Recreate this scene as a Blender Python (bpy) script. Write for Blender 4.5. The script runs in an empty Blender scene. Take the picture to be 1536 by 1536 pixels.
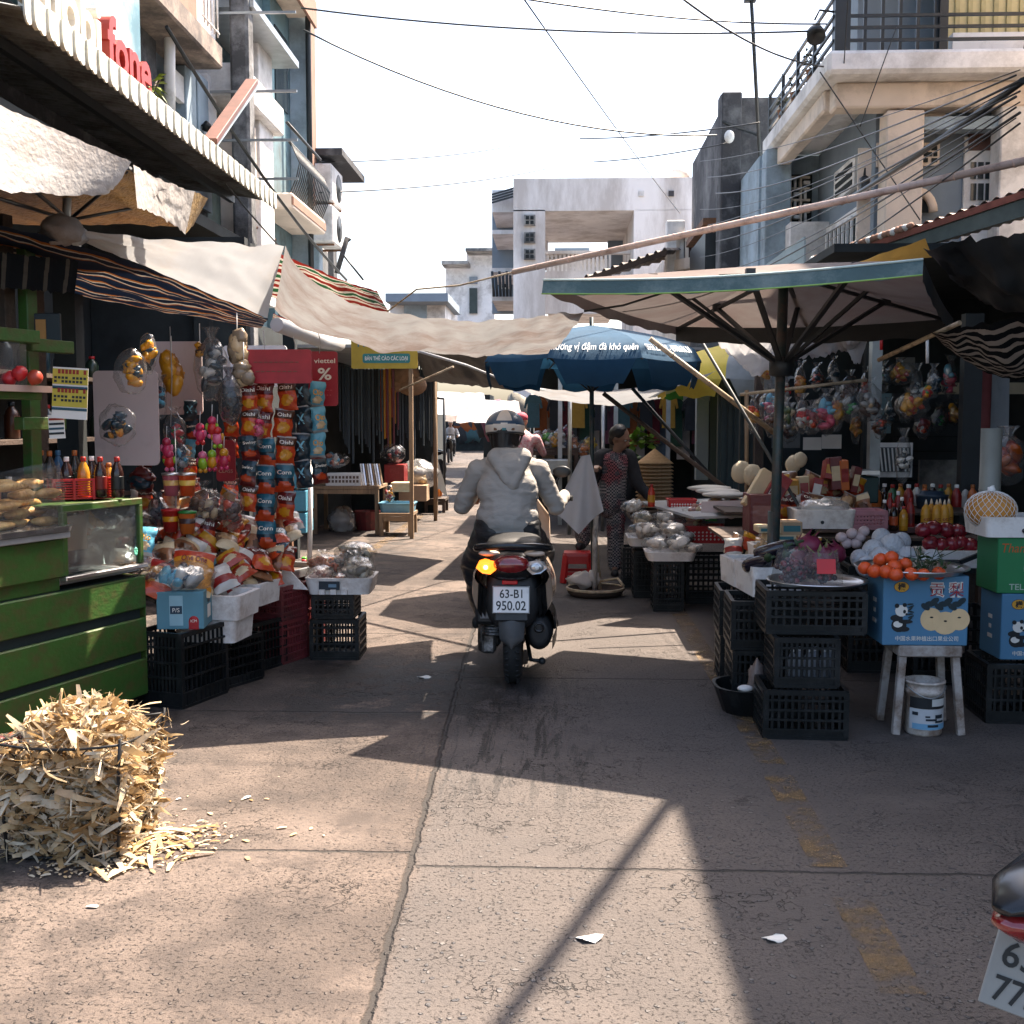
import bpy, math, random
from math import pi, sin, cos, radians
from mathutils import Vector, Matrix, noise
RNG = random.Random(11)
SC = bpy.context.scene
COL = SC.collection
V = Vector
FPX = 1700.0                      # focal length in pixels of the 1536 px square photograph
YAW, PIT = radians(2.249), radians(4.574)
FW = V((-sin(YAW) * cos(PIT), cos(YAW) * cos(PIT), -sin(PIT)))
RT = V((cos(YAW), sin(YAW), 0))
UP = RT.cross(FW)
CAM = V((0, 0, 1.5))
def ray(px, py):
 return FW + RT * ((px - 768) / FPX) + UP * (-(py - 768) / FPX)
def at(px, py, Y):
 """World point seen at photo pixel px, py at distance Y down the street."""
 d = ray(px, py)
 return CAM + d * (Y / d.y)
def gnd(px, py, z=0.0):
 d = ray(px, py)
 return CAM + d * ((z - 1.5) / d.z)
def atx(px, py, X):
 d = ray(px, py)
 return CAM + d * (X / d.x)
MATS = {}
def srgb(h):
 h = h.lstrip('#')
 o = []
 for i in (0, 2, 4):
  c = int(h[i:i + 2], 16) / 255
  o.append(c / 12.92 if c <= .04045 else ((c + .055) / 1.055) ** 2.4)
 return tuple(o)
def _c4(c):
 if isinstance(c, str):
  c = srgb(c)
 return (c[0], c[1], c[2], 1)
def _mul(c, k):
 return tuple(min(1, max(0, x * k)) for x in c[:3]) + (1,)
def newmat(name):
 m = bpy.data.materials.new(name)
 m.use_nodes = True
 nt = m.node_tree
 nt.nodes.clear()
 out = nt.nodes.new('ShaderNodeOutputMaterial')
 return m, nt, out
def N(nt, t, **kw):
 n = nt.nodes.new(t)
 for k, v in kw.items():
  if k in n.inputs:
   n.inputs[k].default_value = v
  else:
   setattr(n, k, v)
 return n
def mat(name, col, rough=.6, metal=0.0, var=.18, scale=6.0, bump=0.0, bscale=60.0,
  dirt=None, dirt_amt=.35, dscale=3.0, transl=0.0, spec=.5, coat=0.0, aniso=None):
 """Generic procedural surface: two noises vary the colour, an optional dirt colour breaks it up, noise bump."""
 if name in MATS:
  return MATS[name]
 c = _c4(col)
 m, nt, out = newmat(name)
 L = nt.links.new
 tc = N(nt, 'ShaderNodeTexCoord')
 src = tc.outputs['Object']
 if aniso:
  mp = N(nt, 'ShaderNodeMapping')
  mp.inputs['Scale'].default_value = aniso
  L(src, mp.inputs['Vector'])
  src = mp.outputs['Vector']
 n1 = N(nt, 'ShaderNodeTexNoise', Scale=scale, Detail=5.0, Roughness=.6)
 L(src, n1.inputs['Vector'])
 r = N(nt, 'ShaderNodeValToRGB')
 r.color_ramp.elements[0].position = .3
 r.color_ramp.elements[1].position = .7
 r.color_ramp.elements[0].color = _mul(c, 1 - var)
 r.color_ramp.elements[1].color = _mul(c, 1 + var)
 L(n1.outputs['Fac'], r.inputs['Fac'])
 colout = r.outputs['Color']
 if dirt is not None:
  n2 = N(nt, 'ShaderNodeTexNoise', Scale=dscale, Detail=8.0, Roughness=.7)
  L(src, n2.inputs['Vector'])
  r2 = N(nt, 'ShaderNodeValToRGB')
  t = 1 - dirt_amt
  r2.color_ramp.elements[0].position = max(0, .5 * t + .12)
  r2.color_ramp.elements[1].position = min(1, .5 * t + .32)
  L(n2.outputs['Fac'], r2.inputs['Fac'])
  mx = N(nt, 'ShaderNodeMix', data_type='RGBA')
  L(r2.outputs['Color'], mx.inputs[0])
  L(colout, mx.inputs[6])
  mx.inputs[7].default_value = _c4(dirt)
  colout = mx.outputs[2]
 b = N(nt, 'ShaderNodeBsdfPrincipled', Roughness=rough, Metallic=metal)
 b.inputs['Specular IOR Level'].default_value = spec
 if coat:
  b.inputs['Coat Weight'].default_value = coat
  b.inputs['Coat Roughness'].default_value = .08
 L(colout, b.inputs['Base Color'])
 if bump:
  n3 = N(nt, 'ShaderNodeTexNoise', Scale=bscale, Detail=4.0)
  L(src, n3.inputs['Vector'])
  bp = N(nt, 'ShaderNodeBump', Strength=bump, Distance=.02)
  L(n3.outputs['Fac'], bp.inputs['Height'])
  L(bp.outputs['Normal'], b.inputs['Normal'])
 sh = b.outputs['BSDF']
 if transl:
  t = N(nt, 'ShaderNodeBsdfTranslucent')
  L(colout, t.inputs['Color'])
  ms = N(nt, 'ShaderNodeMixShader', Fac=transl)
  L(sh, ms.inputs[1])
  L(t.outputs['BSDF'], ms.inputs[2])
  sh = ms.outputs['Shader']
 L(sh, out.inputs['Surface'])
 MATS[name] = m
 return m
def film(name, tint=(.9, .9, .9), gloss=.3, cloud=.16, bscale=30.0):
 """Thin clear plastic: mostly see-through, crinkled glossy highlights, slightly milky."""
 if name in MATS:
  return MATS[name]
 m, nt, out = newmat(name)
 L = nt.links.new
 tc = N(nt, 'ShaderNodeTexCoord')
 n = N(nt, 'ShaderNodeTexNoise', Scale=bscale, Detail=3.0, Distortion=.8)
 L(tc.outputs['Object'], n.inputs['Vector'])
 bp = N(nt, 'ShaderNodeBump', Strength=.55, Distance=.012)
 L(n.outputs['Fac'], bp.inputs['Height'])
 tr = N(nt, 'ShaderNodeBsdfTransparent')
 tr.inputs['Color'].default_value = _c4(tint)
 g = N(nt, 'ShaderNodeBsdfGlossy', Roughness=.2)
 g.inputs['Color'].default_value = (.6, .6, .6, 1)
 L(bp.outputs['Normal'], g.inputs['Normal'])
 d = N(nt, 'ShaderNodeBsdfDiffuse')
 d.inputs['Color'].default_value = (.75, .75, .75, 1)
 L(bp.outputs['Normal'], d.inputs['Normal'])
 fr = N(nt, 'ShaderNodeFresnel', IOR=1.45)
 L(bp.outputs['Normal'], fr.inputs['Normal'])
 mr = N(nt, 'ShaderNodeMath', operation='MULTIPLY_ADD')
 L(fr.outputs['Fac'], mr.inputs[0])
 mr.inputs[1].default_value = gloss * 1.1
 mr.inputs[2].default_value = gloss * .06
 m1 = N(nt, 'ShaderNodeMixShader', Fac=cloud)
 L(tr.outputs['BSDF'], m1.inputs[1])
 L(d.outputs['BSDF'], m1.inputs[2])
 m2 = N(nt, 'ShaderNodeMixShader')
 L(mr.outputs['Value'], m2.inputs['Fac'])
 L(m1.outputs['Shader'], m2.inputs[1])
 L(g.outputs['BSDF'], m2.inputs[2])
 L(m2.outputs['Shader'], out.inputs['Surface'])
 MATS[name] = m
 return m
def glow(name, col, strength):
 if name in MATS:
  return MATS[name]
 m, nt, out = newmat(name)
 b = N(nt, 'ShaderNodeBsdfPrincipled', Roughness=.2)
 b.inputs['Base Color'].default_value = _c4(col)
 b.inputs['Emission Color'].default_value = _c4(col)
 b.inputs['Emission Strength'].default_value = strength
 nt.links.new(b.outputs['BSDF'], out.inputs['Surface'])
 MATS[name] = m
 return m
def stripes(name, cols, period, axis=0, rough=.8, transl=.15, wob=.02):
 """Woven cloth with bands of colour. cols: list of (fraction, colour)."""
 if name in MATS:
  return MATS[name]
 m, nt, out = newmat(name)
 L = nt.links.new
 uv = N(nt, 'ShaderNodeUVMap')
 sx = N(nt, 'ShaderNodeSeparateXYZ')
 L(uv.outputs['UV'], sx.inputs[0])
 mu = N(nt, 'ShaderNodeMath', operation='DIVIDE')
 L(sx.outputs[axis], mu.inputs[0])
 mu.inputs[1].default_value = period
 fr = N(nt, 'ShaderNodeMath', operation='FRACT')
 L(mu.outputs[0], fr.inputs[0])
 r = N(nt, 'ShaderNodeValToRGB')
 r.color_ramp.interpolation = 'CONSTANT'
 p = 0
 for i, (f, c) in enumerate(cols):
  e = r.color_ramp.elements[0] if i == 0 else (r.color_ramp.elements[1] if i == 1 else r.color_ramp.elements.new(p))
  e.position = p
  e.color = _c4(c)
  p += f
 L(fr.outputs[0], r.inputs['Fac'])
 n = N(nt, 'ShaderNodeTexNoise', Scale=9.0, Detail=6.0)
 mx = N(nt, 'ShaderNodeMix', data_type='RGBA', blend_type='MULTIPLY')
 mx.inputs[0].default_value = .5
 L(r.outputs['Color'], mx.inputs[6])
 L(n.outputs['Fac'], mx.inputs[7])
 b = N(nt, 'ShaderNodeBsdfPrincipled', Roughness=rough)
 b.inputs['Specular IOR Level'].default_value = .2
 L(mx.outputs[2], b.inputs['Base Color'])
 t = N(nt, 'ShaderNodeBsdfTranslucent')
 L(mx.outputs[2], t.inputs['Color'])
 ms = N(nt, 'ShaderNodeMixShader', Fac=transl)
 L(b.outputs['BSDF'], ms.inputs[1])
 L(t.outputs['BSDF'], ms.inputs[2])
 L(ms.outputs['Shader'], out.inputs['Surface'])
 MATS[name] = m
 return m
def tag(o, label=None, cat=None, group=None, kind=None):
 if label:
  o['label'] = label
 if cat:
  o['category'] = cat
 if group:
  o['group'] = group
 if kind:
  o['kind'] = kind
 return o
def thing(name, loc, label, cat, group=None, rz=0.0):
 o = bpy.data.objects.new(name, None)
 COL.objects.link(o)
 o.location = loc
 o.rotation_euler = (0, 0, rz)
 o.empty_display_size = .1
 return tag(o, label, cat, group)
def kids(o):
 return [c for c in bpy.data.objects if c.parent == o]
def copy_tree(o, parent=None, ch=None):
 if ch is None:
  ch = {}
  for c in bpy.data.objects:
   if c.parent:
    ch.setdefault(c.parent.name, []).append(c)
 c = o.copy()
 COL.objects.link(c)
 if parent:
  c.parent = parent
 for k in ch.get(o.name, []):
  copy_tree(k, c, ch)
 return c
def dup(o, loc, label, group=None, rz=None, scale=None, rot=None):
 c = copy_tree(o)
 c.location = loc
 if rz is not None:
  c.rotation_euler = (0, 0, rz)
 if rot is not None:
  c.rotation_euler = rot
 if scale is not None:
  c.scale = scale if hasattr(scale, '__len__') else (scale,) * 3
 c['label'] = label
 if group:
  c['group'] = group
 return c
def rotz(a):
 return Matrix.Rotation(a, 3, 'Z')
def frame(x, n):
 """3x3 matrix with columns: x axis along x, y axis = z cross x, z axis ~ n."""
 x = V(x).normalized()
 n = V(n)
 y = n.cross(x).normalized()
 z = x.cross(y)
 return Matrix((x, y, z)).transposed()
_TXT = {}
def text_geo(s, extr=.0, shear=0.0, bold=0.0):
 """Triangles of a line of writing, cap height about .7, starting at x=0."""
 k = (s, extr, shear, bold)
 if k in _TXT:
  return _TXT[k]
 cu = bpy.data.curves.new('t', 'FONT')
 cu.body = s
 cu.extrude = extr
 cu.shear = shear
 cu.offset = bold
 cu.resolution_u = 3
 o = bpy.data.objects.new('t', cu)
 COL.objects.link(o)
 dg = bpy.context.evaluated_depsgraph_get()
 e = o.evaluated_get(dg)
 me = e.to_mesh()
 vs = [v.co.copy() for v in me.vertices]
 fs = [tuple(p.vertices) for p in me.polygons]
 e.to_mesh_clear()
 bpy.data.objects.remove(o)
 bpy.data.curves.remove(cu)
 _TXT[k] = (vs, fs)
 return vs, fs
class MB:
 """Collects geometry, links it as one mesh object."""
 def __init__(s):
  s.v, s.f, s.mi, s.sm, s.mats, s.uv = [], [], [], [], [], {}
  s.open = False
 def slot(s, m):
  if m not in s.mats:
   s.mats.append(m)
  return s.mats.index(m)
 def add(s, vs, fs, m, smooth=False, uvs=None):
  o = len(s.v)
  i = s.slot(m)
  s.v += [V(p) for p in vs]
  for f in fs:
   if uvs is not None:
    s.uv[len(s.f)] = [uvs[k] for k in f]
   s.f.append(tuple(k + o for k in f))
   s.mi.append(i)
   s.sm.append(smooth)
  return s
 def box(s, c, sz, m, rot=None, b=0.0, top=None):
  """box centred on c; b chamfers the edges; top=(kx,ky) scales the upper face."""
  hx, hy, hz = sz[0] / 2, sz[1] / 2, sz[2] / 2
  c = V(c)
  if isinstance(rot, (int, float)):
   rot = rotz(rot)
  vs, idx = [], {}
  b = min(b, hx * .8, hy * .8, hz * .8)
  for x in (-1, 1):
   for y in (-1, 1):
    for z in (-1, 1):
     if b:
      for a in range(3):
       p = [x * (hx - b), y * (hy - b), z * (hz - b)]
       p[a] = (x, y, z)[a] * (hx, hy, hz)[a]
       idx[(x, y, z, a)] = len(vs)
       vs.append(V(p))
     else:
      idx[(x, y, z, 0)] = idx[(x, y, z, 1)] = idx[(x, y, z, 2)] = len(vs)
      vs.append(V((x * hx, y * hy, z * hz)))
  if top:
   for p in vs:
    t = (p.z + hz) / (2 * hz)
    p.x *= 1 + (top[0] - 1) * t
    p.y *= 1 + (top[1] - 1) * t
  I = lambda d, a: idx[(d[0], d[1], d[2], a)]
  fs = []
  for a in range(3):
   u, w = [k for k in range(3) if k != a]
   for sg in (-1, 1):
    q = []
    for su, sw in ((-1, -1), (1, -1), (1, 1), (-1, 1)):
     d = [0, 0, 0]
     d[a], d[u], d[w] = sg, su, sw
     q.append(I(d, a))
    fs.append(q if (sg > 0) == (a != 1) else q[::-1])
  if b:
   for a in range(3):
    u, w = [k for k in range(3) if k != a]
    for su in (-1, 1):
     for sw in (-1, 1):
      e = []
      for sa, ax in ((-1, u), (1, u), (1, w), (-1, w)):
       d = [0, 0, 0]
       d[a], d[u], d[w] = sa, su, sw
       e.append(I(d, ax))
      fs.append(e)
   for x in (-1, 1):
    for y in (-1, 1):
     for z in (-1, 1):
      fs.append([I((x, y, z), 0), I((x, y, z), 1), I((x, y, z), 2)])
  if rot is not None:
   vs = [rot @ p for p in vs]
  return s.add([p + c for p in vs], fs, m)
 def bar(s, a, b, w, m, h=None, up=(0, 0, 1), bev=0.0):
  """square bar from a to b"""
  a, b = V(a), V(b)
  d = b - a
  l = d.length
  if l < 1e-6:
   return s
  u = V(up)
  if abs(d.normalized().dot(u)) > .99:
   u = V((0, 1, 0))
  M = frame(d, u)
  return s.box((a + b) / 2, (l, w, h or w), m, M, bev)
 def tube(s, pts, r, m, n=8, cap=True, smooth=True):
  pts = [V(p) for p in pts]
  k = len(pts)
  rs = r if hasattr(r, '__len__') else [r] * k
  vs, fs = [], []
  prev = None
  for i, p in enumerate(pts):
   d = (pts[min(i + 1, k - 1)] - pts[max(i - 1, 0)]).normalized()
   if prev is None:
    a = V((0, 0, 1)) if abs(d.z) < .9 else V((1, 0, 0))
    x = d.cross(a).normalized()
   else:
    x = (prev - d * prev.dot(d)).normalized()
   prev = x
   y = d.cross(x)
   for j in range(n):
    t = 2 * pi * j / n
    vs.append(p + (x * cos(t) + y * sin(t)) * rs[i])
  for i in range(k - 1):
   for j in range(n):
    fs.append((i * n + j, i * n + (j + 1) % n, (i + 1) * n + (j + 1) % n, (i + 1) * n + j))
  s.add(vs, fs, m, smooth)
  if cap:
   o = len(s.v) - k * n
   i = s.slot(m)
   for q in ([o + j for j in range(n)][::-1], [o + (k - 1) * n + j for j in range(n)]):
    s.f.append(tuple(q))
    s.mi.append(i)
    s.sm.append(False)
  return s
 def lathe(s, prof, m, c=(0, 0, 0), n=16, M=None, smooth=True, sx=1.0, sy=1.0):
  c = V(c)
  vs, fs = [], []
  for r, z in prof:
   for j in range(n):
    t = 2 * pi * j / n
    p = V((r * cos(t) * sx, r * sin(t) * sy, z))
    vs.append((M @ p if M else p) + c)
  k = len(prof)
  for i in range(k - 1):
   for j in range(n):
    fs.append((i * n + j, i * n + (j + 1) % n, (i + 1) * n + (j + 1) % n, (i + 1) * n + j))
  if prof[0][0] > 1e-5:
   fs.append(tuple(range(n))[::-1])
  if prof[-1][0] > 1e-5:
   fs.append(tuple((k - 1) * n + j for j in range(n)))
  return s.add(vs, fs, m, smooth)
 def ball(s, c, r, m, n=12, k=8, M=None, jit=0.0, seed=0, sq=(1, 1, 1)):
  c = V(c)
  vs, fs = [], []
  for i in range(k + 1):
   a = pi * i / k
   for j in range(n):
    t = 2 * pi * j / n
    d = V((sin(a) * cos(t), sin(a) * sin(t), cos(a)))
    q = 1.0
    if jit:
     q += jit * noise.noise(d * 1.9 + V((seed * 3.1, seed, 0)))
    p = V((d.x * r * sq[0] * q, d.y * r * sq[1] * q, d.z * r * sq[2] * q))
    vs.append((M @ p if M else p) + c)
  for i in range(k):
   for j in range(n):
    fs.append((i * n + j, (i + 1) * n + j, (i + 1) * n + (j + 1) % n, i * n + (j + 1) % n))
  return s.add(vs, fs, m, True)
 def grid(s, fn, nu, nv, m, smooth=True, uvs=(1, 1)):
  """open sheet: fn(u,v)->point, u,v in 0..1; m may be fn(u,v)->material"""
  s.open = True
  P = [[V(fn(i / nu, j / nv)) for j in range(nv + 1)] for i in range(nu + 1)]
  vs = [p for row in P for p in row]
  uv = [(i / nu * uvs[0], j / nv * uvs[1]) for i in range(nu + 1) for j in range(nv + 1)]
  w = nv + 1
  if callable(m):
   by = {}
   for i in range(nu):
    for j in range(nv):
     by.setdefault(m((i + .5) / nu, (j + .5) / nv), []).append(
      (i * w + j, (i + 1) * w + j, (i + 1) * w + j + 1, i * w + j + 1))
   for mm, fs in by.items():
    s.add(vs, fs, mm, smooth, uv)
  else:
   fs = [(i * w + j, (i + 1) * w + j, (i + 1) * w + j + 1, i * w + j + 1)
                  for i in range(nu) for j in range(nv)]
   s.add(vs, fs, m, smooth, uv)
  return s
 def prism(s, pts, ext, m, smooth=False):
  """planar outline pts extruded by vector ext"""
  n = len(pts)
  e = V(ext)
  vs = [V(p) for p in pts] + [V(p) + e for p in pts]
  fs = [tuple(range(n))[::-1], tuple(range(n, 2 * n))]
  for i in range(n):
   fs.append((i, (i + 1) % n, n + (i + 1) % n, n + i))
  return s.add(vs, fs, m, smooth)
 def text(s, t, c, M, h, m, align=.5, extr=.0, shear=0.0, bold=0.0, width=None, lift=0.0, wrap=None):
  """writing centred at c in the plane of M (x along the line, y up, z out of the surface); h = cap height"""
  vs, fs = text_geo(t, extr, shear, bold)
  if not vs:
   return s
  x0, x1 = min(p.x for p in vs), max(p.x for p in vs)
  k = h / .7
  kx = k if width is None else width / max(1e-6, x1 - x0)
  c = V(c)
  out = []
  for p in vs:
   q = V(((p.x - x0 - (x1 - x0) * align) * kx, (p.y - .35) * k, p.z * k + lift))
   if wrap:
    q.z += wrap(q.x, q.y)
   out.append(c + M @ q)
  return s.add(out, fs, m)
 def build(s, name, parent=None, label=None, cat=None, group=None, kind=None, rel=None, loc=None):
  """rel: a world point subtracted from the vertices (the parent's location); loc: object location in the parent"""
  if rel is not None:
   r = V(rel)
   s.v = [p - r for p in s.v]
  me = bpy.data.meshes.new(name)
  me.from_pydata([tuple(p) for p in s.v], [], s.f)
  for m in s.mats:
   me.materials.append(m)
  me.polygons.foreach_set('material_index', s.mi)
  me.polygons.foreach_set('use_smooth', s.sm)
  if s.uv:
   ul = me.uv_layers.new(name='UVMap')
   for p in me.polygons:
    u = s.uv.get(p.index)
    if u:
     for li, q in zip(p.loop_indices, u):
      ul.data[li].uv = q
  me.update()
  o = bpy.data.objects.new(name, me)
  COL.objects.link(o)
  if parent is not None:
   o.parent = parent
  if loc is not None:
   o.location = loc
  return tag(o, label, cat, group, kind)
def solo(mb, name, loc, label, cat, group=None, kind=None):
 """a thing that is one mesh, with its origin at loc (world geometry in mb)"""
 o = mb.build(name, rel=loc)
 o.location = loc
 return tag(o, label, cat, group, kind)
def local(mb, name, loc, label, cat, group=None, rz=0.0):
 """a thing that is one mesh built in local coordinates"""
 o = mb.build(name)
 o.location = loc
 o.rotation_euler = (0, 0, rz)
 return tag(o, label, cat, group)
def coons(c00, c10, c11, c01, sag=0.0, e=(0, 0, 0, 0), wr=0.0, ws=2.0, seed=0.0, sk=1.0):
 """hanging sheet: corners, mid sag, sag of the four edges (v0,u1,v1,u0), wrinkles"""
 c00, c10, c11, c01 = map(V, (c00, c10, c11, c01))
 def f(u, v):
  p = (c00 * (1 - u) + c10 * u) * (1 - v) + (c01 * (1 - u) + c11 * u) * v
  k = max(u, 0) ** sk
  su, sv = 4 * k * (1 - k), 4 * v * (1 - v)
  z = sag * su * sv + e[0] * su * (1 - v) + e[2] * su * v + e[3] * sv * (1 - u) + e[1] * sv * u
  if wr:
   z += wr * noise.noise(V((u * ws * 2.3 + seed, v * ws + seed * 2, seed))) * (.25 + sv * su)
   z += wr * .4 * noise.noise(V((u * ws * 7 + seed, v * ws * 4, seed + 5)))
  return p - V((0, 0, 1)) * z
 return f
def lerp(a, b, t):
 return a + (b - a) * t
cam = bpy.data.cameras.new('camera')
cam.sensor_width = 36
cam.lens = 36 * FPX / 1536
cam.clip_end = 2000
co = bpy.data.objects.new('camera', cam)
COL.objects.link(co)
co.matrix_world = Matrix.Translation(CAM) @ Matrix((RT, UP, -FW)).transposed().to_4x4()
SC.camera = co
SUN_AZ, SUN_EL = radians(40), radians(59)        # ahead and to the right of the street
SUN_DIR = V((sin(SUN_AZ) * cos(SUN_EL), cos(SUN_AZ) * cos(SUN_EL), sin(SUN_EL)))
w = bpy.data.worlds.new('World')
SC.world = w
w.use_nodes = True
nt = w.node_tree
bg = nt.nodes['Background']
sky = nt.nodes.new('ShaderNodeTexSky')
sky.sky_type = 'NISHITA'
sky.sun_disc = False
sky.sun_elevation = SUN_EL
sky.sun_rotation = SUN_AZ
sky.air_density = 1.0
sky.dust_density = 4.0
sky.ozone_density = .8
nt.links.new(sky.outputs[0], bg.inputs['Color'])
bg.inputs['Strength'].default_value = .12
sl = bpy.data.lights.new('sun', 'SUN')
sl.energy = 5.0
sl.angle = radians(.53)
sl.color = (1.0, .86, .71)
so = bpy.data.objects.new('sun', sl)
COL.objects.link(so)
so.rotation_euler = SUN_DIR.to_track_quat('Z', 'Y').to_euler()
so.location = (3, -3, 14)
SC.view_settings.view_transform = 'Standard'
SC.view_settings.look = 'None'
SC.view_settings.exposure = 1.95
SC.view_settings.gamma = 1
cy = SC.cycles
cy.use_denoising = True
cy.max_bounces = 7
cy.diffuse_bounces = 3
cy.glossy_bounces = 2
cy.transmission_bounces = 3
cy.transparent_max_bounces = 12
cy.caustics_reflective = False
cy.caustics_refractive = False
cy.sample_clamp_indirect = 6
conc = mat('concrete', (.42, .40, .37), .9, var=.22, scale=2.5, bump=.25, bscale=30, dirt=(.12, .12, .12), dirt_amt=.5, dscale=1.2)
concd = mat('dark concrete', (.17, .175, .18), .92, var=.3, scale=2, bump=.3, bscale=25, dirt=(.05, .05, .055), dirt_amt=.6, dscale=1.5)
wwall = mat('white plaster', (.85, .83, .81), .85, var=.07, scale=2.5, bump=.1, dirt=(.42, .40, .38), dirt_amt=.3, dscale=1.1)
cream = mat('cream plaster', (.74, .63, .53), .85, var=.08, scale=2.5, bump=.1, dirt=(.4, .34, .28), dirt_amt=.25, dscale=1.4)
bwall = mat('pale blue plaster', (.36, .46, .54), .85, var=.1, scale=2, bump=.1, dirt=(.2, .25, .28), dirt_amt=.4, dscale=1.2)
tealwall = mat('teal plaster', (.16, .27, .31), .85, var=.12, scale=2, bump=.1, dirt=(.10, .13, .14), dirt_amt=.4, dscale=1.3)
bluegrey = mat('blue grey plaster', (.22, .27, .32), .85, var=.1, scale=2, bump=.1)
terra = mat('terracotta render', (.30, .17, .12), .85, var=.2, scale=3, bump=.2)
brownw = mat('stained render', (.34, .27, .22), .9, var=.25, scale=2, bump=.2, dirt=(.12, .10, .09), dirt_amt=.5)
dglass = mat('dark window glass', (.03, .04, .045), .08, var=.2, spec=.6)
black = mat('black iron', (.018, .022, .025), .45, var=.25)
blk = mat('black plastic', (.007, .009, .010), .42, var=.3, bump=.1, bscale=20, dirt=(.028, .028, .028), dirt_amt=.2, dscale=6, spec=.35)
dark = mat('dark shop interior', (.016, .022, .024), .9, var=.5, scale=3)  # near-black colour stands in for the shade inside shops and openings
darkg = mat('dark green metal', (.05, .075, .072), .55, var=.3, scale=3, dirt=(.03, .035, .035), dirt_amt=.4, aniso=(1, 1, .2))
steel = mat('grey steel', (.34, .36, .37), .4, metal=.7, var=.2, bump=.05)
alum = mat('aluminium', (.62, .63, .64), .28, metal=.95, var=.1, bump=.06, bscale=12)
rust = mat('rusty steel', (.12, .075, .05), .8, var=.4, scale=9, bump=.3, dirt=(.22, .10, .05), dirt_amt=.45, dscale=9)
wood = mat('old wood', (.36, .24, .14), .8, var=.3, scale=5, bump=.2, dirt=(.10, .07, .05), dirt_amt=.35, aniso=(1, 1, .15))
woodd = mat('dark wood', (.085, .055, .04), .8, var=.4, scale=6, bump=.3, dirt=(.04, .03, .02))
bamboo = mat('bamboo', (.52, .40, .26), .55, var=.25, scale=8, dirt=(.2, .14, .09), dirt_amt=.3, dscale=14)
greenp = mat('green painted wood', (.038, .105, .018), .48, var=.22, scale=3, bump=.15, bscale=40, dirt=(.075, .07, .022), dirt_amt=.34, dscale=11, aniso=(.8, .8, 1.3))
foam = mat('white foam', (.80, .76, .72), .8, var=.05, bump=.12, bscale=90, dirt=(.52, .45, .40), dirt_amt=.28, dscale=7)
redpl = mat('red plastic', (.50, .02, .022), .35, var=.15, bump=.05)
redcr = mat('dark red crate plastic', (.20, .035, .04), .5, var=.25, dirt=(.10, .03, .03), dirt_amt=.35, dscale=8)
pinkcr = mat('pink crate plastic', (.52, .22, .26), .5, var=.2, dirt=(.3, .14, .15), dirt_amt=.3)
redcard = mat('red card', (.36, .02, .03), .5, var=.2, scale=9)
whitecl = mat('white tarpaulin', (.50, .51, .525), .75, var=.1, scale=3, bump=.3, bscale=7, transl=.26, spec=.2, dirt=(.5, .46, .43), dirt_amt=.28, dscale=2.2)
pinkcl = mat('faded pinkish tarpaulin', (.40, .395, .39), .8, var=.12, scale=2.5, bump=.3, bscale=9, transl=.22, spec=.15, dirt=(.27, .22, .20), dirt_amt=.42, dscale=1.9)
greycl = mat('grey tarpaulin', (.30, .31, .32), .8, var=.15, scale=3, bump=.3, bscale=8, transl=.15)
blackcl = mat('black tarpaulin', (.014, .018, .020), .55, var=.4, scale=4, bump=.35, bscale=9)
bluecl = mat('blue canvas', (.018, .066, .125), .75, var=.2, scale=3, bump=.2, bscale=12, transl=.2, spec=.2)
tealcl = mat('teal canvas', (.085, .145, .15), .75, var=.15, scale=3, bump=.2, transl=.15, dirt=(.22, .28, .27), dirt_amt=.3)
undercl = mat('brown canvas underside', (.20, .175, .165), .85, var=.15, scale=2, bump=.2, bscale=10, transl=.2, spec=.1, dirt=(.17, .13, .12), dirt_amt=.4, dscale=1.3)
yelcl = mat('yellow canvas', (.78, .60, .09), .7, var=.08, scale=4, bump=.2, transl=.3)
goldcl = mat('gold lining', (.28, .17, .05), .45, metal=.3, var=.4, scale=14, bump=.8, bscale=45)
silvercl = mat('silver coated canvas', (.50, .47, .44), .5, var=.12, scale=9, bump=.28, bscale=40, transl=.15, dirt=(.42, .37, .33), dirt_amt=.3)
rubber = mat('tyre rubber', (.018, .019, .02), .75, var=.25, bump=.15, bscale=120)
white = mat('white paint', (.80, .79, .77), .5, var=.05, dirt=(.5, .47, .43), dirt_amt=.2, dscale=5)
cardb = mat('cardboard', (.42, .29, .18), .85, var=.12, bump=.06)
paper = mat('paper', (.72, .68, .62), .8, var=.06)
pinkbd = mat('pinkish board', (.58, .47, .45), .8, var=.05, scale=3, dirt=(.45, .36, .34), dirt_amt=.2)
skin = mat('skin', (.40, .22, .15), .5, var=.12, scale=20)
skind = mat('tanned skin', (.30, .165, .11), .45, var=.15, scale=20)
hair = mat('black hair', (.012, .011, .012), .45, var=.4, aniso=(4, 4, .4))
FILM = film('clear plastic film', (.95, .95, .94), .28, .05, 26)
FILMC = film('cloudy plastic film', (.9, .9, .9), .35, .3, 22)
FILMK = film('dark plastic film', (.55, .55, .58), .6, .06, 24)
GLASS = film('cart window pane', (.80, .84, .84), .25, .05, 1.5)
def plain(hexc, rough=.5, var=.12, **k):
 return mat('paint ' + hexc + ' %g' % rough, hexc, rough, var=var, **k)
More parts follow.
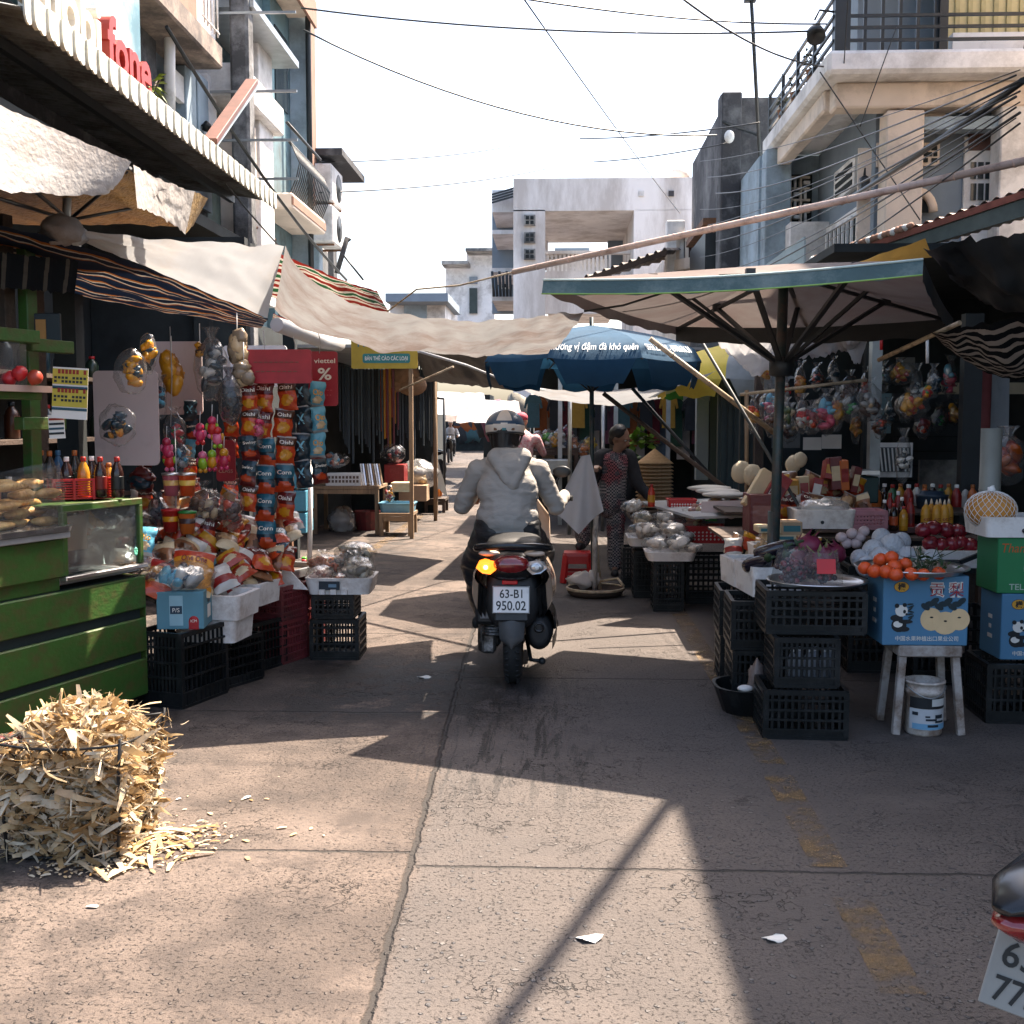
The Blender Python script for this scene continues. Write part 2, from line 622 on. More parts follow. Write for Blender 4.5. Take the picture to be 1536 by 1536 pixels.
def ground_material():
 m, nt, out = newmat('street concrete')
 L = nt.links.new
 tc = N(nt, 'ShaderNodeTexCoord')
 P = tc.outputs['Object']
 sx = N(nt, 'ShaderNodeSeparateXYZ')
 L(P, sx.inputs[0])
 def mth(op, a, b=None, c=None):
  n = N(nt, 'ShaderNodeMath', operation=op)
  for i, q in enumerate((a, b, c)):
   if q is None:
    continue
   if isinstance(q, (int, float)):
    n.inputs[i].default_value = q
   else:
    L(q, n.inputs[i])
  return n.outputs[0]
 def noi(scale, detail=6.0, rough=.6, dist=0.0, vec=P):
  n = N(nt, 'ShaderNodeTexNoise', Scale=scale, Detail=detail, Roughness=rough, Distortion=dist)
  L(vec, n.inputs['Vector'])
  return n.outputs['Fac']
 def sst(x, a, b):
  n = N(nt, 'ShaderNodeMapRange', interpolation_type='SMOOTHSTEP')
  L(x, n.inputs[0])
  n.inputs[1].default_value = a
  n.inputs[2].default_value = b
  return n.outputs[0]
 def mix(f, a, b, bt='MIX'):
  n = N(nt, 'ShaderNodeMix', data_type='RGBA', blend_type=bt)
  for i, q in ((0, f), (6, a), (7, b)):
   if isinstance(q, (int, float)):
    n.inputs[i].default_value = q
   elif isinstance(q, tuple):
    n.inputs[i].default_value = _c4(q)
   else:
    L(q, n.inputs[i])
  return n.outputs[2]
 X, Y = sx.outputs[0], sx.outputs[1]
 big = noi(.7, 6, .6)
 mid = noi(4, 8, .7)
 fine = noi(45, 6, .75)
 col = mix(sst(big, .35, .65), (.074, .058, .049), (.166, .128, .106))
 col = mix(mth('MULTIPLY', sst(mid, .45, .62), .75), col, (.058, .046, .040))
 col = mix(mth('MULTIPLY', sst(fine, .48, .68), .7), col, (.06, .05, .046))
 jx = mth('ADD', X, mth('MULTIPLY_ADD', Y, .0236, .406))
 right = sst(mth('ADD', jx, mth('MULTIPLY_ADD', mid, .1, -.05)), -.02, .05)
 vo = N(nt, 'ShaderNodeTexVoronoi', Scale=36.0, Randomness=1.0)
 wv = N(nt, 'ShaderNodeMapping')
 wv.inputs['Scale'].default_value = (1, 1, .2)
 L(P, wv.inputs['Vector'])
 nd = N(nt, 'ShaderNodeTexNoise', Scale=14.0, Detail=3.0)
 L(P, nd.inputs['Vector'])
 va = N(nt, 'ShaderNodeMix', data_type='VECTOR')
 va.inputs[0].default_value = .045
 L(P, va.inputs[4])
 L(nd.outputs['Color'], va.inputs[5])
 L(va.outputs[1], vo.inputs['Vector'])
 stone = mth('SUBTRACT', 1.0, sst(vo.outputs['Distance'], .20, .34))
 cs = N(nt, 'ShaderNodeSeparateColor')
 L(vo.outputs['Color'], cs.inputs[0])
 pick = sst(mth('ADD', cs.outputs[0], mth('MULTIPLY_ADD', noi(1.3, 4), 1.0, -.5)), .58, .66)
 near = mth('MULTIPLY_ADD', sst(Y, 6.5, 2.6), .8, .2)
 stone = mth('MULTIPLY', mth('MULTIPLY', stone, pick), near)
 scol = mix(cs.outputs[1], (.06, .06, .065), (.17, .155, .145))
 greyed = mix(right, col, mix(.72, col, (.098, .086, .08)))
 col2 = mix(mth('MULTIPLY', stone, mth('MULTIPLY_ADD', right, .75, .2)), greyed, scol)
 vc = N(nt, 'ShaderNodeTexVoronoi', feature='DISTANCE_TO_EDGE', Scale=2.1)
 L(va.outputs[1], vc.inputs['Vector'])
 va2 = N(nt, 'ShaderNodeMix', data_type='VECTOR')
 va2.inputs[0].default_value = .22
 L(P, va2.inputs[4])
 L(nd.outputs['Color'], va2.inputs[5])
 vd = N(nt, 'ShaderNodeTexVoronoi', feature='DISTANCE_TO_EDGE', Scale=7.0)
 L(va2.outputs[1], vd.inputs['Vector'])
 crk = mth('MULTIPLY', mth('SUBTRACT', 1.0, sst(vd.outputs['Distance'], .0, .022)), sst(noi(1.6, 5), .5, .62))
 pit = sst(noi(75, 5, .75), .57, .63)
 pit = mth('MULTIPLY', pit, sst(noi(1.1, 5), .36, .58))
 dk = mth('MAXIMUM', mth('MULTIPLY', crk, .8), mth('MULTIPLY', pit, .8))
 def joint(v, w_):
  wob = mth('MULTIPLY_ADD', noi(9, 5, .7), .05, -.025)
  return mth('SUBTRACT', 1.0, sst(mth('ABSOLUTE', mth('ADD', v, wob)), w_ * .35, w_))
 j1 = joint(jx, .016)
 left = mth('SUBTRACT', 1.0, right)
 jj = j1
 for yy, side in ((3.83, left), (5.72, left), (7.9, left), (3.71, right), (6.54, right), (9.6, right), (12.4, right), (15.4, right)):
  jj = mth('MAXIMUM', jj, mth('MULTIPLY', joint(mth('SUBTRACT', Y, yy), .011), side))
 dk = mth('MAXIMUM', dk, mth('MULTIPLY', jj, .85))
 col3 = mix(dk, col2, (.03, .027, .025))
 mp = N(nt, 'ShaderNodeMapping')
 mp.inputs['Scale'].default_value = (7, .7, 1)
 L(P, mp.inputs['Vector'])
 drip = sst(noi(2.6, 8, .75, .5, mp.outputs['Vector']), .52, .55)
 dzone = mth('MULTIPLY', sst(mth('ABSOLUTE', mth('ADD', X, .22)), .6, .2), sst(mth('ABSOLUTE', mth('SUBTRACT', Y, 5.5)), 1.5, .5))
 dz2 = mth('MULTIPLY', sst(mth('ABSOLUTE', mth('ADD', X, .85)), .9, .45), sst(mth('ABSOLUTE', mth('SUBTRACT', Y, 6.3)), 1.1, .5))
 wet = mth('MULTIPLY', drip, dzone)
 wet2 = mth('MULTIPLY', sst(noi(5, 9, .78), .40, .52), dz2)
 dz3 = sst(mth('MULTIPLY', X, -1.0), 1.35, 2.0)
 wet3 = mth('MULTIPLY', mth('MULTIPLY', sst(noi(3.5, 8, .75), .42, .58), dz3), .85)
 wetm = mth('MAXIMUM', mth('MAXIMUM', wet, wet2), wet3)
 dzr = mth('MULTIPLY', sst(X, 1.1, 1.7), .5)  # darkens the road in patches towards the right stalls
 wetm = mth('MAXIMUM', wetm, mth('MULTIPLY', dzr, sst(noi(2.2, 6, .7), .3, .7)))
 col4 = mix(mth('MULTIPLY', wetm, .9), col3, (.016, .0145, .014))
 b = N(nt, 'ShaderNodeBsdfPrincipled')
 b.inputs['Specular IOR Level'].default_value = .35
 L(col4, b.inputs['Base Color'])
 rr = N(nt, 'ShaderNodeMapRange')
 L(wetm, rr.inputs[0])
 rr.inputs[3].default_value = .88
 rr.inputs[4].default_value = .6
 L(rr.outputs[0], b.inputs['Roughness'])
 h = mth('ADD', mth('MULTIPLY', fine, .35), mth('MULTIPLY', stone, .55))
 h = mth('ADD', h, mth('MULTIPLY', dk, -1.1))
 h = mth('ADD', h, mth('MULTIPLY', noi(130, 3), .22))
 h = mth('ADD', h, mth('MULTIPLY', mid, .5))
 bp = N(nt, 'ShaderNodeBump', Strength=1.0, Distance=.016)
 L(h, bp.inputs['Height'])
 L(bp.outputs['Normal'], b.inputs['Normal'])
 L(b.outputs['BSDF'], out.inputs['Surface'])
 return m
g = MB()
GM = ground_material()
g.grid(lambda u, v: ((u - .5) * 600, -10 + v * 610, 0), 2, 2, GM, False)
g.build('ground', kind='structure')
def mark_material():
 m, nt, out = newmat('worn yellow road paint')
 L = nt.links.new
 tc = N(nt, 'ShaderNodeTexCoord')
 n = N(nt, 'ShaderNodeTexNoise', Scale=7.0, Detail=9.0, Roughness=.75)
 L(tc.outputs['Object'], n.inputs['Vector'])
 r = N(nt, 'ShaderNodeMapRange', interpolation_type='SMOOTHSTEP')
 L(n.outputs['Fac'], r.inputs[0])
 r.inputs[1].default_value = .40
 r.inputs[2].default_value = .62
 r.inputs[4].default_value = .62
 b = N(nt, 'ShaderNodeBsdfPrincipled', Roughness=.75)
 n2 = N(nt, 'ShaderNodeTexNoise', Scale=40.0, Detail=4.0)
 L(tc.outputs['Object'], n2.inputs['Vector'])
 cr = N(nt, 'ShaderNodeValToRGB')
 cr.color_ramp.elements[0].color = (.12, .075, .03, 1)
 cr.color_ramp.elements[1].color = (.25, .15, .055, 1)
 L(n2.outputs['Fac'], cr.inputs['Fac'])
 L(cr.outputs['Color'], b.inputs['Base Color'])
 t = N(nt, 'ShaderNodeBsdfTransparent')
 ms = N(nt, 'ShaderNodeMixShader')
 L(r.outputs[0], ms.inputs[0])
 L(t.outputs[0], ms.inputs[1])
 L(b.outputs[0], ms.inputs[2])
 L(ms.outputs[0], out.inputs['Surface'])
 return m
YM = mark_material()
g = MB()
for y0, y1, x in ((2.9, 3.5, .915), (3.75, 4.75, .925), (4.9, 9.5, .95), (9.9, 14, .99)):
 g.add([(x - .06, y0, .004), (x + .06, y0, .004), (x + .08, y1, .004), (x - .045, y1, .004)], [(0, 1, 2, 3)], YM)
g.add([(-2.2, 11.5, .004), (-2.07, 11.5, .004), (-2.1, 18, .004), (-2.23, 18, .004)], [(0, 1, 2, 3)], YM)
g.build('road_markings', kind='structure')
def fpx(mb, a, b, c, d, X, dep, m, bev=0.0):
 """box on a street-facing plane X (left row): photo columns a..b, rows c..d, going back dep"""
 y0, y1 = atx(a, 400, X).y, atx(b, 400, X).y
 ym = (y0 + y1) / 2
 z1, z0 = at(0, c, ym).z, at(0, d, ym).z
 return mb.box((X - dep / 2, ym, (z0 + z1) / 2), (dep, abs(y1 - y0), z1 - z0), m, b=bev)
def ypx(mb, a, b, c, d, Y, dep, m, bev=0.0):
 """box on a camera-facing plane Y: photo columns a..b, rows c..d, going back dep"""
 p, q = at(a, c, Y), at(b, d, Y)
 return mb.box(((p.x + q.x) / 2, Y + dep / 2, (p.z + q.z) / 2), (q.x - p.x, dep, p.z - q.z), m, b=bev)
def B(mb, x0, x1, y0, y1, z0, z1, m, bev=0.0):
 return mb.box(((x0 + x1) / 2, (y0 + y1) / 2, (z0 + z1) / 2), (x1 - x0, y1 - y0, z1 - z0), m, b=bev)
def lattice(mb, c, w, h, n, m, axis='x', r=.012):
 """grid of bars in a vertical plane"""
 c = V(c)
 ax = V((1, 0, 0)) if axis == 'x' else V((0, 1, 0))
 for i in range(n + 1):
  t = (i / n - .5) * w
  mb.bar(c + ax * t - V((0, 0, h / 2)), c + ax * t + V((0, 0, h / 2)), r, m)
 for k in (-.5, 0, .5):
  mb.bar(c - ax * w / 2 + V((0, 0, k * h)), c + ax * w / 2 + V((0, 0, k * h)), r, m)
 return mb
h = thing('shop_house', (-5, 9, 0), 'shop house over the corrugated awning, with terracotta wall and stained balcony slab', 'house')
RL = (-5, 9, 0)
b = MB()
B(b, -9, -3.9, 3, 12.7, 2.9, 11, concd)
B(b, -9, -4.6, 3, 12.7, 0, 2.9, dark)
fpx(b, 214, 242, -40, 175, -3.75, .12, concd)
fpx(b, 242, 320, 100, 300, -3.86, .1, bluegrey)
b.build('wall', h, rel=RL)
b = MB()
B(b, -3.95, -3.38, 8.2, 11.65, 5.04, 5.27, brownw, .02)
b.build('balcony_slab', h, rel=RL)
b = MB()
fpx(b, 225, 303, -60, 36, -3.46, .25, terra)
b.build('balcony_parapet', h, rel=RL)
b = MB()
fpx(b, 302, 330, -30, 62, -3.55, .2, wwall)
b.build('window_surround', h, rel=RL)
b = MB()
for px in (306, 311, 316, 321, 326):
 y = atx(px, 0, -3.42).y
 b.tube([(-3.42, y, 5.35), (-3.42, y, 6.4)], .009, white, 6)
for zz in (5.4, 5.75, 6.2):
 b.tube([(-3.42, atx(303, 0, -3.42).y, zz), (-3.42, atx(328, 0, -3.42).y, zz)], .009, white, 6)
b.build('window_grille', h, rel=RL)
for a, bb, c, d, mm in ((285, 300, 108, 205, bwall), (303, 318, 118, 235, bwall), (318, 330, 120, 250, wwall)):
 b = MB()
 fpx(b, a, bb, c, d, -3.7, .2, mm, .01)
 b.build('pillar', h, rel=RL)
b = MB()
fpx(b, 262, 287, 112, 152, -3.72, .06, wwall)
b.build('panel', h, rel=RL)
b = MB()
yp = atx(250, 0, -3.62).y
b.tube([(-3.62, yp, 4.1), (-3.6, yp, 5.05), (-3.62, yp, 5.2), (-3.8, yp, 5.22)], .05, white, 10)
b.build('drain_pipe', h, rel=RL)
aw = thing('corrugated_awning', (-3.4, 9, 3.85), 'long corrugated sheet awning with a scalloped pale edge over the left stalls', 'awning')
RA = (-3.4, 9, 3.85)
b = MB()
corr = mat('weathered roof sheet', (.20, .22, .23), .55, var=.2, scale=2, metal=.3, dirt=(.08, .08, .08), dirt_amt=.4)
NY = 240
Y0, Y1 = 6.25, 11.75
def awp(t, s, dz=0):
 y = lerp(Y0, Y1, t)
 x = lerp(-2.92, -4.6, s)
 z = 3.77 + .22 * s + .018 * sin(y * 2 * pi / .085) + dz
 if s < .06:
  z -= .02
 return (x, y, z)
b.grid(lambda t, s: awp(t, s), NY * 2, 6, corr, True)
b.build('sheet', aw, rel=RA)
b = MB()
pale = mat('pale scalloped edge', (.70, .69, .60), .6, var=.1, dirt=(.4, .38, .3), dirt_amt=.25, dscale=6)
nsc = 62
for i in range(nsc):
 y = lerp(Y0, Y1, (i + .5) / nsc)
 wv = .052
 pts = [(-2.905, y + wv * cos(a) * .95, 3.74 + .075 * (-sin(a) if sin(a) > 0 else 0) + (.09 if sin(a) <= 0 else 0)) for a in
           [pi * k / 6 for k in range(7)]]
 pts += [(-2.905, y - wv * .95, 3.83), (-2.905, y + wv * .95, 3.83)]
 b.prism(pts, (.012 + .014 * (i % 2), 0, 0), pale)
b.tube([(-2.93, Y0, 3.82), (-2.93, Y1, 3.82)], .035, pale, 8)
b.build('valance', aw, rel=RA)
for s_ in (.25, .7):
 b = MB()
 p, q = V(awp(0, s_, -.07)), V(awp(1, s_, -.07))
 b.bar(p, q, .05, black, .07)
 b.build('purlin', aw, rel=RA)
sg = thing('shop_sign', (-3.3, 8.5, 4.3), 'teal shop sign board with raised white and red letters above the awning', 'sign')
RS = (-3.3, 8.5, 4.3)
b = MB()
B(b, -3.3, -3.14, 5.6, 8.68, 4.02, 5.9, mat('teal sign panel', (.10, .22, .26), .45, var=.35, scale=1.4, dirt=(.45, .52, .52), dirt_amt=.4, dscale=1.1), .01)
b.build('panel', sg, rel=RS)
MS = frame((0, 1, 0), (1, 0, 0))
wl, rl = plain('#d9d2c6', .5), plain('#9c2b1f', .45)
for txt, yy, mm, wd in (('mobi', 6.95, wl, .95), ('fone', 7.93, rl, .80)):
 b = MB()
 b.text(txt, (-2.99, yy, 4.0), MS, .34, mm, extr=.1, bold=.025, width=wd)
 b.build('lettering', sg, rel=RS)
h = thing('town_house', (-5, 14, 0), 'narrow grey house with white balcony frame beside the concrete post', 'house')
RL = (-5, 14, 0)
b = MB()
B(b, -9, -3.9, 12.72, 15.3, 0, 12, tealwall)
b.build('wall', h, rel=RL)
b = MB()
p0, p1 = atx(360, 40, -3.4), atx(404, 95, -3.4)
B(b, -3.9, -3.35, 12.3, 14.1, 4.98, 5.32, wwall, .02)
b.build('balcony_slab', h, rel=RL)
b = MB()
B(b, -3.9, -3.2, 12.2, 14.3, 5.85, 5.93, steel)
b.build('canopy', h, rel=RL)
for a, bb, c, d, mm in ((393, 413, 80, 460, wwall), (362, 372, 190, 460, cream), (376, 388, 190, 300, cream)):
 b = MB()
 fpx(b, a, bb, c, d, -3.45, .22, mm, .01)
 b.build('pillar', h, rel=RL)
b = MB()
fpx(b, 372, 392, 200, 250, -3.82, .1, dglass)
b.build('window', h, rel=RL)
b = MB()
fpx(b, 366, 392, 275, 372, -3.6, .1, wwall)
b.build('panel', h, rel=RL)
b = MB()
for i in range(12):
 t = i / 11
 b.tube([(-3.5, lerp(12.6, 14.2, t), 3.35), (-3.5, lerp(12.6, 14.2, t), 3.75)], .008, rust, 5)
b.tube([(-3.5, 12.6, 3.75), (-3.5, 14.2, 3.75)], .015, rust, 6)
b.build('railing', h, rel=RL)
h = thing('town_house', (-5, 16, 0), 'teal house with curled iron balcony railing and rust coloured trim', 'house')
RL = (-5, 16, 0)
b = MB()
B(b, -9, -3.8, 15.32, 17.25, 0, 14, tealwall)
b.build('wall', h, rel=RL)
b = MB()
B(b, -3.8, -3.55, 16.35, 16.62, 0, 14, bwall, .01)
b.build('pillar', h, rel=RL)
b = MB()
B(b, -3.78, -3.6, 16.75, 17.2, 4.7, 14, terra)
b.build('trim', h, rel=RL)
b = MB()
B(b, -3.8, -3.3, 14.3, 16.3, 4.15, 4.35, cream, .02)
B(b, -3.32, -3.29, 14.3, 16.3, 4.2, 4.3, terra)
b.build('balcony_slab', h, rel=RL)
b = MB()
for i in range(22):
 y = lerp(14.35, 16.25, i / 21)
 b.tube([(-3.34, y, 4.36), (-3.26, y, 4.55), (-3.22, y, 4.72), (-3.32, y, 4.95)], .009, black, 5)
b.tube([(-3.33, 14.3, 4.96), (-3.33, 16.3, 4.96)], .018, black, 6)
b.tube([(-3.36, 14.3, 5.2), (-3.36, 16.3, 5.2)], .02, black, 6)
b.build('railing', h, rel=RL)
b = MB()
B(b, -3.8, -3.4, 15.1, 16.3, 7.15, 7.35, cream, .01)
B(b, -3.42, -3.38, 15.1, 16.3, 7.0, 7.35, terra)
b.build('upper_slab', h, rel=RL)
b = MB()
b.tube([(-3.5, 16.25, 0), (-3.5, 16.25, 14)], .04, black, 8)
b.build('drain_pipe', h, rel=RL)
for zz in (6.3, 3.0):
 b = MB()
 B(b, -3.86, -3.78, 15.5, 16.2, zz - .5, zz + .5, dglass)
 b.build('window', h, rel=RL)
h = thing('town_house', (-5, 18, 0), 'low grey house end with blue pillars and barred window, farthest on the left', 'house')
RL = (-5, 18, 0)
b = MB()
B(b, -9, -3.75, 17.27, 18.9, 0, 5.3, bluegrey)
B(b, -3.75, -3.6, 17.3, 17.55, 0, 5.45, bwall, .01)
B(b, -3.75, -3.62, 18.5, 18.8, 0, 5.3, concd, .01)
b.build('wall', h, rel=RL)
b = MB()
B(b, -3.78, -3.7, 17.7, 18.3, 3.2, 4.2, dglass)
lattice(b, (-3.68, 18, 3.7), .6, 1.0, 6, white, 'y')
b.build('window', h, rel=RL)
b = MB()
B(b, -3.9, -3.2, 17.1, 19.1, 5.45, 5.55, concd)
b.build('roof', h, rel=RL)
for i, (zz, lb) in enumerate(((5.05, 'upper air conditioner box on the wall at the end of the left row'), (4.45, 'lower air conditioner box on the wall at the end of the left row'))):
 t = thing('air_conditioner', (-3.5, 17.5, zz), lb, 'air conditioner', 'air conditioners on the left row')
 b = MB()
 b.box((0, 0, 0), (.3, .85, .55), wwall, b=.02)
 b.build('casing', t)
 b = MB()
 M = Matrix.Rotation(pi / 2, 3, 'Y')
 b.lathe([(.21, .152), (.2, .16), (.05, .16), (.04, .17)], black, (0, .1, 0), 18, M)
 b.build('fan', t)
 for y in (-.3, .3):
  b = MB()
  b.bar((-.25, y, -.3), (.15, y, -.3), .03, rust)
  b.build('bracket', t)
t = thing('utility_post', (-3.35, 12.25, 0), 'weathered concrete post standing in front of the left houses', 'post')
b = MB()
b.box((0, 0, 5.5), (.2, .24, 11), mat('post concrete', (.24, .24, .24), .9, var=.35, scale=4, bump=.3, dirt=(.07, .07, .07), dirt_amt=.5), b=.03)
b.build('shaft', t)
for zz in (4.05, 4.45, 4.95, 5.75):
 b = MB()
 b.bar((-.3, -.16, zz), (.62, -.16, zz), .025, steel)
 b.build('cross_arm', t)
b = MB()
for q in range(7):
 b.ball((-.5 + .05 * q, -.3 + .1 * (q % 2), 4.5 + .06 * sin(q * 2)), .05, blk if q % 3 else white, 8, 6, jit=.5, seed=q)
b.build('cable_box', t)
b = MB()
b.bar(atx(315, 212, -2.95), atx(378, 122, -3.05), .12, mat('board rust red', (.13, .05, .035), .6, var=.3), .05, bev=.004)
b.bar(atx(322, 216, -2.93), atx(385, 127, -3.03), .04, bwall, .05)
o = solo(b, 'projecting_board', (-3, 11, 4.5), 'slanting brown edged signboard seen edge-on, sticking out from the left houses', 'signboard')
b = MB()
b.bar(atx(374, 412, -2.6), atx(518, 352, -2.9), .03, black)
b = MB()
p = at(505, 410, 15)
b.tube([p, at(521, 356, 15)], .035, concd, 8)
b.tube([at(513, 380, 15), at(545, 420, 15)], .015, black, 6)
b.tube([at(516, 366, 15), at(526, 358, 15)], .02, black, 6)
solo(b, 'awning_prop', p, 'short leaning prop with a strap above the far end of the left awnings', 'prop')
t = thing('balcony_plant', at(222, 128, 9.4), 'small yellow-green plant beside the last letter of the shop sign', 'plant')
b = MB()
leafm = mat('yellow green leaf', (.16, .20, .03), .5, var=.4)
for i in range(26):
 a = RNG.uniform(0, 6.28)
 d = V((cos(a) * .16, sin(a) * .16, RNG.uniform(-.18, .12)))
 s_ = V((-sin(a), cos(a), 0)) * .03
 b.add([d * .3, d * .7 + s_, d + V((0, 0, -.03)), d * .7 - s_], [(0, 1, 2, 3)], leafm)
b.build('foliage', t)
b = MB()
for i in range(5):
 a = i * 1.25
 b.tube([(0, 0, -.2), (cos(a) * .05, sin(a) * .05, -.05), (cos(a) * .12, sin(a) * .12, .08)], .006, woodd, 5)
b.build('stem', t)
h = thing('balcony_house', (4, 14, 0), 'pale blue house with cream column and iron railed balcony on the right', 'house')
RH = (4, 14, 0)
b = MB()
B(b, 2.75, 9.5, 15.9, 24, 0, 5.1, bwall)
B(b, 3.55, 9.5, 13.1, 15.88, 0, 5.1, bluegrey)
B(b, 3.6, 9.5, 14.2, 15.0, 5.372, 9, bluegrey)
B(b, 2.78, 3.12, 15.55, 15.9, 0, 5.12, bwall, .01)
b.build('wall', h, rel=RH)
b = MB()
B(b, 2.82, 8.5, 12.3, 16.1, 5.13, 5.37, wwall, .04)
b.build('balcony_slab', h, rel=RH)
b = MB()
B(b, 2.98, 8.5, 12.62, 12.9, 4.86, 5.128, cream, .02)
B(b, 2.92, 3.1, 12.903, 15.54, 4.9, 5.128, cream, .02)
B(b, 4.0, 4.25, 12.903, 13.09, 4.8, 5.128, cream)
b.build('beam', h, rel=RH)
b = MB()
ypx(b, 1331, 1379, 165, 470, 12.62, .3, cream, .015)
b.build('column', h, rel=RH)
b = MB()
ypx(b, 1503, 1560, 150, 470, 12.64, .3, wwall, .015)
b.build('pillar', h, rel=RH)
b = MB()
ypx(b, 1379, 1503, 175, 193, 12.72, .2, bwall)
b.build('lintel', h, rel=RH)
b = MB()
ypx(b, 1152, 1216, 262, 384, 15.86, .03, dark)
for i in range(4):
 for j in range(7):
  a0, c0 = 1154 + i * 15.3, 264 + j * 17.2
  ypx(b, a0, a0 + 15.3, c0, c0 + 3, 15.78, .1, cream)
  ypx(b, a0, a0 + 3, c0 + 3, c0 + 17.2, 15.78, .1, cream)
  if (i + j) % 2:
   ypx(b, a0 + 6, a0 + 15.3, c0 + 7, c0 + 12, 15.79, .08, wwall)
  else:
   ypx(b, a0 + 7, a0 + 10, c0 + 3, c0 + 17.2, 15.79, .08, wwall)
b.build('breeze_block_panel', h, rel=RH)
def sx_(mb, y0, y1, z0, z1, m, dep=.06, X=3.55):
 return B(mb, X - dep, X - .002, y0, y1, z0, z1, m)
b = MB()
sx_(b, 13.75, 14.75, 4.25, 4.62, wwall)
for k in range(3):
 sx_(b, 13.85, 14.65, 4.3 + k * .1, 4.36 + k * .1, dark, .07)
b.build('vent', h, rel=RH)
b = MB()
sx_(b, 13.55, 15.1, 2.9, 4.0, wwall)
sx_(b, 13.65, 15.0, 2.9, 3.9, dark, .07)
for k in range(7):
 y = lerp(13.7, 14.95, k / 6)
 b.bar((3.46, y, 2.9), (3.46, y, 3.9), .03, white)
b.bar((3.46, 13.6, 3.5), (3.46, 15.05, 3.5), .03, white)
b.build('window', h, rel=RH)
b = MB()
sx_(b, 15.2, 15.8, 3.5, 4.1, wwall, .5)
b.build('canopy', h, rel=RH)
b = MB()
ypx(b, 1288, 1303, 222, 420, 13.06, .03, cream)
b.build('door', h, rel=RH)
b = MB()
ypx(b, 1316, 1331, 214, 250, 13.05, .04, cream)
ypx(b, 1379, 1409, 214, 248, 13.05, .04, cream)
for k in range(3):
 ypx(b, 1381, 1392 + (k % 2) * 6, 219 + k * 9, 225 + k * 9, 13.03, .03, dark)
 ypx(b, 1398 + (k % 2) * 3, 1406, 219 + k * 9, 225 + k * 9, 13.03, .03, dark)
b.build('vent', h, rel=RH)
b = MB()
ypx(b, 1448, 1493, 205, 420, 13.05, .04, wwall)
ypx(b, 1454, 1486, 198, 225, 13.03, .03, mat('red brown louvre', (.12, .06, .05), .7))
for k in range(3):
 ypx(b, 1457 + k * 11, 1464 + k * 11, 243, 268, 13.03, .03, dglass)
 ypx(b, 1457 + k * 11, 1464 + k * 11, 275, 300, 13.03, .03, dglass)
b.build('door', h, rel=RH)
b = MB()
t0 = [at(1378 + 22 * cos(a), 318 - 30 * sin(a), 13.0) for a in [pi * k / 10 for k in range(11)]]
b.tube(t0, .05, cream, 6)
b.prism([p + V((0, .03, 0)) for p in t0], (0, .02, 0), dark)
b.build('arch', h, rel=RH)
b = MB()
B(b, 4.35, 8.4, 13.6, 13.66, 5.75, 7.4, mat('yellow corrugated blind', (.62, .54, .30), .6, var=.1))
for k in range(28):
 B(b, 4.4 + k * .145, 4.45 + k * .145, 13.57, 13.598, 5.75, 7.4, mat('yellow blind ridge', (.5, .43, .22), .6))
b.build('blind', h, rel=RH)
b = MB()
B(b, 4.3, 8.4, 12.9, 13.05, 5.372, 5.72, wwall)
b.build('parapet', h, rel=RH)
b = MB()
zt = 5.37
for zz in (.12, .25, .37, .56):
 b.bar((2.9, 12.4, zt + zz), (8.4, 12.4, zt + zz), .03, black)
 b.bar((2.9, 12.4, zt + zz), (2.9, 16.0, zt + zz), .03, black)
for x in (4.95, 5.05, 6.4):
 b.bar((x, 12.4, zt), (x, 12.4, zt + .58), .04, black)
for y in (13.3, 14.2, 15.1, 16):
 b.bar((2.9, y, zt), (2.9, y, zt + .58), .04, black)
for k in range(5):
 x = 3.35 + k * .19
 b.bar((x, 12.9, zt), (x, 12.9, zt + 2.2), .035, black)
b.build('railing', h, rel=RH)
for p in ((2.98, 12.42), (4.18, 12.9)):
 b = MB()
 b.box((p[0], p[1], zt + 1.2), (.16 if p[0] < 3 else .09, .14, 2.4), black)
 b.build('post', h, rel=RH)
b = MB()
B(b, 2.6, 8.5, 12.2, 14.1, 7.75, 7.85, black)
b.build('roof', h, rel=RH)
for i, (y, s_) in enumerate(((13.6, .18), (14.5, .16), (15.3, .14))):
 t = thing('balcony_plant', (2.98, y, zt + .004), ('dark potted plant at the front end of the side railing', 'dark potted plant midway along the side railing', 'dark potted plant at the far end of the side railing')[i], 'plant', 'plants on the balcony')
 b = MB()
 b.lathe([(.08, 0), (.11, .16), (.12, .17), (.1, .17)], rust, n=10)
 b.build('pot', t)
 b = MB()
 for k in range(60):
  d = V((RNG.gauss(0, 1), RNG.gauss(0, 1), RNG.gauss(0, 1))).normalized() * RNG.uniform(.06, s_) + V((0, 0, .3))
  u = V((RNG.gauss(0, 1), RNG.gauss(0, 1), RNG.gauss(0, 1))).normalized() * .035
  v = u.cross(V((RNG.gauss(0, 1), RNG.gauss(0, 1), .3))).normalized() * .016
  b.add([d - u, d + v, d + u, d - v], [(0, 1, 2, 3)], mat('dark leaf', (.02, .03, .018), .6, var=.4))
 b.build('foliage', t)
t = thing('spotlight', at(1222, 30, 12.4), 'small black spotlight hanging off the balcony corner post', 'spotlight')
b = MB()
b.lathe([(.03, 0), (.09, .05), (.1, .14), (.085, .14), (.03, .08)], black, (0, 0, -.1), 12, Matrix.Rotation(2.4, 3, 'X'))
b.build('shade', t)
b = MB()
b.tube([(0, 0, 0), (.05, 0, .1), (.2, 0, .08)], .012, black, 6)
b.build('bracket', t)
b = MB()
p = at(1144, 170, 16.4)
b.tube([p + V((0, 0, -1)), at(1127, 0, 16.4), at(1125, -30, 16.4)], .028, black, 6)
b.box(at(1125, 0, 16.4), (.16, .1, .05), black)
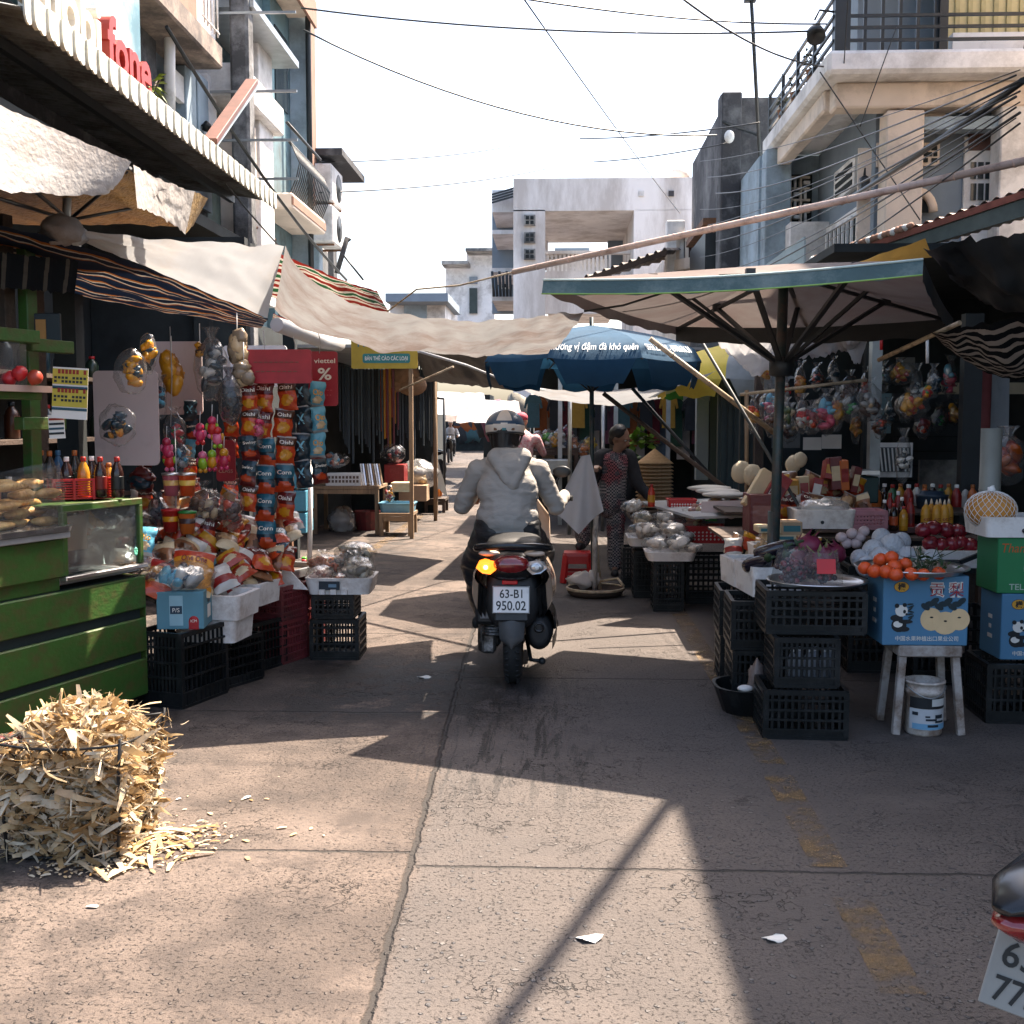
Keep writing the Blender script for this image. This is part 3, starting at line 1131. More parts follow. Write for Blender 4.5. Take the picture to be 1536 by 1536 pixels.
solo(b, 'antenna_pole', p, 'thin upright pole rising above the dark concrete building', 'pole')
t = thing('wall_lantern', at(1297, 280, 12.95), 'dark lantern on the pale door jamb behind the cream column', 'lantern')
b = MB()
b.lathe([(.02, .12), (.06, .09), (.05, .0), (.07, -.12), (.02, -.14)], black, n=8)
b.build('shade', t)
b = MB()
b.tube([(0, .06, .1), (0, 0, .2), (0, 0, .12)], .01, black, 5)
b.build('bracket', t)
b = MB()
pp = [at(1128, 412, 14.5), at(1206, 355, 13.2), at(1206, 402, 13.2), at(1128, 420, 14.5)]
b.prism(pp, (.02, 0, 0), mat('blue sheet metal', (.30, .39, .43), .6, var=.12))
solo(b, 'metal_sheet', pp[0], 'pale blue metal sheet leaning on the roofs below the balcony house', 'sheet')
h = thing('concrete_building', (4, 19, 0), 'bare dark concrete building with stained side walls next to the balcony house', 'building')
R0 = (4, 19, 0)
b = MB()
B(b, 2.55, 8, 17.6, 22, 0, 6.35, mat('grey raw concrete', (.20, .20, .20), .92, var=.25, scale=1.5, bump=.25, dirt=(.06, .06, .065), dirt_amt=.55, dscale=.9))
b.build('wall', h, rel=R0)
b = MB()
B(b, 2.45, 2.75, 17.45, 17.598, 0, 6.4, concd, .02)
B(b, 2.45, 2.549, 17.6, 17.9, 0, 6.4, concd)
b.build('pier', h, rel=R0)
b = MB()
B(b, 2.35, 2.549, 18.4, 20.5, 3.6, 4.5, black)
B(b, 2.3, 2.549, 18.3, 20.7, 4.6, 4.7, rust)
b.build('window', h, rel=R0)
b = MB()
b.tube([(2.9, 17.55, 0), (2.9, 17.55, 4.9), (2.8, 17.55, 5.1), (2.5, 17.55, 5.1)], .02, black, 6)
b.build('conduit', h, rel=R0)
t = thing('street_light', at(1094, 205, 17.3), 'small white lamp on a bracket on the dark concrete building', 'lamp')
b = MB()
b.ball((0, 0, 0), .075, white, 10, 8, sq=(1, .8, 1.3))
b.build('lamp_shade', t)
b = MB()
b.tube([(.02, .05, .15), (-.1, 0, .22), (.5, .2, .05)], .02, black, 6)
b.build('bracket', t)
h = thing('cream_house', (4, 24, 0), 'cream house with a curved balcony and dark red shutter beyond the concrete building', 'house')
R0 = (4, 24, 0)
b = MB()
B(b, 2.3, 8, 22.2, 28, 0, 5.0, cream)
b.build('wall', h, rel=R0)
b = MB()
cx, cyy = 3.4, 22.4
for zz, hh in ((4.35, .2), (4.95, .08)):
 pts = [(cx - 1.3 * cos(a), cyy - 1.2 * sin(a), zz) for a in [pi * k / 14 for k in range(15)]]
 b.prism(pts, (0, 0, hh), cream)
for k in range(15):
 a = pi * k / 14
 b.bar((cx - 1.24 * cos(a), cyy - 1.14 * sin(a), 4.55), (cx - 1.24 * cos(a), cyy - 1.14 * sin(a), 4.95), .06, cream)
b.build('balcony', h, rel=R0)
b = MB()
ypx(b, 1027, 1074, 362, 440, 22.1, .08, mat('dark red shutter', (.10, .04, .045), .6, var=.2))
b.build('shutter', h, rel=R0)
b = MB()
ypx(b, 1000, 1026, 330, 440, 21.9, .3, wwall, .02)
b.build('column', h, rel=R0)
h = thing('gate_building', (1.2, 36, 0), 'big white building with a square open frame at the end of the street', 'building')
R0 = (1.2, 36, 0)
GY = 34
gw = mat('bright white render', (.84, .81, .79), .85, var=.05, scale=1.2, dirt=(.52, .48, .45), dirt_amt=.38, dscale=.8, aniso=(1, 1, .25))
b = MB()
ypx(b, 770, 817, 315, 640, GY, .9, gw)
ypx(b, 770, 1047, 268, 314.8, GY, 6, gw)
ypx(b, 951, 1047, 315, 640, GY, 6, gw)
ypx(b, 738, 770, 285, 318, GY + 1.2, 5, gw)
ypx(b, 738, 772, 318, 470, GY + 4, .3, bluegrey)  # grey wall colour stands in for the shade of the recessed bay
b.build('wall', h, rel=R0)
b = MB()
ypx(b, 817, 951, 407, 470, GY + 1.5, .2, gw)
ypx(b, 817, 951, 376, 380, GY + 1.4, .3, gw)
for k in range(16):
 a = 820 + k * 6.2
 ypx(b, a, a + 3.4, 380, 407, GY + 1.5, .1, gw)
b.build('balustrade', h, rel=R0)
b = MB()
ypx(b, 912, 951, 336, 470, GY + 5.6, .3, bluegrey)
ypx(b, 817, 822, 336, 400, GY + 5.6, .3, gw)
b.build('inner_wall', h, rel=R0)
b = MB()
for yy in (330, 356, 381):
 ypx(b, 786, 803, yy - 8, yy + 8, GY - .12, .118, conc)
 for a, c in ((788.5, -6), (795.5, -6), (788.5, 1), (795.5, 1)):
  ypx(b, a, a + 5, yy + c, yy + c + 5, GY - .15, .03, dark)
b.build('window', h, rel=R0)
b = MB()
for yy in (345, 402, 445):
 ypx(b, 738, 772, yy, yy + 6, GY + .8, 3.4, gw)
b.build('floor_slab', h, rel=R0)
b = MB()
for yy in (352, 366, 425):
 ypx(b, 750, 764, yy - 6, yy + 8, GY + 3.8, .15, wwall)
 ypx(b, 753, 761, yy - 4, yy + 6, GY + 3.75, .04, dglass)
b.build('loggia_window', h, rel=R0)
b = MB()
for yy in (292, 296, 300, 304):
 b.bar(at(738, yy, GY + 1), at(772, yy - 10, GY + .6), .05, black)
for k in range(6):
 b.tube([at(738 + k * 5.5, 407 + (k % 2) * 6, GY + .6), at(741 + k * 5, 445, GY + .6)], .04, black, 5)
b.build('railing', h, rel=R0)
b = MB()
ypx(b, 958, 966, 286, 294, GY - .05, .048, wwall)
ypx(b, 1003, 1011, 286, 294, GY - .05, .048, concd)
b.build('plaque', h, rel=R0)
b = MB()
b.tube([at(866, 318, GY + 2), at(866, 326, GY + 2)], .04, white, 6)
b.ball(at(866, 327, GY + 2), .14, white, 8, 6)
b.build('ceiling_lamp', h, rel=R0)
b = MB()
b.lathe([(.35, 0), (.3, .2), (.02, .5)], cream, at(1018, 268, GY + 2), 8)
b.build('finial', h, rel=R0)
for nm, lb, Y, parts in (
 ('distant_house', 'white house with blue shutters seen through the open frame of the gate building', 60,
     ((822, 920, 382, 470, wwall, 'wall'), (815, 925, 376, 382, conc, 'roof'), (832, 884, 372, 386, bluegrey, 'window'))),
 ('distant_house', 'small white house with flat overhanging roofs left of the gate building', 55,
     ((668, 742, 396, 500, wwall, 'wall'), (700, 742, 376, 396, wwall, 'upper_wall'), (662, 702, 391, 396, conc, 'roof'),
      (698, 744, 372, 376, conc, 'upper_roof'), (704, 716, 432, 470, dglass, 'window'), (704, 716, 415, 425, bluegrey, 'vent'))),
 ('distant_house', 'low pale house with grey metal roof, farthest left of the distant houses', 48,
     ((585, 668, 452, 520, wwall, 'wall'), (578, 672, 440, 452, bluegrey, 'roof'), (606, 640, 456, 478, bwall, 'window'))),
):
 o = thing(nm, at(parts[0][0], 632, Y).to_2d().to_3d(), lb, 'house')
 for q, (a, bb, c, d, m_, pn) in enumerate(parts):
  mb = MB()
  ypx(mb, a, bb, c, d, Y - q * .05 - (1.5 if 'roof' in pn else 0), 6 if q < 2 else 1.5, m_)
  mb.build(pn, o, rel=o.location)
b = MB()
roofm = mat('fibre cement roof', (.26, .23, .21), .9, var=.25, scale=2, dirt=(.10, .09, .08), dirt_amt=.4)
r0, r1, r2, r3 = at(876, 417, 20), at(1000, 374, 20.5), at(1050, 374, 24), at(905, 415, 26)
b.grid(lambda u, v: coons(r0, r1, r2, r3)(u, v) + V((0, 0, .05 * sin(u * 60))), 60, 4, roofm, False)
b.prism([r0, r1, r1 - V((0, 0, .1)), r0 - V((0, 0, .1))], (0, .04, 0), woodd)
o = solo(b, 'sheet_roof', r0, 'sloping grey sheet roof between the cream house and the gate building', 'roof')
h = thing('corner_house', (5, 7, 0), 'plain house whose overhanging upper floor shades the right stalls', 'house')
R0 = (5, 7, 0)
b = MB()
B(b, 4.9, 10, 1.0, 10.6, 0, 8, cream)
b.build('wall', h, rel=R0)
b = MB()
B(b, 2.98, 4.9, 1.0, 9.6, 5.5, 5.75, wwall)
B(b, 2.98, 3.1, 1.0, 9.6, 5.752, 6.5, wwall)
b.build('balcony_slab', h, rel=R0)
b = MB()
b.tube([(2.98, 8.1, 5.45), (2.55, 6.86, 5.5), (1.85, 4.8, 5.55)], .03, bamboo, 8)  # unseen pole, added to cast the diagonal shadow line on the road
b.build('laundry_pole', h, rel=R0)
def sheet(name, label, cat, corners, m, nu=36, nv=20, group=None, uvs=(1, 1), **k):
 f = coons(*corners, **k)
 b = MB()
 b.grid(f, nu, nv, m, True, uvs)
 c = (V(corners[0]) + V(corners[1]) + V(corners[2]) + V(corners[3])) / 4
 return solo(b, name, c, label, cat, group)
um = thing('beach_umbrella', (-2.3, 5.4, 2.6), 'tilted silver umbrella with gold lining over the green cart', 'umbrella')
RU = (-2.3, 5.4, 2.6)
b = MB()
b.grid(coons(at(-160, 90, 4.3), at(197, 243, 5.25), at(158, 292, 5.15), at(-160, 255, 4.1), e=(0,.02,.03,0), wr=.025, ws=3, seed=1), 40, 14, silvercl)
b.build('outer_panel', um, rel=RU)
b = MB()
b.grid(coons(at(200, 247, 5.25), at(292, 287, 6.1), at(278, 352, 6.1), at(206, 312, 5.25), e=(.015, 0, -.02, 0), wr=.04, ws=4, seed=4), 24, 14, silvercl)
b.grid(coons(at(292, 287, 6.1), at(312, 298, 6.5), at(290, 338, 6.5), at(278, 352, 6.1), wr=.02), 8, 8, goldcl)
b.build('valance', um, rel=RU)
b = MB()
b.grid(coons(at(-160, 262, 4.15), at(196, 256, 5.3), at(275, 338, 6.2), at(-160, 335, 5.8), wr=.05, ws=3, sag=-.05, seed=9), 36, 18, goldcl)
b.build('lining', um, rel=RU)
b = MB()
hub = at(104, 330, 5.55)
for q in ((-100, 268, 4.3), (30, 268, 4.7), (196, 252, 5.3), (288, 296, 6.2)):
 b.tube([hub, at(*q)], .009, black, 6)
b.tube([hub + V((0, 0, .25)), hub - V((0.02, 0, .12))], .022, steel, 8)
b.build('frame', um, rel=RU)
strip1 = stripes('blue orange stripes', [(.30, '#16243a'), (.10, '#b06a2c'), (.06, '#cfc6b8'), (.22, '#16243a'), (.08, '#cfc6b8'), (.05, '#a85f28'), (.19, '#1b2a40')], .22, axis=1, transl=.1)
sheet('striped_awning', 'blue, orange and white striped awning sloping over the snack stall', 'awning',
      (at(-120, 315, 4.6), at(402, 478, 7.0), at(392, 492, 7.5), at(-120, 392, 6.2)), strip1, 60, 24, sag=.02, e=(-.07, 0, .02, 0), wr=.03, ws=3)
strip0 = stripes('dark valance stripes', [(.62, '#10161c'), (.2, '#5f5a52'), (.18, '#151a20')], .16, axis=0, transl=.05)
sheet('awning_valance', 'dark striped valance hanging in folds at the left edge', 'valance',
      (at(-90, 368, 5.0), at(118, 392, 5.7), at(112, 440, 5.7), at(-90, 425, 5.0)), strip0, 50, 6, wr=.05, ws=6)
sheet('white_tarpaulin', 'white tarpaulin tied in a knot, drooping to a point over the snack stall', 'tarpaulin',
      (at(70, 335, 5.3), at(426, 366, 5.84), at(401, 477, 6.2), at(100, 350, 5.45)), whitecl, 44, 24, sag=.03, e=(.03, -.02, .0, 0), wr=.045, ws=1.6, seed=3)
b = MB()
b.ball(at(92, 345, 5.35), .07, pinkcl, 12, 8, jit=.5, seed=4, sq=(1.6, 1, .9))
b.ball(at(112, 352, 5.4), .05, whitecl, 12, 8, jit=.5, seed=7, sq=(1.2, 1, 1))
solo(b, 'cloth_knot', at(92, 345, 5.35), 'bunched cloth knot at the left end of the white tarpaulin', 'knot')
sheet('street_tarpaulin', 'long faded pink tarpaulin slung across the street above the scooter', 'tarpaulin',
      (at(428, 368, 5.85), at(876, 467, 6.3), at(822, 529, 8.6), at(412, 462, 7.4)), pinkcl, 60, 26, sag=.05, e=(.23, .03, .13, .02), wr=.06, ws=2.4, seed=6, sk=.62)
strip2 = stripes('red green stripes', [(.25, '#8c2a22'), (.12, '#d8cfc0'), (.22, '#2b5b3a'), (.12, '#d8cfc0'), (.12, '#8c2a22'), (.17, '#d8cfc0')], .33, axis=1, transl=.3)
sheet('striped_awning', 'red, green and white striped awning beyond the white tarpaulin', 'awning',
      (at(405, 372, 8.6), at(565, 436, 12.5), at(590, 480, 13.5), at(380, 440, 9.8)), strip2, 30, 20, wr=.04, e=(.03, 0, .03, 0), sag=-.05, uvs=(1, 1))
sheet('striped_awning', 'narrow red and green striped awning hem under the street tarpaulin', 'awning',
      (at(410, 470, 7.9), at(500, 508, 9.2), at(497, 520, 9.4), at(408, 484, 8.0)), strip2, 20, 8, wr=.02)
b = MB()
p, q = at(415, 487, 7.9), at(508, 516, 9.2)
b.tube([p, lerp(p, q, .35), lerp(p, q, .7) - V((0, 0, .02)), q], [.05, .06, .055, .06], whitecl, 10)
solo(b, 'rolled_tarpaulin', p, 'rolled up white tarpaulin tied beside the red sign', 'tarpaulin')
sheet('white_tarpaulin', 'bright white tarpaulin stretched below the blue umbrella', 'tarpaulin',
      (at(768, 577, 11.5), at(1075, 556, 11), at(1010, 594, 14.5), at(800, 590, 15)), whitecl, 40, 16, sag=.08, e=(.12, 0, .1, 0), wr=.04)
sheet('dark_tarpaulin', 'dark blue-black tarpaulin hanging between yellow sign and blue umbrella', 'tarpaulin',
      (at(622, 528, 11.5), at(735, 533, 11.2), at(770, 585, 13.0), at(640, 572, 14)), blackcl, 24, 14, sag=.05, wr=.06)
sheet('dark_tarpaulin', 'black tarpaulin draped over the roofs at the right edge', 'tarpaulin',
      (at(1384, 372, 5.7), at(1680, 325, 5.0), at(1700, 500, 5.3), at(1470, 452, 6.3)), blackcl, 30, 18, sag=.1, wr=.09, ws=3)
strip3 = stripes('black white stripes', [(.55, '#15191d'), (.45, '#a99f94')], .105, axis=1, transl=.1)
sheet('striped_tarpaulin', 'black and white striped cloth sagging from a bamboo pole at the right edge', 'tarpaulin',
      (at(1396, 498, 6.4), at(1600, 455, 6.0), at(1620, 545, 6.6), at(1412, 508, 6.6)), strip3, 40, 24, sag=.06, e=(.02, 0, .16, 0), wr=.05)
sheet('grey_tarpaulin', 'crumpled silvery plastic sheet hanging behind the umbrella pole', 'tarpaulin',
      (at(1052, 490, 9.3), at(1306, 500, 9.0), at(1292, 522, 9.6), at(1130, 564, 9.9)), mat('silver sheet', (.55, .55, .56), .4, var=.15, scale=4, bump=.4, bscale=10, transl=.25), 46, 24, sag=.05, e=(0, 0, -.06, 0), wr=.16, ws=3.2, seed=2)
b = MB()
b.grid(coons(at(1268, 520, 9.2), at(1303, 505, 9.2), at(1290, 545, 9.25), at(1282, 546, 9.2), wr=.05), 10, 10, whitecl)
solo(b, 'cloth_corner', at(1285, 525, 9.2), 'loose white cloth corner dangling right of the umbrella struts', 'cloth')
FL, FR = at(815, 421, 6.0), at(1385, 390, 5.3)
ux = (FR - FL)
ux.z = 0
uy = V((-ux.y, ux.x, 0))
BL, BR = FL + uy * 1.33 + V((0, 0, -.05)), FR + uy * 1.33 + V((0, 0, -.06))
um = thing('market_umbrella', (1.36, 6.95, 0), 'big square umbrella with teal front hem on a dark green pole', 'umbrella')
RU = (1.36, 6.95, 0)
apex = V((1.36, 6.95, 2.44))
b = MB()
CN = [FL, FR, BR, BL]
for i in range(4):
 p, q = CN[i], CN[(i + 1) % 4]
 def f(u, v, p=p, q=q):
  r = lerp(p, q, u)
  z = lerp(r, apex, v)
  return z - V((0, 0, .05 * sin(pi * u) * sin(pi * min(1, v * 1.1)) + .03 * sin(pi * u) * (1 - v)))
 b.grid(f, 24, 12, undercl)
b.build('canopy', um, rel=RU)
hm = {0: (tealcl, .072), 1: (blackcl, .1), 2: (blackcl, .11), 3: (undercl, .06)}
for i in range(4):
 p, q = CN[i], CN[(i + 1) % 4]
 b = MB()
 mm, hh = hm[i]
 b.grid(lambda u, v: lerp(p, q, u) - V((0, 0, .03 * sin(pi * u) + v * hh)) + uy * (-.012 * v) * (1 if i == 0 else 0) + V((0, 0, .006 * sin(u * 40) * v)), 40, 3, mm)
 b.build('hem', um, rel=RU)
b = MB()
wt = mat('pale hem edge', (.55, .66, .62), .7)
b.tube([lerp(FL, FR, t) + V((0, 0, .004 - .03 * sin(pi * t))) for t in [k / 12 for k in range(13)]], .006, wt, 6)
b.tube([lerp(FL, FR, t) - V((0, 0, .07 + .03 * sin(pi * t))) - uy * .012 for t in [k / 12 for k in range(13)]], .004, plain('#8fb85a'), 6)
b.build('piping', um, rel=RU)
polem = mat('dark green pole', (.025, .045, .045), .4, var=.3, scale=6, dirt=(.09, .06, .05), dirt_amt=.3, dscale=9)
b = MB()
b.tube([(1.33, 7.0, 0), apex - V((0, 0, .02))], .031, polem, 12)
b.tube([(1.33, 7.0, .28), (1.335, 6.99, .95)], .038, polem, 12)
b.build('pole', um, rel=RU)
b = MB()
hb = V((1.357, 6.955, 1.83))
b.lathe([(.045, -.06), (.075, -.05), (.075, .05), (.045, .06)], black, hb, 12)
b.build('hub', um, rel=RU)
b = MB()
b.lathe([(.05, -.08), (.07, -.05), (.03, .0)], black, apex - V((0, 0, .05)), 12)
b.build('top_hub', um, rel=RU)
for k in range(8):
 p, q = CN[k // 2], CN[(k // 2 + 1) % 4]
 e = p if k % 2 == 0 else lerp(p, q, .5)
 mid = lerp(apex, e, .58) - V((0, 0, .03))
 b = MB()
 b.bar(hb, mid, .03, black, .02)
 b.build('strut', um, rel=RU)
 b = MB()
 b.bar(apex - V((0, 0, .06)), lerp(apex, e, .985) - V((0, 0, .025)), .026, black, .018)
 b.box(mid, (.05, .05, .05), black)
 b.build('rib', um, rel=RU)
def octa(name, c, r, zr, za, mats_, flap, label, rot=pi / 8, tilt=(0, 0)):
 t = thing(name, (c[0], c[1], 0), label, 'umbrella')
 A = V((tilt[0], tilt[1], za))
 P = []
 for k in range(8):
  a = rot + k * pi / 4 - pi / 2
  P.append(V((r * cos(a), r * sin(a), zr)))
 for k in range(8):
  p, q = P[k - 1], P[k]
  mm = mats_[k % len(mats_)]
  b = MB()
  def pf(u, v):
   x = lerp(lerp(p, q, u), A, v)
   x.z = lerp(zr, za, v ** .42) - .015 * sin(pi * u) * (1 - v)
   return x
  b.grid(pf, 10, 16, mm)
  o = b.build('panel', t)
  b = MB()
  def fl(u, v):
   g_ = .06 + .13 * v
   uu = lerp(g_, 1 - g_, u)
   x = lerp(p, q, uu)
   d = V((x.x, x.y, 0)).normalized()
   return x - V((0, 0, .015 * sin(pi * uu) + v * flap)) - d * (.03 * v * v) + V((0, 0, .012 * sin(u * 9 + k) * v))
  b.grid(fl, 10, 5, mm)
  b.build('flap', t)
 return t, P, A
um, P, A = octa('blue_umbrella', (.30, 9.95), .98, 2.0, 2.33, [bluecl], .2, 'blue octagonal umbrella with white handwriting over the fish stall')
wtx = plain('#d9dde0', .7)
for k, tx, hh, wd, sh in ((0, 'hương vị đậm đà khó quên', .075, .69, .25), (1, '0933.235.257 - 0978.636.30', .07, .56, 0)):
 p, q = P[k - 1], P[k]
 x = (q - p).normalized()
 mid = (p + q) / 2
 p15 = lerp(mid, A, .15)
 p15.z = 2.0 + .33 * .15 ** .42
 up_ = (p15 - mid).normalized()
 n = x.cross(up_)
 M = Matrix((x, up_, n)).transposed()
 c = (mid + p15) / 2 + n * .03
 b = MB()
 b.text(tx, c, M, hh, wtx, shear=sh, bold=.006, width=wd)
 b.build('lettering', um)
b = MB()
b.tube([(.03, .02, .0), (.01, 0, 1.0), (0, 0, 2.4)], .02, polem, 10)
b.build('pole', um)
for k in range(8):
 b = MB()
 b.tube([(0, 0, 1.75), lerp(A, P[k], .55) + V((0, 0, .02))], .007, black, 5)
 b.tube([A - V((0, 0, .03)), lerp(A, P[k], .7) + V((0, 0, .02)), P[k] - V((0, 0, .01))], .007, black, 5)
 b.build('rib', um)
um, P, A = octa('yellow_umbrella', (1.95, 12.4), .92, 1.93, 2.36, [mat('pale grey canvas', (.42, .45, .47), .8, transl=.3), yelcl, yelcl, greycl, greycl, mat('green canvas', (.06, .25, .05), .7, transl=.3), yelcl, yelcl], .17,
    'yellow and grey umbrella in front of the dark shutters', rot=.5)
b = MB()
b.tube([(0, 0, 0), (0, 0, 2.35)], .02, polem, 8)
b.build('pole', um)
for k in range(8):
 b = MB()
 b.tube([(0, 0, 1.7), lerp(A, P[k], .55) + V((0, 0, .02))], .007, black, 5)
 b.build('rib', um)
t = thing('tile_roof', at(1400, 330, 8.8), 'low market roof with rust red edge and pale ridge at the right', 'roof')
RR = t.location.copy()
p0, p1, p2, p3 = at(1212, 394, 9.8), at(1640, 248, 7.6), at(1760, 262, 8.6), at(1330, 388, 11.2)
b = MB()
b.grid(lambda u, v: coons(p0, p1, p2, p3)(u, v) + V((0, 0, .012 * sin(u * 160))), 160, 6, mat('pale roof tiles', (.55, .45, .40), .8, var=.2, scale=4), True)
b.build('sheet', t, rel=RR)
b = MB()
d = V((0, 0, -.06))
b.prism([p0 + V((0, 0, -.01)), p1 + V((0, 0, -.01)), p1 + d, p0 + d], (0, -.03, 0), mat('rust red edge', (.22, .07, .05), .7, var=.3, scale=9))
b.build('edge', t, rel=RR)
b = MB()
b.prism([p0 + d * 1.1, p1 + d * 1.1, p1 + d * 3.2, p0 + d * 2.5], (0, .03, 0), mat('grey teal fascia', (.07, .10, .10), .6, var=.3))
b.build('fascia', t, rel=RR)
b = MB()
for k in range(26):
 tt = .02 + k * .016
 q = lerp(p0, p1, tt) + V((0, -.02, .012))
 b.ball(q, .03, terra if k % 3 else wwall, 8, 5, jit=.3, seed=k)
b.build('ridge_tile', t, rel=RR)
sheet('orange_cloth', 'strip of mustard cloth tucked under the rust edged roof', 'cloth', (at(1290, 392, 7.8), at(1388, 358, 7.3), at(1398, 385, 7.3), at(1282, 402, 7.8)), mat('mustard cloth', (.45, .24, .04), .8, var=.2), 14, 8, wr=.03)
pinkb = mat('pinkish bamboo', (.56, .42, .36), .55, var=.15, scale=5, dirt=(.3, .2, .16), dirt_amt=.25, dscale=9)
def pole(name, pts, r, m, label, cat='pole', group=None, n=8):
 b = MB()
 pts = [at(*p) for p in pts]
 b.tube(pts, r, m, n)
 if m in (bamboo, pinkb):
  L = (pts[-1] - pts[0]).length
  for k in range(int(L / .35)):
   q = lerp(pts[0], pts[-1], (k + .6) / (L / .35)) if len(pts) == 2 else None
   if q is not None:
    dd = (pts[-1] - pts[0]).normalized()
    b.tube([q - dd * .006, q + dd * .006], (r if not hasattr(r, '__len__') else r[0]) * 1.12, m, n)
 return solo(b, name, pts[0], label, cat, group)
pole('bamboo_pole', [(1580, 232, 6.6), (770, 408, 9.6)], .024, pinkb, 'long pale bamboo pole crossing in front of the balcony house')
pole('rope', [(770, 408, 9.6), (690, 428, 10.2), (625, 434, 10.8), (575, 472, 11.4)], .008, bamboo, 'rope from the long bamboo pole towards the left awnings', 'rope')
pole('rope', [(876, 467, 6.3), (935, 458, 6.3), (1040, 425, 6.1)], .006, black, 'dark cord tying the street tarpaulin to the big umbrella', 'rope')
pole('rope', [(628, 527, 9), (700, 548, 10), (780, 580, 11.3), (905, 596, 12.4)], .012, whitecl, 'pale rope running under the street tarpaulin to the white sheet', 'rope')
pole('bamboo_pole', [(975, 508, 8.6), (1165, 652, 8.8)], .02, bamboo, 'slanting bamboo prop crossing the yellow umbrella')
pole('steel_prop', [(1048, 505, 8.4), (1240, 830, 8.0)], .012, plain('#4a4f52', .6), 'thin grey steel prop slanting behind the umbrella pole')
pole('wooden_prop', [(905, 590, 10.4), (1105, 745, 10.2)], .02, woodd, 'dark wooden prop slanting past the conical hats')
pole('wooden_prop', [(948, 582, 10.6), (1090, 740, 10.4)], .016, black, 'thin black prop beside the dark wooden prop')
pole('bamboo_pole', [(1318, 540, 6.9), (1440, 484, 6.3)], .014, bamboo, 'short bamboo stick holding up the striped cloth')
pole('rope', [(600, 585, 11), (680, 550, 10.5)], .01, bamboo, 'short pale stick under the dark tarpaulin at left', 'stick')
t = thing('utility_pole', (2.52, 5.9, 0), 'dark utility pole with a tangle of cables at the right edge', 'pole')
b = MB()
b.tube([(0, 0, 0), (.03, 0, 3), (.02, 0, 4.6)], [.1, .09, .08], mat('dark pole', (.03, .04, .04), .8, var=.3), 12)
b.build('shaft', t)
b = MB()
for k in range(16):
 pts = [V((-.1 + .02 * cos(k), -.12, 3.25 + .03 * k)) + V((RNG.uniform(-.16, .12), RNG.uniform(-.1, .05), RNG.uniform(-.22, .2))) for _ in range(5)]
 b.tube(pts, .008, black, 5)
b.build('cable_tangle', t)
def wire(a, c, sag, r, label):
 p, q = at(*a), at(*c)
 b = MB()
 pts = []
 for k in range(17):
  u = k / 16
  pts.append(lerp(p, q, u) - V((0, 0, sag * 4 * u * (1 - u))))
 b.tube(pts, r, black, 5)
 return solo(b, 'overhead_wire', lerp(p, q, .5), label, 'wire', 'overhead wires')
wire((455, 45, 14), (1075, 203, 16), .35, .013, 'long wire sagging from the teal house over the gate building')
wire((452, 12, 13), (1240, 46, 12.3), .12, .011, 'topmost wavy wire across the white sky')
wire((780, -10, 12), (1020, 320, 30), .05, .009, 'steep straight wire falling from the top of the sky to the gate building')
wire((760, -6, 9), (1240, 36, 12), .06, .009, 'wire sloping from top centre to the balcony corner')
wire((480, 243, 17), (785, 215, 30), .1, .012, 'faint wire above the far houses, upper one of the pair')
wire((480, 289, 17), (820, 253, 30), .1, .013, 'faint wire above the far houses, lower one of the pair')
wire((870, 208, 20), (1140, 184, 16), .05, .011, 'wire ending at the antenna pole from the left')
wire((890, 243, 20), (1090, 215, 17), .04, .010, 'wire ending at the small lamp on the concrete building')
wire((1020, -5, 9), (1235, 100, 12), .1, .009, 'wire with a small coil, slanting down to the balcony railing')
for k in range(11):
 y0 = 170 + k * 24
 lb = ['uppermost', 'second', 'third', 'fourth', 'fifth', 'sixth', 'seventh', 'eighth', 'ninth', 'tenth', 'lowest'][k]
 wire((1050 + (k % 3) * 12, y0 + 72, 17.4), (1530 - (k % 2) * 6, 105 + k * 8, 5.9), .08 + .03 * (k % 4), .0035 + .002 * (k % 3),
         lb + ' of the cables fanning from the right pole past the balcony house')
wire((1230, 108, 12.2), (1380, 330, 12), .0, .007, 'thin wire hanging down across the cream column')
wire((1345, 40, 12.2), (1290, 190, 12.2), .0, .006, 'thin wire dropping from the balcony railing to the slab')
wire((1536, 120, 6), (1262, 305, 9.5), .02, .02, 'thick black cable slanting from the pole to the low roof')
wire((250, 40, 9.8), (520, 420, 15), .15, .018, 'thick black cable running down along the left houses')
wire((230, 130, 9.5), (470, 420, 14), .1, .010, 'thin dark cable under the thick one on the left houses')
wire((1272, -4, 12), (1266, 95, 12.3), .02, .006, 'short thin wire beside the thick corner post of the balcony')
def rrect(cx, cy, z, hx, hy, r, n=4):
 """rounded rectangle ring in the xy plane"""
 r = min(r, hx * .99, hy * .99)
 pts = []
 for qx, qy, a0 in ((1, 1, 0), (-1, 1, pi / 2), (-1, -1, pi), (1, -1, 3 * pi / 2)):
  for k in range(n + 1):
   a = a0 + pi / 2 * k / n
   pts.append(V((cx + qx * (hx - r) + r * cos(a), cy + qy * (hy - r) + r * sin(a), z)))
 return pts
def loft(mb, rings, m, smooth=True, cap0=True, cap1=True):
 n = len(rings[0])
 vs = [p for r in rings for p in r]
 fs = []
 for i in range(len(rings) - 1):
  for j in range(n):
   fs.append((i * n + j, i * n + (j + 1) % n, (i + 1) * n + (j + 1) % n, (i + 1) * n + j))
 if cap0:
  fs.append(tuple(range(n))[::-1])
 if cap1:
  k = (len(rings) - 1) * n
  fs.append(tuple(k + j for j in range(n)))
 return mb.add(vs, fs, m, smooth)
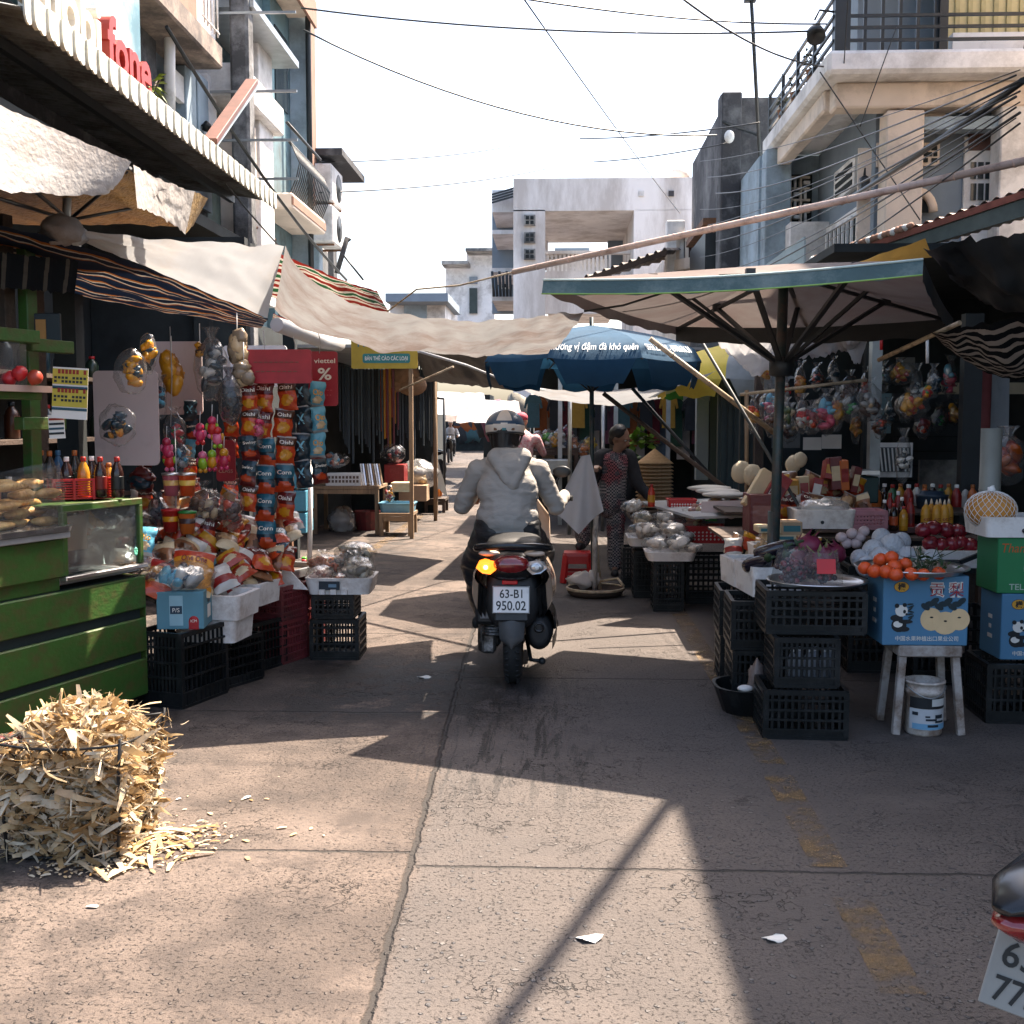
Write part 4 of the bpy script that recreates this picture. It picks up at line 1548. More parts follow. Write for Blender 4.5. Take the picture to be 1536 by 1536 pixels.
def tub(mb, w, d, h, m, wall=.02, taper=1.08, r=.03, z0=0.0, base=.02, lip=0.0, c=(0, 0)):
 """open box or tray, one continuous shell"""
 x, y = w / 2, d / 2
 R_ = []
 for k, z in ((1 / taper, 0), (1, h), ):
  R_.append(rrect(c[0], c[1], z0 + z, x * k, y * k, r))
 if lip:
  R_.append(rrect(c[0], c[1], z0 + h, x + lip, y + lip, r))
  R_.append(rrect(c[0], c[1], z0 + h + .012, x + lip, y + lip, r))
  R_.append(rrect(c[0], c[1], z0 + h + .012, x - wall, y - wall, r))
 else:
  R_.append(rrect(c[0], c[1], z0 + h, x - wall, y - wall, r))
 R_.append(rrect(c[0], c[1], z0 + base, x / taper - wall, y / taper - wall, r))
 return loft(mb, R_, m, False)
def organic(name, caps, balls, mfn, parent=None, voxel=.012, it=6, wr=0.0, ws=9.0, wa=(1, 1, 1), seed=0):
 """one continuous soft surface grown over capsules (a, b, ra, rb) and ellipsoids (c, (rx,ry,rz)[, rot])"""
 b = MB()
 dm = blk
 for a, c, ra, rb in caps:
  a, c = V(a), V(c)
  b.tube([a, lerp(a, c, .33), lerp(a, c, .67), c], [ra, lerp(ra, rb, .33), lerp(ra, rb, .67), rb], dm, 14)
  b.ball(a, ra, dm, 14, 8)
  b.ball(c, rb, dm, 14, 8)
 for q in balls:
  b.ball(q[0], 1, dm, 18, 12, q[2] if len(q) > 2 else None, sq=q[1])
 o = b.build(name)
 md = o.modifiers.new('r', 'REMESH')
 md.mode = 'VOXEL'
 md.voxel_size = voxel
 md.use_smooth_shade = True
 ms = o.modifiers.new('s', 'SMOOTH')
 ms.iterations = it
 ms.factor = .5
 dg = bpy.context.evaluated_depsgraph_get()
 dg.update()
 me = bpy.data.meshes.new_from_object(o.evaluated_get(dg))
 old = o.data
 o.modifiers.clear()
 o.data = me
 bpy.data.meshes.remove(old)
 me.materials.clear()
 if wr:
  for v in me.vertices:
   p = v.co
   n_ = noise.noise(V((p.x * ws * wa[0], p.y * ws * wa[1] + seed, p.z * ws * wa[2])))
   n_ = 1 - abs(n_) * 2
   v.co = p + v.normal * (n_ * wr)
 ml = []
 if callable(mfn):
  mi = []
  for p in me.polygons:
   mm = mfn(p.center)
   if mm not in ml:
    ml.append(mm)
   mi.append(ml.index(mm))
  for mm in ml:
   me.materials.append(mm)
  me.polygons.foreach_set('material_index', mi)
 else:
  me.materials.append(mfn)
 me.polygons.foreach_set('use_smooth', [True] * len(me.polygons))
 me.update()
 if parent:
  o.parent = parent
 return o
def hand(caps, wrist, d, up_, side, curl=.9, s=1.0):
 """palm, four bent fingers and a thumb as capsules; d = direction of the palm, up_ = back of the hand, side = towards the thumb"""
 wrist, d, up_, side = V(wrist), V(d).normalized(), V(up_).normalized(), V(side).normalized()
 pe = wrist + d * .075 * s
 for k in range(4):
  o = side * (.03 - .02 * k) * s
  caps.append((wrist + o * .5, pe + o, .016 * s, .013 * s))
  a = pe + o
  L = (.042, .047, .044, .035)[k] * s
  d1 = (d * cos(curl) - up_ * sin(curl)).normalized()
  d2 = (d * cos(curl * 2.1) - up_ * sin(curl * 2.1)).normalized()
  q = a + d1 * L
  caps.append((a, q, .0095 * s, .009 * s))
  caps.append((q, q + d2 * L * .8, .009 * s, .0075 * s))
 b0 = wrist + side * .025 * s + d * .02 * s
 b1 = b0 + (side * .7 + d * .7 - up_ * .2).normalized() * .04 * s
 caps.append((b0, b1, .013 * s, .011 * s))
 caps.append((b1, b1 + (d * .8 - up_ * .6).normalized() * .035 * s, .011 * s, .009 * s))
def headshape(c, s, face):
 """ellipsoids for skull, jaw, nose, ears, lips; face = direction the face points"""
 f = V(face).normalized()
 r = f.cross(V((0, 0, 1))).normalized()
 u = r.cross(f)
 M = Matrix((r, f, u)).transposed()
 c = V(c)
 P = lambda x, y, z: c + M @ V((x * s, y * s, z * s))
 return [(P(0, -.01, .02), (.074 * s, .092 * s, .095 * s), M), (P(0, .025, -.055), (.052 * s, .062 * s, .06 * s), M),
   (P(0, .095, -.02), (.012 * s, .02 * s, .024 * s), M), (P(.076, -.005, -.01), (.01 * s, .022 * s, .03 * s), M),
   (P(-.076, -.005, -.01), (.01 * s, .022 * s, .03 * s), M), (P(0, .082, -.062), (.026 * s, .012 * s, .009 * s), M),
   (P(0, .078, .022), (.052 * s, .014 * s, .01 * s), M)], M, P
def eyes(parent, P, M, s):
 for sx in (-1, 1):
  b = MB()
  b.ball(P(.031 * sx, .078, .004), .0125 * s, white, 10, 6, M, sq=(1.25, .6, .8))
  b.ball(P(.031 * sx, .085, .004), .006 * s, black, 8, 5, M, sq=(1, .5, 1))
  b.build('eye', parent)
SP = gnd(769, 1030)
S0 = V((SP.x, SP.y + .12, 0))
sc = thing('motor_scooter', S0, 'black and cream scooter with lit left indicator, ridden up the middle of the street', 'scooter')
creamp = mat('cream scooter paint', (.62, .47, .36), .25, var=.05, coat=.5, spec=.5)
blkp = mat('gloss black scooter plastic', (.012, .013, .015), .22, var=.2, spec=.5)
blkm = mat('matt black scooter plastic', (.02, .021, .023), .5, var=.2)
def wheel(y, name, r=.275):
 t = MB()
 prof = []
 for k in range(13):
  a = -pi * .78 + 2 * pi * .78 * k / 12
  prof.append((r - .055 + .055 * cos(a), .052 * sin(a)))
 MX = Matrix.Rotation(pi / 2, 3, 'Y')
 t.lathe(prof, rubber, (0, y, r), 40, MX)
 for k in range(40):
  a = 2 * pi * k / 40
  for sx in (-1, 1):
   p = V((sx * .022, y + (r + .001) * cos(a), r + (r + .001) * sin(a)))
   q = V((sx * .045, y + (r - .018) * cos(a + .06), r + (r - .018) * sin(a + .06)))
   t.tube([p, q], .005, rubber, 4)
 o = t.build(name, sc)
 m = MB()
 m.lathe([(r - .1, -.04), (r - .075, -.03), (r - .075, .03), (r - .1, .04)], blkm, (0, y, r), 30, MX)
 for k in range(5):
  a = 2 * pi * k / 5
  m.bar((0, y, r), (0, y + (r - .09) * cos(a), r + (r - .09) * sin(a)), .035, blkm)
 m.build('rim', o)
 return o
wheel(0, 'rear_wheel')
wheel(1.27, 'front_wheel')
def xring(y, z, hx, hz, p=2.6, n=20, cx=0):
 """superellipse ring in the xz plane"""
 o = []
 for k in range(n):
  a = 2 * pi * k / n
  c_, s_ = cos(a), sin(a)
  o.append(V((cx + hx * abs(c_) ** (2 / p) * (1 if c_ > 0 else -1), y, z + hz * abs(s_) ** (2 / p) * (1 if s_ > 0 else -1))))
 return o
b = MB()
loft(b, [xring(-.30, .70, .05, .04), xring(-.27, .70, .13, .075), xring(-.15, .70, .165, .085), xring(.15, .66, .175, .11),
         xring(.5, .58, .165, .16), xring(.62, .46, .15, .14)], blkp)
b.build('tail_body', sc)
b = MB()
loft(b, [xring(-.235, .52, .12, .16), xring(-.20, .52, .15, .18), xring(.1, .52, .165, .2), xring(.5, .45, .16, .17)], blkm)
b.build('inner_fairing', sc)
for sx in (-1, 1):
 b = MB()
 def pan(u, v, sx=sx):
  y = lerp(-.27, .62, u)
  z = lerp(.30 + .05 * sin(u * 3) + (.28 if u < .08 else .22 * max(0, .5 - u)), .735 - .05 * u, v)
  bul = sin(pi * min(1, max(0, v * .9 + .08)))
  x = .152 + .072 * bul + .02 * u - .04 * max(0, .12 - u) * 4
  return (sx * x, y, z)
 b.grid(pan, 18, 14, lambda u, v: creamp if (.12 < v < .9) else blkp)
 b.grid(lambda u, v: V(pan(u, v)) - V((sx * .02, 0, 0)), 18, 14, blkm)
 b.build('side_panel', sc)
b = MB()
b.box((0, .82, .27), (.34, .46, .06), blkm, b=.02)
b.build('floorboard', sc)
b = MB()
loft(b, [xring(1.0, .36, .15, .1), xring(1.06, .6, .21, .14), xring(1.08, .85, .2, .1), xring(1.06, 1.0, .1, .05)], creamp)
b.build('leg_shield', sc)
b = MB()
loft(b, [xring(1.1, .52, .07, .03), xring(1.25, .6, .075, .04), xring(1.48, .46, .06, .03)], creamp)
b.build('front_fender', sc)
b = MB()
for sx in (-1, 1):
 b.tube([(sx * .06, 1.27, .275), (sx * .06, 1.1, .75)], .018, steel, 8)
b.build('fork', sc)
b = MB()
b.tube([(-.33, .96, 1.0), (-.12, 1.04, 1.02), (.12, 1.04, 1.02), (.33, .96, 1.0)], .012, black, 8)
b.ball((0, 1.05, 1.02), .1, blkp, 14, 8, sq=(1.3, .8, .6))
hb_ = b.build('handlebar', sc)
for sx in (-1, 1):
 b = MB()
 b.tube([(sx * .23, .985, 1.01), (sx * .35, .95, .998)], .018, rubber, 10)
 b.build('grip', hb_)
 b = MB()
 b.tube([(sx * .2, 1.0, 1.02), (sx * .26, 1.02, 1.13)], .006, black, 6)
 b.ball((sx * .28, 1.02, 1.17), .055, black, 14, 8, sq=(1.1, .25, .7))
 b.build('mirror', hb_)
b = MB()
loft(b, [xring(-.18, .795, .11, .03), xring(-.1, .805, .15, .045), xring(.2, .80, .155, .05), xring(.5, .76, .12, .045), xring(.6, .72, .08, .03)], mat('black vinyl', (.02, .02, .02), .45, bump=.2, bscale=200))
b.build('seat', sc)
b = MB()
pts = [(-.195, .1, .77), (-.205, -.08, .785), (-.19, -.2, .80), (-.12, -.27, .815), (0, -.285, .82), (.12, -.27, .815), (.19, -.2, .80), (.205, -.08, .785), (.195, .1, .77)]
b.tube(pts, [.018, .022, .024, .022, .02, .022, .024, .022, .018], blkp, 10)
b.build('grab_rail', sc)
for sx in (-1, 1):
 b = MB()
 b.ball((sx * .125, -.24, .775), .05, creamp, 14, 8, sq=(1.2, .6, .35))
 b.build('rail_bracket', sc)
redl = mat('red lamp lens', (.22, .01, .012), .12, var=.3, scale=40, coat=1, spec=.6)
b = MB()
loft(b, [xring(-.25, .725, .1, .05, 2.2), xring(-.315, .722, .098, .046, 2.2), xring(-.345, .715, .07, .034, 2.2)], redl)
tl = b.build('tail_lamp', sc)
b = MB()
for q in range(3):
 b.ball((-.05 + .05 * q, -.335, .725 + .01 * (q == 1)), .016, mat('red reflector', (.6, .03, .03), .1), 10, 6, sq=(1, .5, 1))
b.build('reflector', tl)
amb = glow('lit amber lens', (1.0, .2, .015), .9)
ambc = glow('lit amber core', (1.0, .5, .1), 3.5)
clr = mat('clear lamp lens', (.50, .50, .50), .1, var=.5, scale=30, metal=.5, coat=1)
for sx, mm in ((-1, amb), (1, clr)):
 b = MB()
 pts = [(sx * x, -.285 - .02 * (1 - abs(x - .14) * 8), z) for x, z in ((.09, .735), (.15, .745), (.178, .735), (.195, .70), (.16, .672), (.115, .665), (.085, .69))]
 b.prism(pts, (0, .06, 0), mm)
 b.ball((sx * .138, -.302, .705), .03, mm, 14, 8, sq=(1.3, .45, .95))
 o = b.build('indicator', sc)
 b = MB()
 b.ball((sx * .14, -.317, .706), .013, ambc if sx < 0 else white, 10, 6, sq=(1, .4, 1))
 b.build('bulb', o)
b = MB()
b.box((-.01, -.262, .622), (.085, .012, .034), plain('#c8202a', .25), b=.004)
b.build('rear_reflector', sc)
TI = Matrix.Rotation(radians(-12), 3, 'X')
b = MB()
b.box((-.003, -.275, .522), (.205, .006, .15), white, TI, .002)
pl = b.build('number_plate', sc)
MP = TI @ Matrix(((1, 0, 0), (0, 0, -1), (0, 1, 0)))
b = MB()
pk = plain('#1c2022', .5)
for tx, dz, w_, h_ in (('63-B1', .034, .125, .046), ('950.02', -.031, .165, .05)):
 b.text(tx, V((-.003, -.2795, .522)) + TI @ V((0, 0, dz)), MP, h_, pk, width=w_, bold=.012)
b.build('lettering', pl)
b = MB()
for sx in (-1, 1):
 b.box(V((-.003 + sx * .0, -.2785, .522)) + TI @ V((0, 0, sx * .072)), (.198, .003, .003), pk, TI)
 b.box(V((-.003 + sx * .1, -.2785, .522)), (.003, .003, .142), pk, TI)
b.build('border', pl)
b = MB()
b.box((0, -.262, .5), (.19, .02, .2), blkm, TI, .01)
b.build('plate_holder', sc)
b = MB()
gm = mat('faded grey mudguard', (.055, .058, .062), .6, var=.3, scale=5, dirt=(.12, .11, .10), dirt_amt=.3)
def mg(u, v):
 hw = lerp(.078, .062, v) * (1 if v < .78 else max(.05, 1 - (v - .78) * 4.0))
 x = lerp(-1, 1, u) * hw
 return V((x, -.275 - .03 * sin(v * 2.2) + .035 * (u - .5) ** 2 * 4, lerp(.455, .25, v) + (.0)))
b.grid(mg, 10, 16, gm)
b.grid(lambda u, v: mg(u, v) + V((0, .012, 0)), 10, 16, gm)
b.build('mudguard', sc)
b = MB()
b.box((-.155, -.05, .435), (.11, .22, .15), blkm, b=.02)
ab = b.build('air_box', sc)
b = MB()
b.box((-.15, -.165, .445), (.062, .012, .1), mat('grey filter cover', (.18, .18, .19), .4, var=.2), b=.006)
b.build('cover', ab)
b = MB()
MX = Matrix.Rotation(pi / 2, 3, 'Y')
em = mat('cast engine metal', (.24, .24, .245), .45, metal=.7, var=.35, scale=14, bump=.3, dirt=(.05, .045, .04), dirt_amt=.45, dscale=9)
b.lathe([(.02, -.06), (.085, -.055), (.1, -.03), (.1, .03), (.07, .05)], em, (-.145, .0, .27), 20, MX)
for k in range(6):
 b.lathe([(.03, -.008), (.062, -.008), (.062, .008), (.03, .008)], em, (-.11, -.13 + .028 * k, .31 + .012 * k), 14)
b.box((-.12, .22, .3), (.14, .4, .16), em, b=.03)
b.box((-.135, -.11, .25), (.08, .05, .12), em, b=.015)
b.build('engine', sc)
b = MB()
b.box((-.09, .05, .26), (.04, .3, .07), blkm, b=.015)
b.build('swing_arm', sc)
for sx in (-1, 1):
 b = MB()
 b.tube([(sx * .1, -.02, .3), (sx * .11, -.08, .6)], .012, steel, 8)
 for k in range(9):
  z = .36 + .022 * k
  b.lathe([(.022, z), (.028, z + .006), (.022, z + .012)], black, (sx * .105, -.05, 0), 10)
 b.build('shock_absorber', sc)
b = MB()
Ma = Matrix.Rotation(radians(94), 3, 'X')
b.lathe([(.03, -.30), (.07, -.28), (.083, -.2), (.085, .12), (.078, .2), (.06, .225), (.055, .232), (.035, .232)], blkm, (.15, .05, .33), 22, Ma, sx=.95, sy=1.25)
ex = b.build('exhaust', sc)
b = MB()
b.lathe([(.028, .225), (.03, .24), (.018, .242), (.016, .2)], blkp, (.15, .045, .37), 16, Ma)
b.build('tail_pipe', ex)
b = MB()
def shd(u, v):
 a = lerp(-.75, 1.05, u)
 return V((.15 + .1 * cos(a), lerp(-.18, .2, v), .33 + .15 * sin(a)))
b.grid(shd, 12, 6, blkp)
b.build('heat_shield', ex)
b = MB()
b.tube([(.07, .15, .24), (.1, -.02, .135), (.16, -.03, .13)], .012, black, 8)
b.ball((.165, -.03, .13), .022, black, 10, 6)
b.build('centre_stand', sc)
for sx in (-1, 1):
 b = MB()
 b.tube([(sx * .16, .3, .3), (sx * .225, .26, .31)], .014, rubber, 8)
 b.ball((sx * .235, .25, .3), .024, rubber, 10, 6, sq=(1, 1, 1.5))
 b.build('foot_peg', sc)
rd = thing('person', S0 + V((0, 0, 0)), 'rider in grey hooded top and blue white helmet on the scooter, seen from behind', 'person')
cx = -.05
HC = V((cx - .02, .5, 1.432))
hb2, HM, HP = headshape(HC, 1.0, (0.05, 1, -.05))
caps = [((cx, .42, .86), (cx, .47, 1.2), .14, .15), ((cx, .48, 1.24), (cx - .01, .5, 1.36), .06, .052)]
for sx in (-1, 1):
 sh_, el, wr_ = V((cx + sx * .185, .48, 1.215)), V((cx + sx * .285, .56, .985)), V((sx * .295, .9, 1.025))
 caps += [(sh_, el, .05, .04), (el, wr_, .038, .026)]
 hand(caps, wr_ + V((0, .0, .0)), (0, 1, -.02), (0, .1, 1), (-sx, .2, 0), 1.1)
 hp, kn, an = V((cx + sx * .1, .40, .83)), V((cx + sx * .2, .76, .66)), V((cx + sx * .175, .72, .36))
 caps += [(hp, kn, .085, .06), (kn, an, .055, .04), (an, V((cx + sx * .18, .88, .325)), .042, .035)]
organic('body', caps, hb2, skin, rd, .011, 3)
eyes(rd, HP, HM, 1)
hoodm = mat('grey knitted hoodie', (.36, .34, .315), .9, var=.08, scale=4, bump=.35, bscale=15, spec=.1, aniso=(1, 1, 2.3))
caps = [((cx, .41, .9), (cx, .44, 1.05), .178, .172), ((cx, .44, 1.05), (cx, .475, 1.19), .172, .16), ((cx - .125, .48, 1.205), (cx + .125, .48, 1.205), .075, .075),
  ((cx - .05, .47, 1.275), (cx + .05, .47, 1.275), .06, .06)]
for sx in (-1, 1):
 sh_, el, wr_ = V((cx + sx * .185, .48, 1.205)), V((cx + sx * .29, .555, .98)), V((sx * .295, .88, 1.02))
 caps += [(sh_, lerp(sh_, el, .5), .064, .056), (lerp(sh_, el, .5), el, .056, .055), (el, lerp(el, wr_, .5), .053, .045), (lerp(el, wr_, .5), wr_, .045, .036)]
hd_ = organic('hoodie', caps, [((cx, .40, .93), (.19, .15, .1)), ((cx, .40, 1.08), (.185, .13, .16))], hoodm, rd, .0085, 5, wr=.006, ws=6, wa=(1.1, 1, 3.2), seed=3)
for v in hd_.data.vertices:
 p = v.co
 v.co += v.normal * .0025 * (1 - 2 * abs(noise.noise(V((p.x * 8 + p.z * 5, p.y * 5, p.z * 26 - abs(p.x + .05) * 22)))))
organic('hood', [((cx - .075, .34, 1.29), (cx + .0, .285, 1.15), .045, .03), ((cx + .10, .35, 1.29), (cx + .035, .285, 1.13), .045, .03), ((cx - .07, .36, 1.3), (cx + .09, .36, 1.3), .04, .04)],
  [((cx + .02, .32, 1.215), (.085, .05, .09)), ((cx + .03, .295, 1.13), (.045, .03, .05))], hoodm, hd_, .008, 3, wr=.005, ws=9, wa=(1, 1, 2.5), seed=8)
b = MB()
b.lathe([(.185, 0), (.19, .012), (.186, .026)], hoodm, (cx, .41, .855), 40, sx=1, sy=.82)
b.build('hem', hd_)
trm = mat('black shiny trousers', (.02, .022, .026), .42, var=.3, scale=4, bump=.5, bscale=14, aniso=(1, 1, 3))
caps = [((cx - .07, .40, .845), (cx + .07, .40, .845), .135, .135)]
for sx in (-1, 1):
 hp, kn, an = V((cx + sx * .1, .40, .82)), V((cx + sx * .205, .76, .66)), V((cx + sx * .18, .72, .38))
 if sx < 0:
  kn = V((cx - .225, .6, .60))
  an = V((cx - .185, .70, .33))
 caps += [(hp, kn, .108, .078), (kn, an, .075, .062)]
organic('trousers', caps, [], trm, rd, .012, 4, wr=.009, ws=9, wa=(1, 1, 2), seed=5)
for sx in (-1, 1):
 organic('shoe', [((cx + sx * .18, .72, .325), (cx + sx * .185, .9, .315), .042, .038)], [], blkm, rd, .01, 2)
organic('hair', [(HP(0, -.07, .02), HP(0, -.075, -.10), .075, .06), (HP(0, -.08, -.08), HP(.09, -.10, -.155), .05, .03), (HP(-.05, -.02, .0), HP(-.05, -.03, -.10), .045, .03), (HP(.05, -.02, .0), HP(.05, -.03, -.10), .045, .03)],
  [(HP(0, -.03, .04), (.085, .09, .085))], hair, rd, .009, 3, wr=.003, ws=26, wa=(2, 2, .4))
b = MB()
hn, hw_ = mat('helmet blue', (.022, .07, .13), .3, var=.15, coat=.4), mat('helmet cream', (.66, .60, .53), .4, var=.06)
HCc = HC + V((0, -.005, .03))
def hel(u, v):
 a = 2 * pi * u
 el = lerp(-.36, pi / 2, v)
 r = 1.0
 return HCc + V((.122 * cos(el) * sin(a), .142 * cos(el) * cos(a), .108 * sin(el) - (.012 * cos(a) if el < .1 else 0)))
def helm(u, v):
 a = (u - .5) * 2 * pi           # 0 at the back
 wav = .27 + .05 * cos(a * 2)
 if v < wav:
  return hw_
 if abs(a) < .42 and .40 < v < .95:
  return mat('helmet panel', (.62, .55, .48), .5)
 return hn
b.grid(hel, 72, 30, helm)
hl = b.build('helmet', rd)
b = MB()
b.tube([HCc + V((.123 * cos(-.36) * sin(a), .143 * cos(-.36) * cos(a), -.039 - .012 * cos(a))) for a in [2 * pi * k / 40 for k in range(41)]], .007, blkm, 8)
b.build('rim', hl)
b = MB()
for x, w_, mm in ((-.052, .022, rust), (.0, .026, plain('#3f7f86', .4)), (.052, .022, rust)):
 b.box(HCc + V((x, -.139 + abs(x) * .28, -.008)), (w_, .008, .016), mm, rotz(x * 4), .003)
b.build('vent', hl)
for sx in (-1, 1):
 b = MB()
 b.tube([HCc + V((sx * .11, .03, -.03)), HCc + V((sx * .085, .05, -.1)), HCc + V((sx * .02, .075, -.15))], .007, black, 6)
 b.build('strap', hl)
def check_material():
 m, nt, out = newmat('checked print')
 L = nt.links.new
 tc = N(nt, 'ShaderNodeTexCoord')
 ch = N(nt, 'ShaderNodeTexChecker', Scale=62.0)
 ch.inputs['Color1'].default_value = (.40, .36, .35, 1)
 ch.inputs['Color2'].default_value = (.035, .04, .05, 1)
 L(tc.outputs['Object'], ch.inputs['Vector'])
 n = N(nt, 'ShaderNodeTexNoise', Scale=5.0)
 L(tc.outputs['Object'], n.inputs['Vector'])
 r = N(nt, 'ShaderNodeMapRange', interpolation_type='SMOOTHSTEP')
 L(n.outputs['Fac'], r.inputs[0])
 r.inputs[1].default_value, r.inputs[2].default_value = .5, .62
 mx = N(nt, 'ShaderNodeMix', data_type='RGBA', blend_type='MULTIPLY')
 L(r.outputs[0], mx.inputs[0])
 L(ch.outputs['Color'], mx.inputs[6])
 mx.inputs[7].default_value = (1, .35, .4, 1)
 vo = N(nt, 'ShaderNodeTexVoronoi', Scale=8.0, Randomness=.35)
 L(tc.outputs['Object'], vo.inputs['Vector'])
 rr = N(nt, 'ShaderNodeValToRGB')
 rr.color_ramp.interpolation = 'CONSTANT'
 for i, (p, c) in enumerate(((0, .5), (.2, 1), (.32, .2), (.40, 0))):
  e = rr.color_ramp.elements[i] if i < 2 else rr.color_ramp.elements.new(p)
  e.position = p
  e.color = (c, c, c, 1)
 L(vo.outputs['Distance'], rr.inputs['Fac'])
 m2 = N(nt, 'ShaderNodeMix', data_type='RGBA')
 fac = N(nt, 'ShaderNodeMath', operation='MULTIPLY')
 L(rr.outputs['Color'], fac.inputs[0])
 fac.inputs[1].default_value = .8
 L(fac.outputs[0], m2.inputs[0])
 L(mx.outputs[2], m2.inputs[6])
 m2.inputs[7].default_value = (.09, .10, .11, 1)
 b = N(nt, 'ShaderNodeBsdfPrincipled', Roughness=.85)
 L(m2.outputs[2], b.inputs['Base Color'])
 L(b.outputs[0], out.inputs[0])
 return m
CHK = check_material()
W0 = gnd(918, 862)
wo = thing('person', W0, 'woman in dark jacket and checked print clothes reaching over the dried fish stall', 'person')
WH = V((.07, -.04, 1.335))
hb2, HM, HP = headshape(WH, 1.02, (.75, -.5, -.3))
HIP, CH = V((-.02, .02, .76)), V((.02, 0, 1.08))
caps = [(HIP, CH, .125, .125), ((.03, -.01, 1.13), WH - V((.02, 0, .07)), .05, .045)]
arms = [(V((-.12, .0, 1.15)), V((-.2, -.08, .95)), V((-.17, -.22, 1.05)), (-.1, -.9, .3), (0, .3, 1)),
  (V((.16, .0, 1.15)), V((.24, -.04, .90)), V((.36, -.1, .76)), (.75, -.2, -.6), (.3, 0, 1))]
for sh_, el, wr_, d, u in arms:
 caps += [(sh_, el, .045, .036), (el, wr_, .034, .024)]
 hand(caps, wr_, d, u, (0, -1, 0) if d[0] > 0 else (1, 0, 0), .7)
legs = [(V((.04, .02, .74)), V((.03, 0, .42)), V((.03, .03, .08)), V((.02, -.1, .035))), (V((-.1, .02, .74)), V((-.30, -.24, .58)), V((-.29, -.16, .345)), V((-.33, -.28, .32)))]
for h_, k_, a_, f_ in legs:
 caps += [(h_, k_, .08, .055), (k_, a_, .052, .035), (a_, f_, .032, .026)]
organic('body', caps, hb2, skind, wo, .011, 3)
eyes(wo, HP, HM, 1.02)
caps = [((-.02, .02, .70), (.02, 0, 1.08), .15, .138), ((-.05, 0, 1.12), (.09, 0, 1.12), .085, .085)]
organic('blouse', caps, [], CHK, wo, .012, 4, wr=.006, ws=8, seed=2)
caps = []
for h_, k_, a_, f_ in legs:
 caps += [(h_, k_, .1, .085), (k_, a_ + V((0, 0, .02)), .082, .072)]
organic('trousers', caps, [], CHK, wo, .012, 3, wr=.006, ws=9, seed=6)
jk = mat('dark jacket', (.022, .022, .026), .8, var=.3, bump=.2)
caps = [((-.09, .05, .82), (-.06, .05, 1.08), .1, .11), ((.13, .05, .80), (.1, .05, 1.08), .09, .11), ((-.09, .03, 1.15), (.14, .03, 1.15), .085, .085)]
for sh_, el, wr_, d, u in arms:
 caps += [(sh_, el, .07, .058), (el, lerp(el, wr_, .85), .056, .045)]
organic('jacket', caps, [], jk, wo, .012, 4, wr=.006, ws=9, seed=9)
organic('hair', [(HP(0, -.05, .03), HP(0, -.07, -.04), .08, .05)], [(HP(0, -.03, .045), (.085, .095, .085))], hair, wo, .01, 3, wr=.004, ws=25)
for h_, k_, a_, f_ in legs:
 organic('sandal', [(a_ + V((0, .02, -.045)), f_ + V((0, -.02, -.01)), .036, .04)], [], blkm, wo, .01, 2)
ORD = ['topmost', 'second', 'third', 'fourth', 'fifth', 'sixth', 'seventh', 'eighth', 'ninth', 'tenth']
_PROTO = {}
def place(key, make, loc, label, cat, group=None, rz=0.0, rot=None, scale=None):
 """first use builds the thing, later uses copy it with its parts"""
 if key not in _PROTO:
  o = make()
  _PROTO[key] = o
  o.location = loc
  if scale is not None:
   o.scale = scale if hasattr(scale, '__len__') else (scale,) * 3
  o.rotation_euler = rot if rot is not None else (0, 0, rz)
  return tag(o, label, cat, group)
 c = copy_tree(_PROTO[key], ch=_CH(_PROTO[key]))
 c.location = loc
 c.scale = (1, 1, 1) if scale is None else (scale if hasattr(scale, '__len__') else (scale,) * 3)
 c.rotation_euler = rot if rot is not None else (0, 0, rz)
 for k in ('label', 'group'):
  if k in c:
   del c[k]
 return tag(c, label, cat, group)
_CHC = {}
def _CH(o):
 if o.name in _CHC:
  return _CHC[o.name]
 d = {}
 for c in o.children:
  d.setdefault(o.name, []).append(c)
  for g_ in c.children:
   d.setdefault(c.name, []).append(g_)
 _CHC[o.name] = d
 return d
def root(name):
 o = bpy.data.objects.new(name, None)
 COL.objects.link(o)
 return o
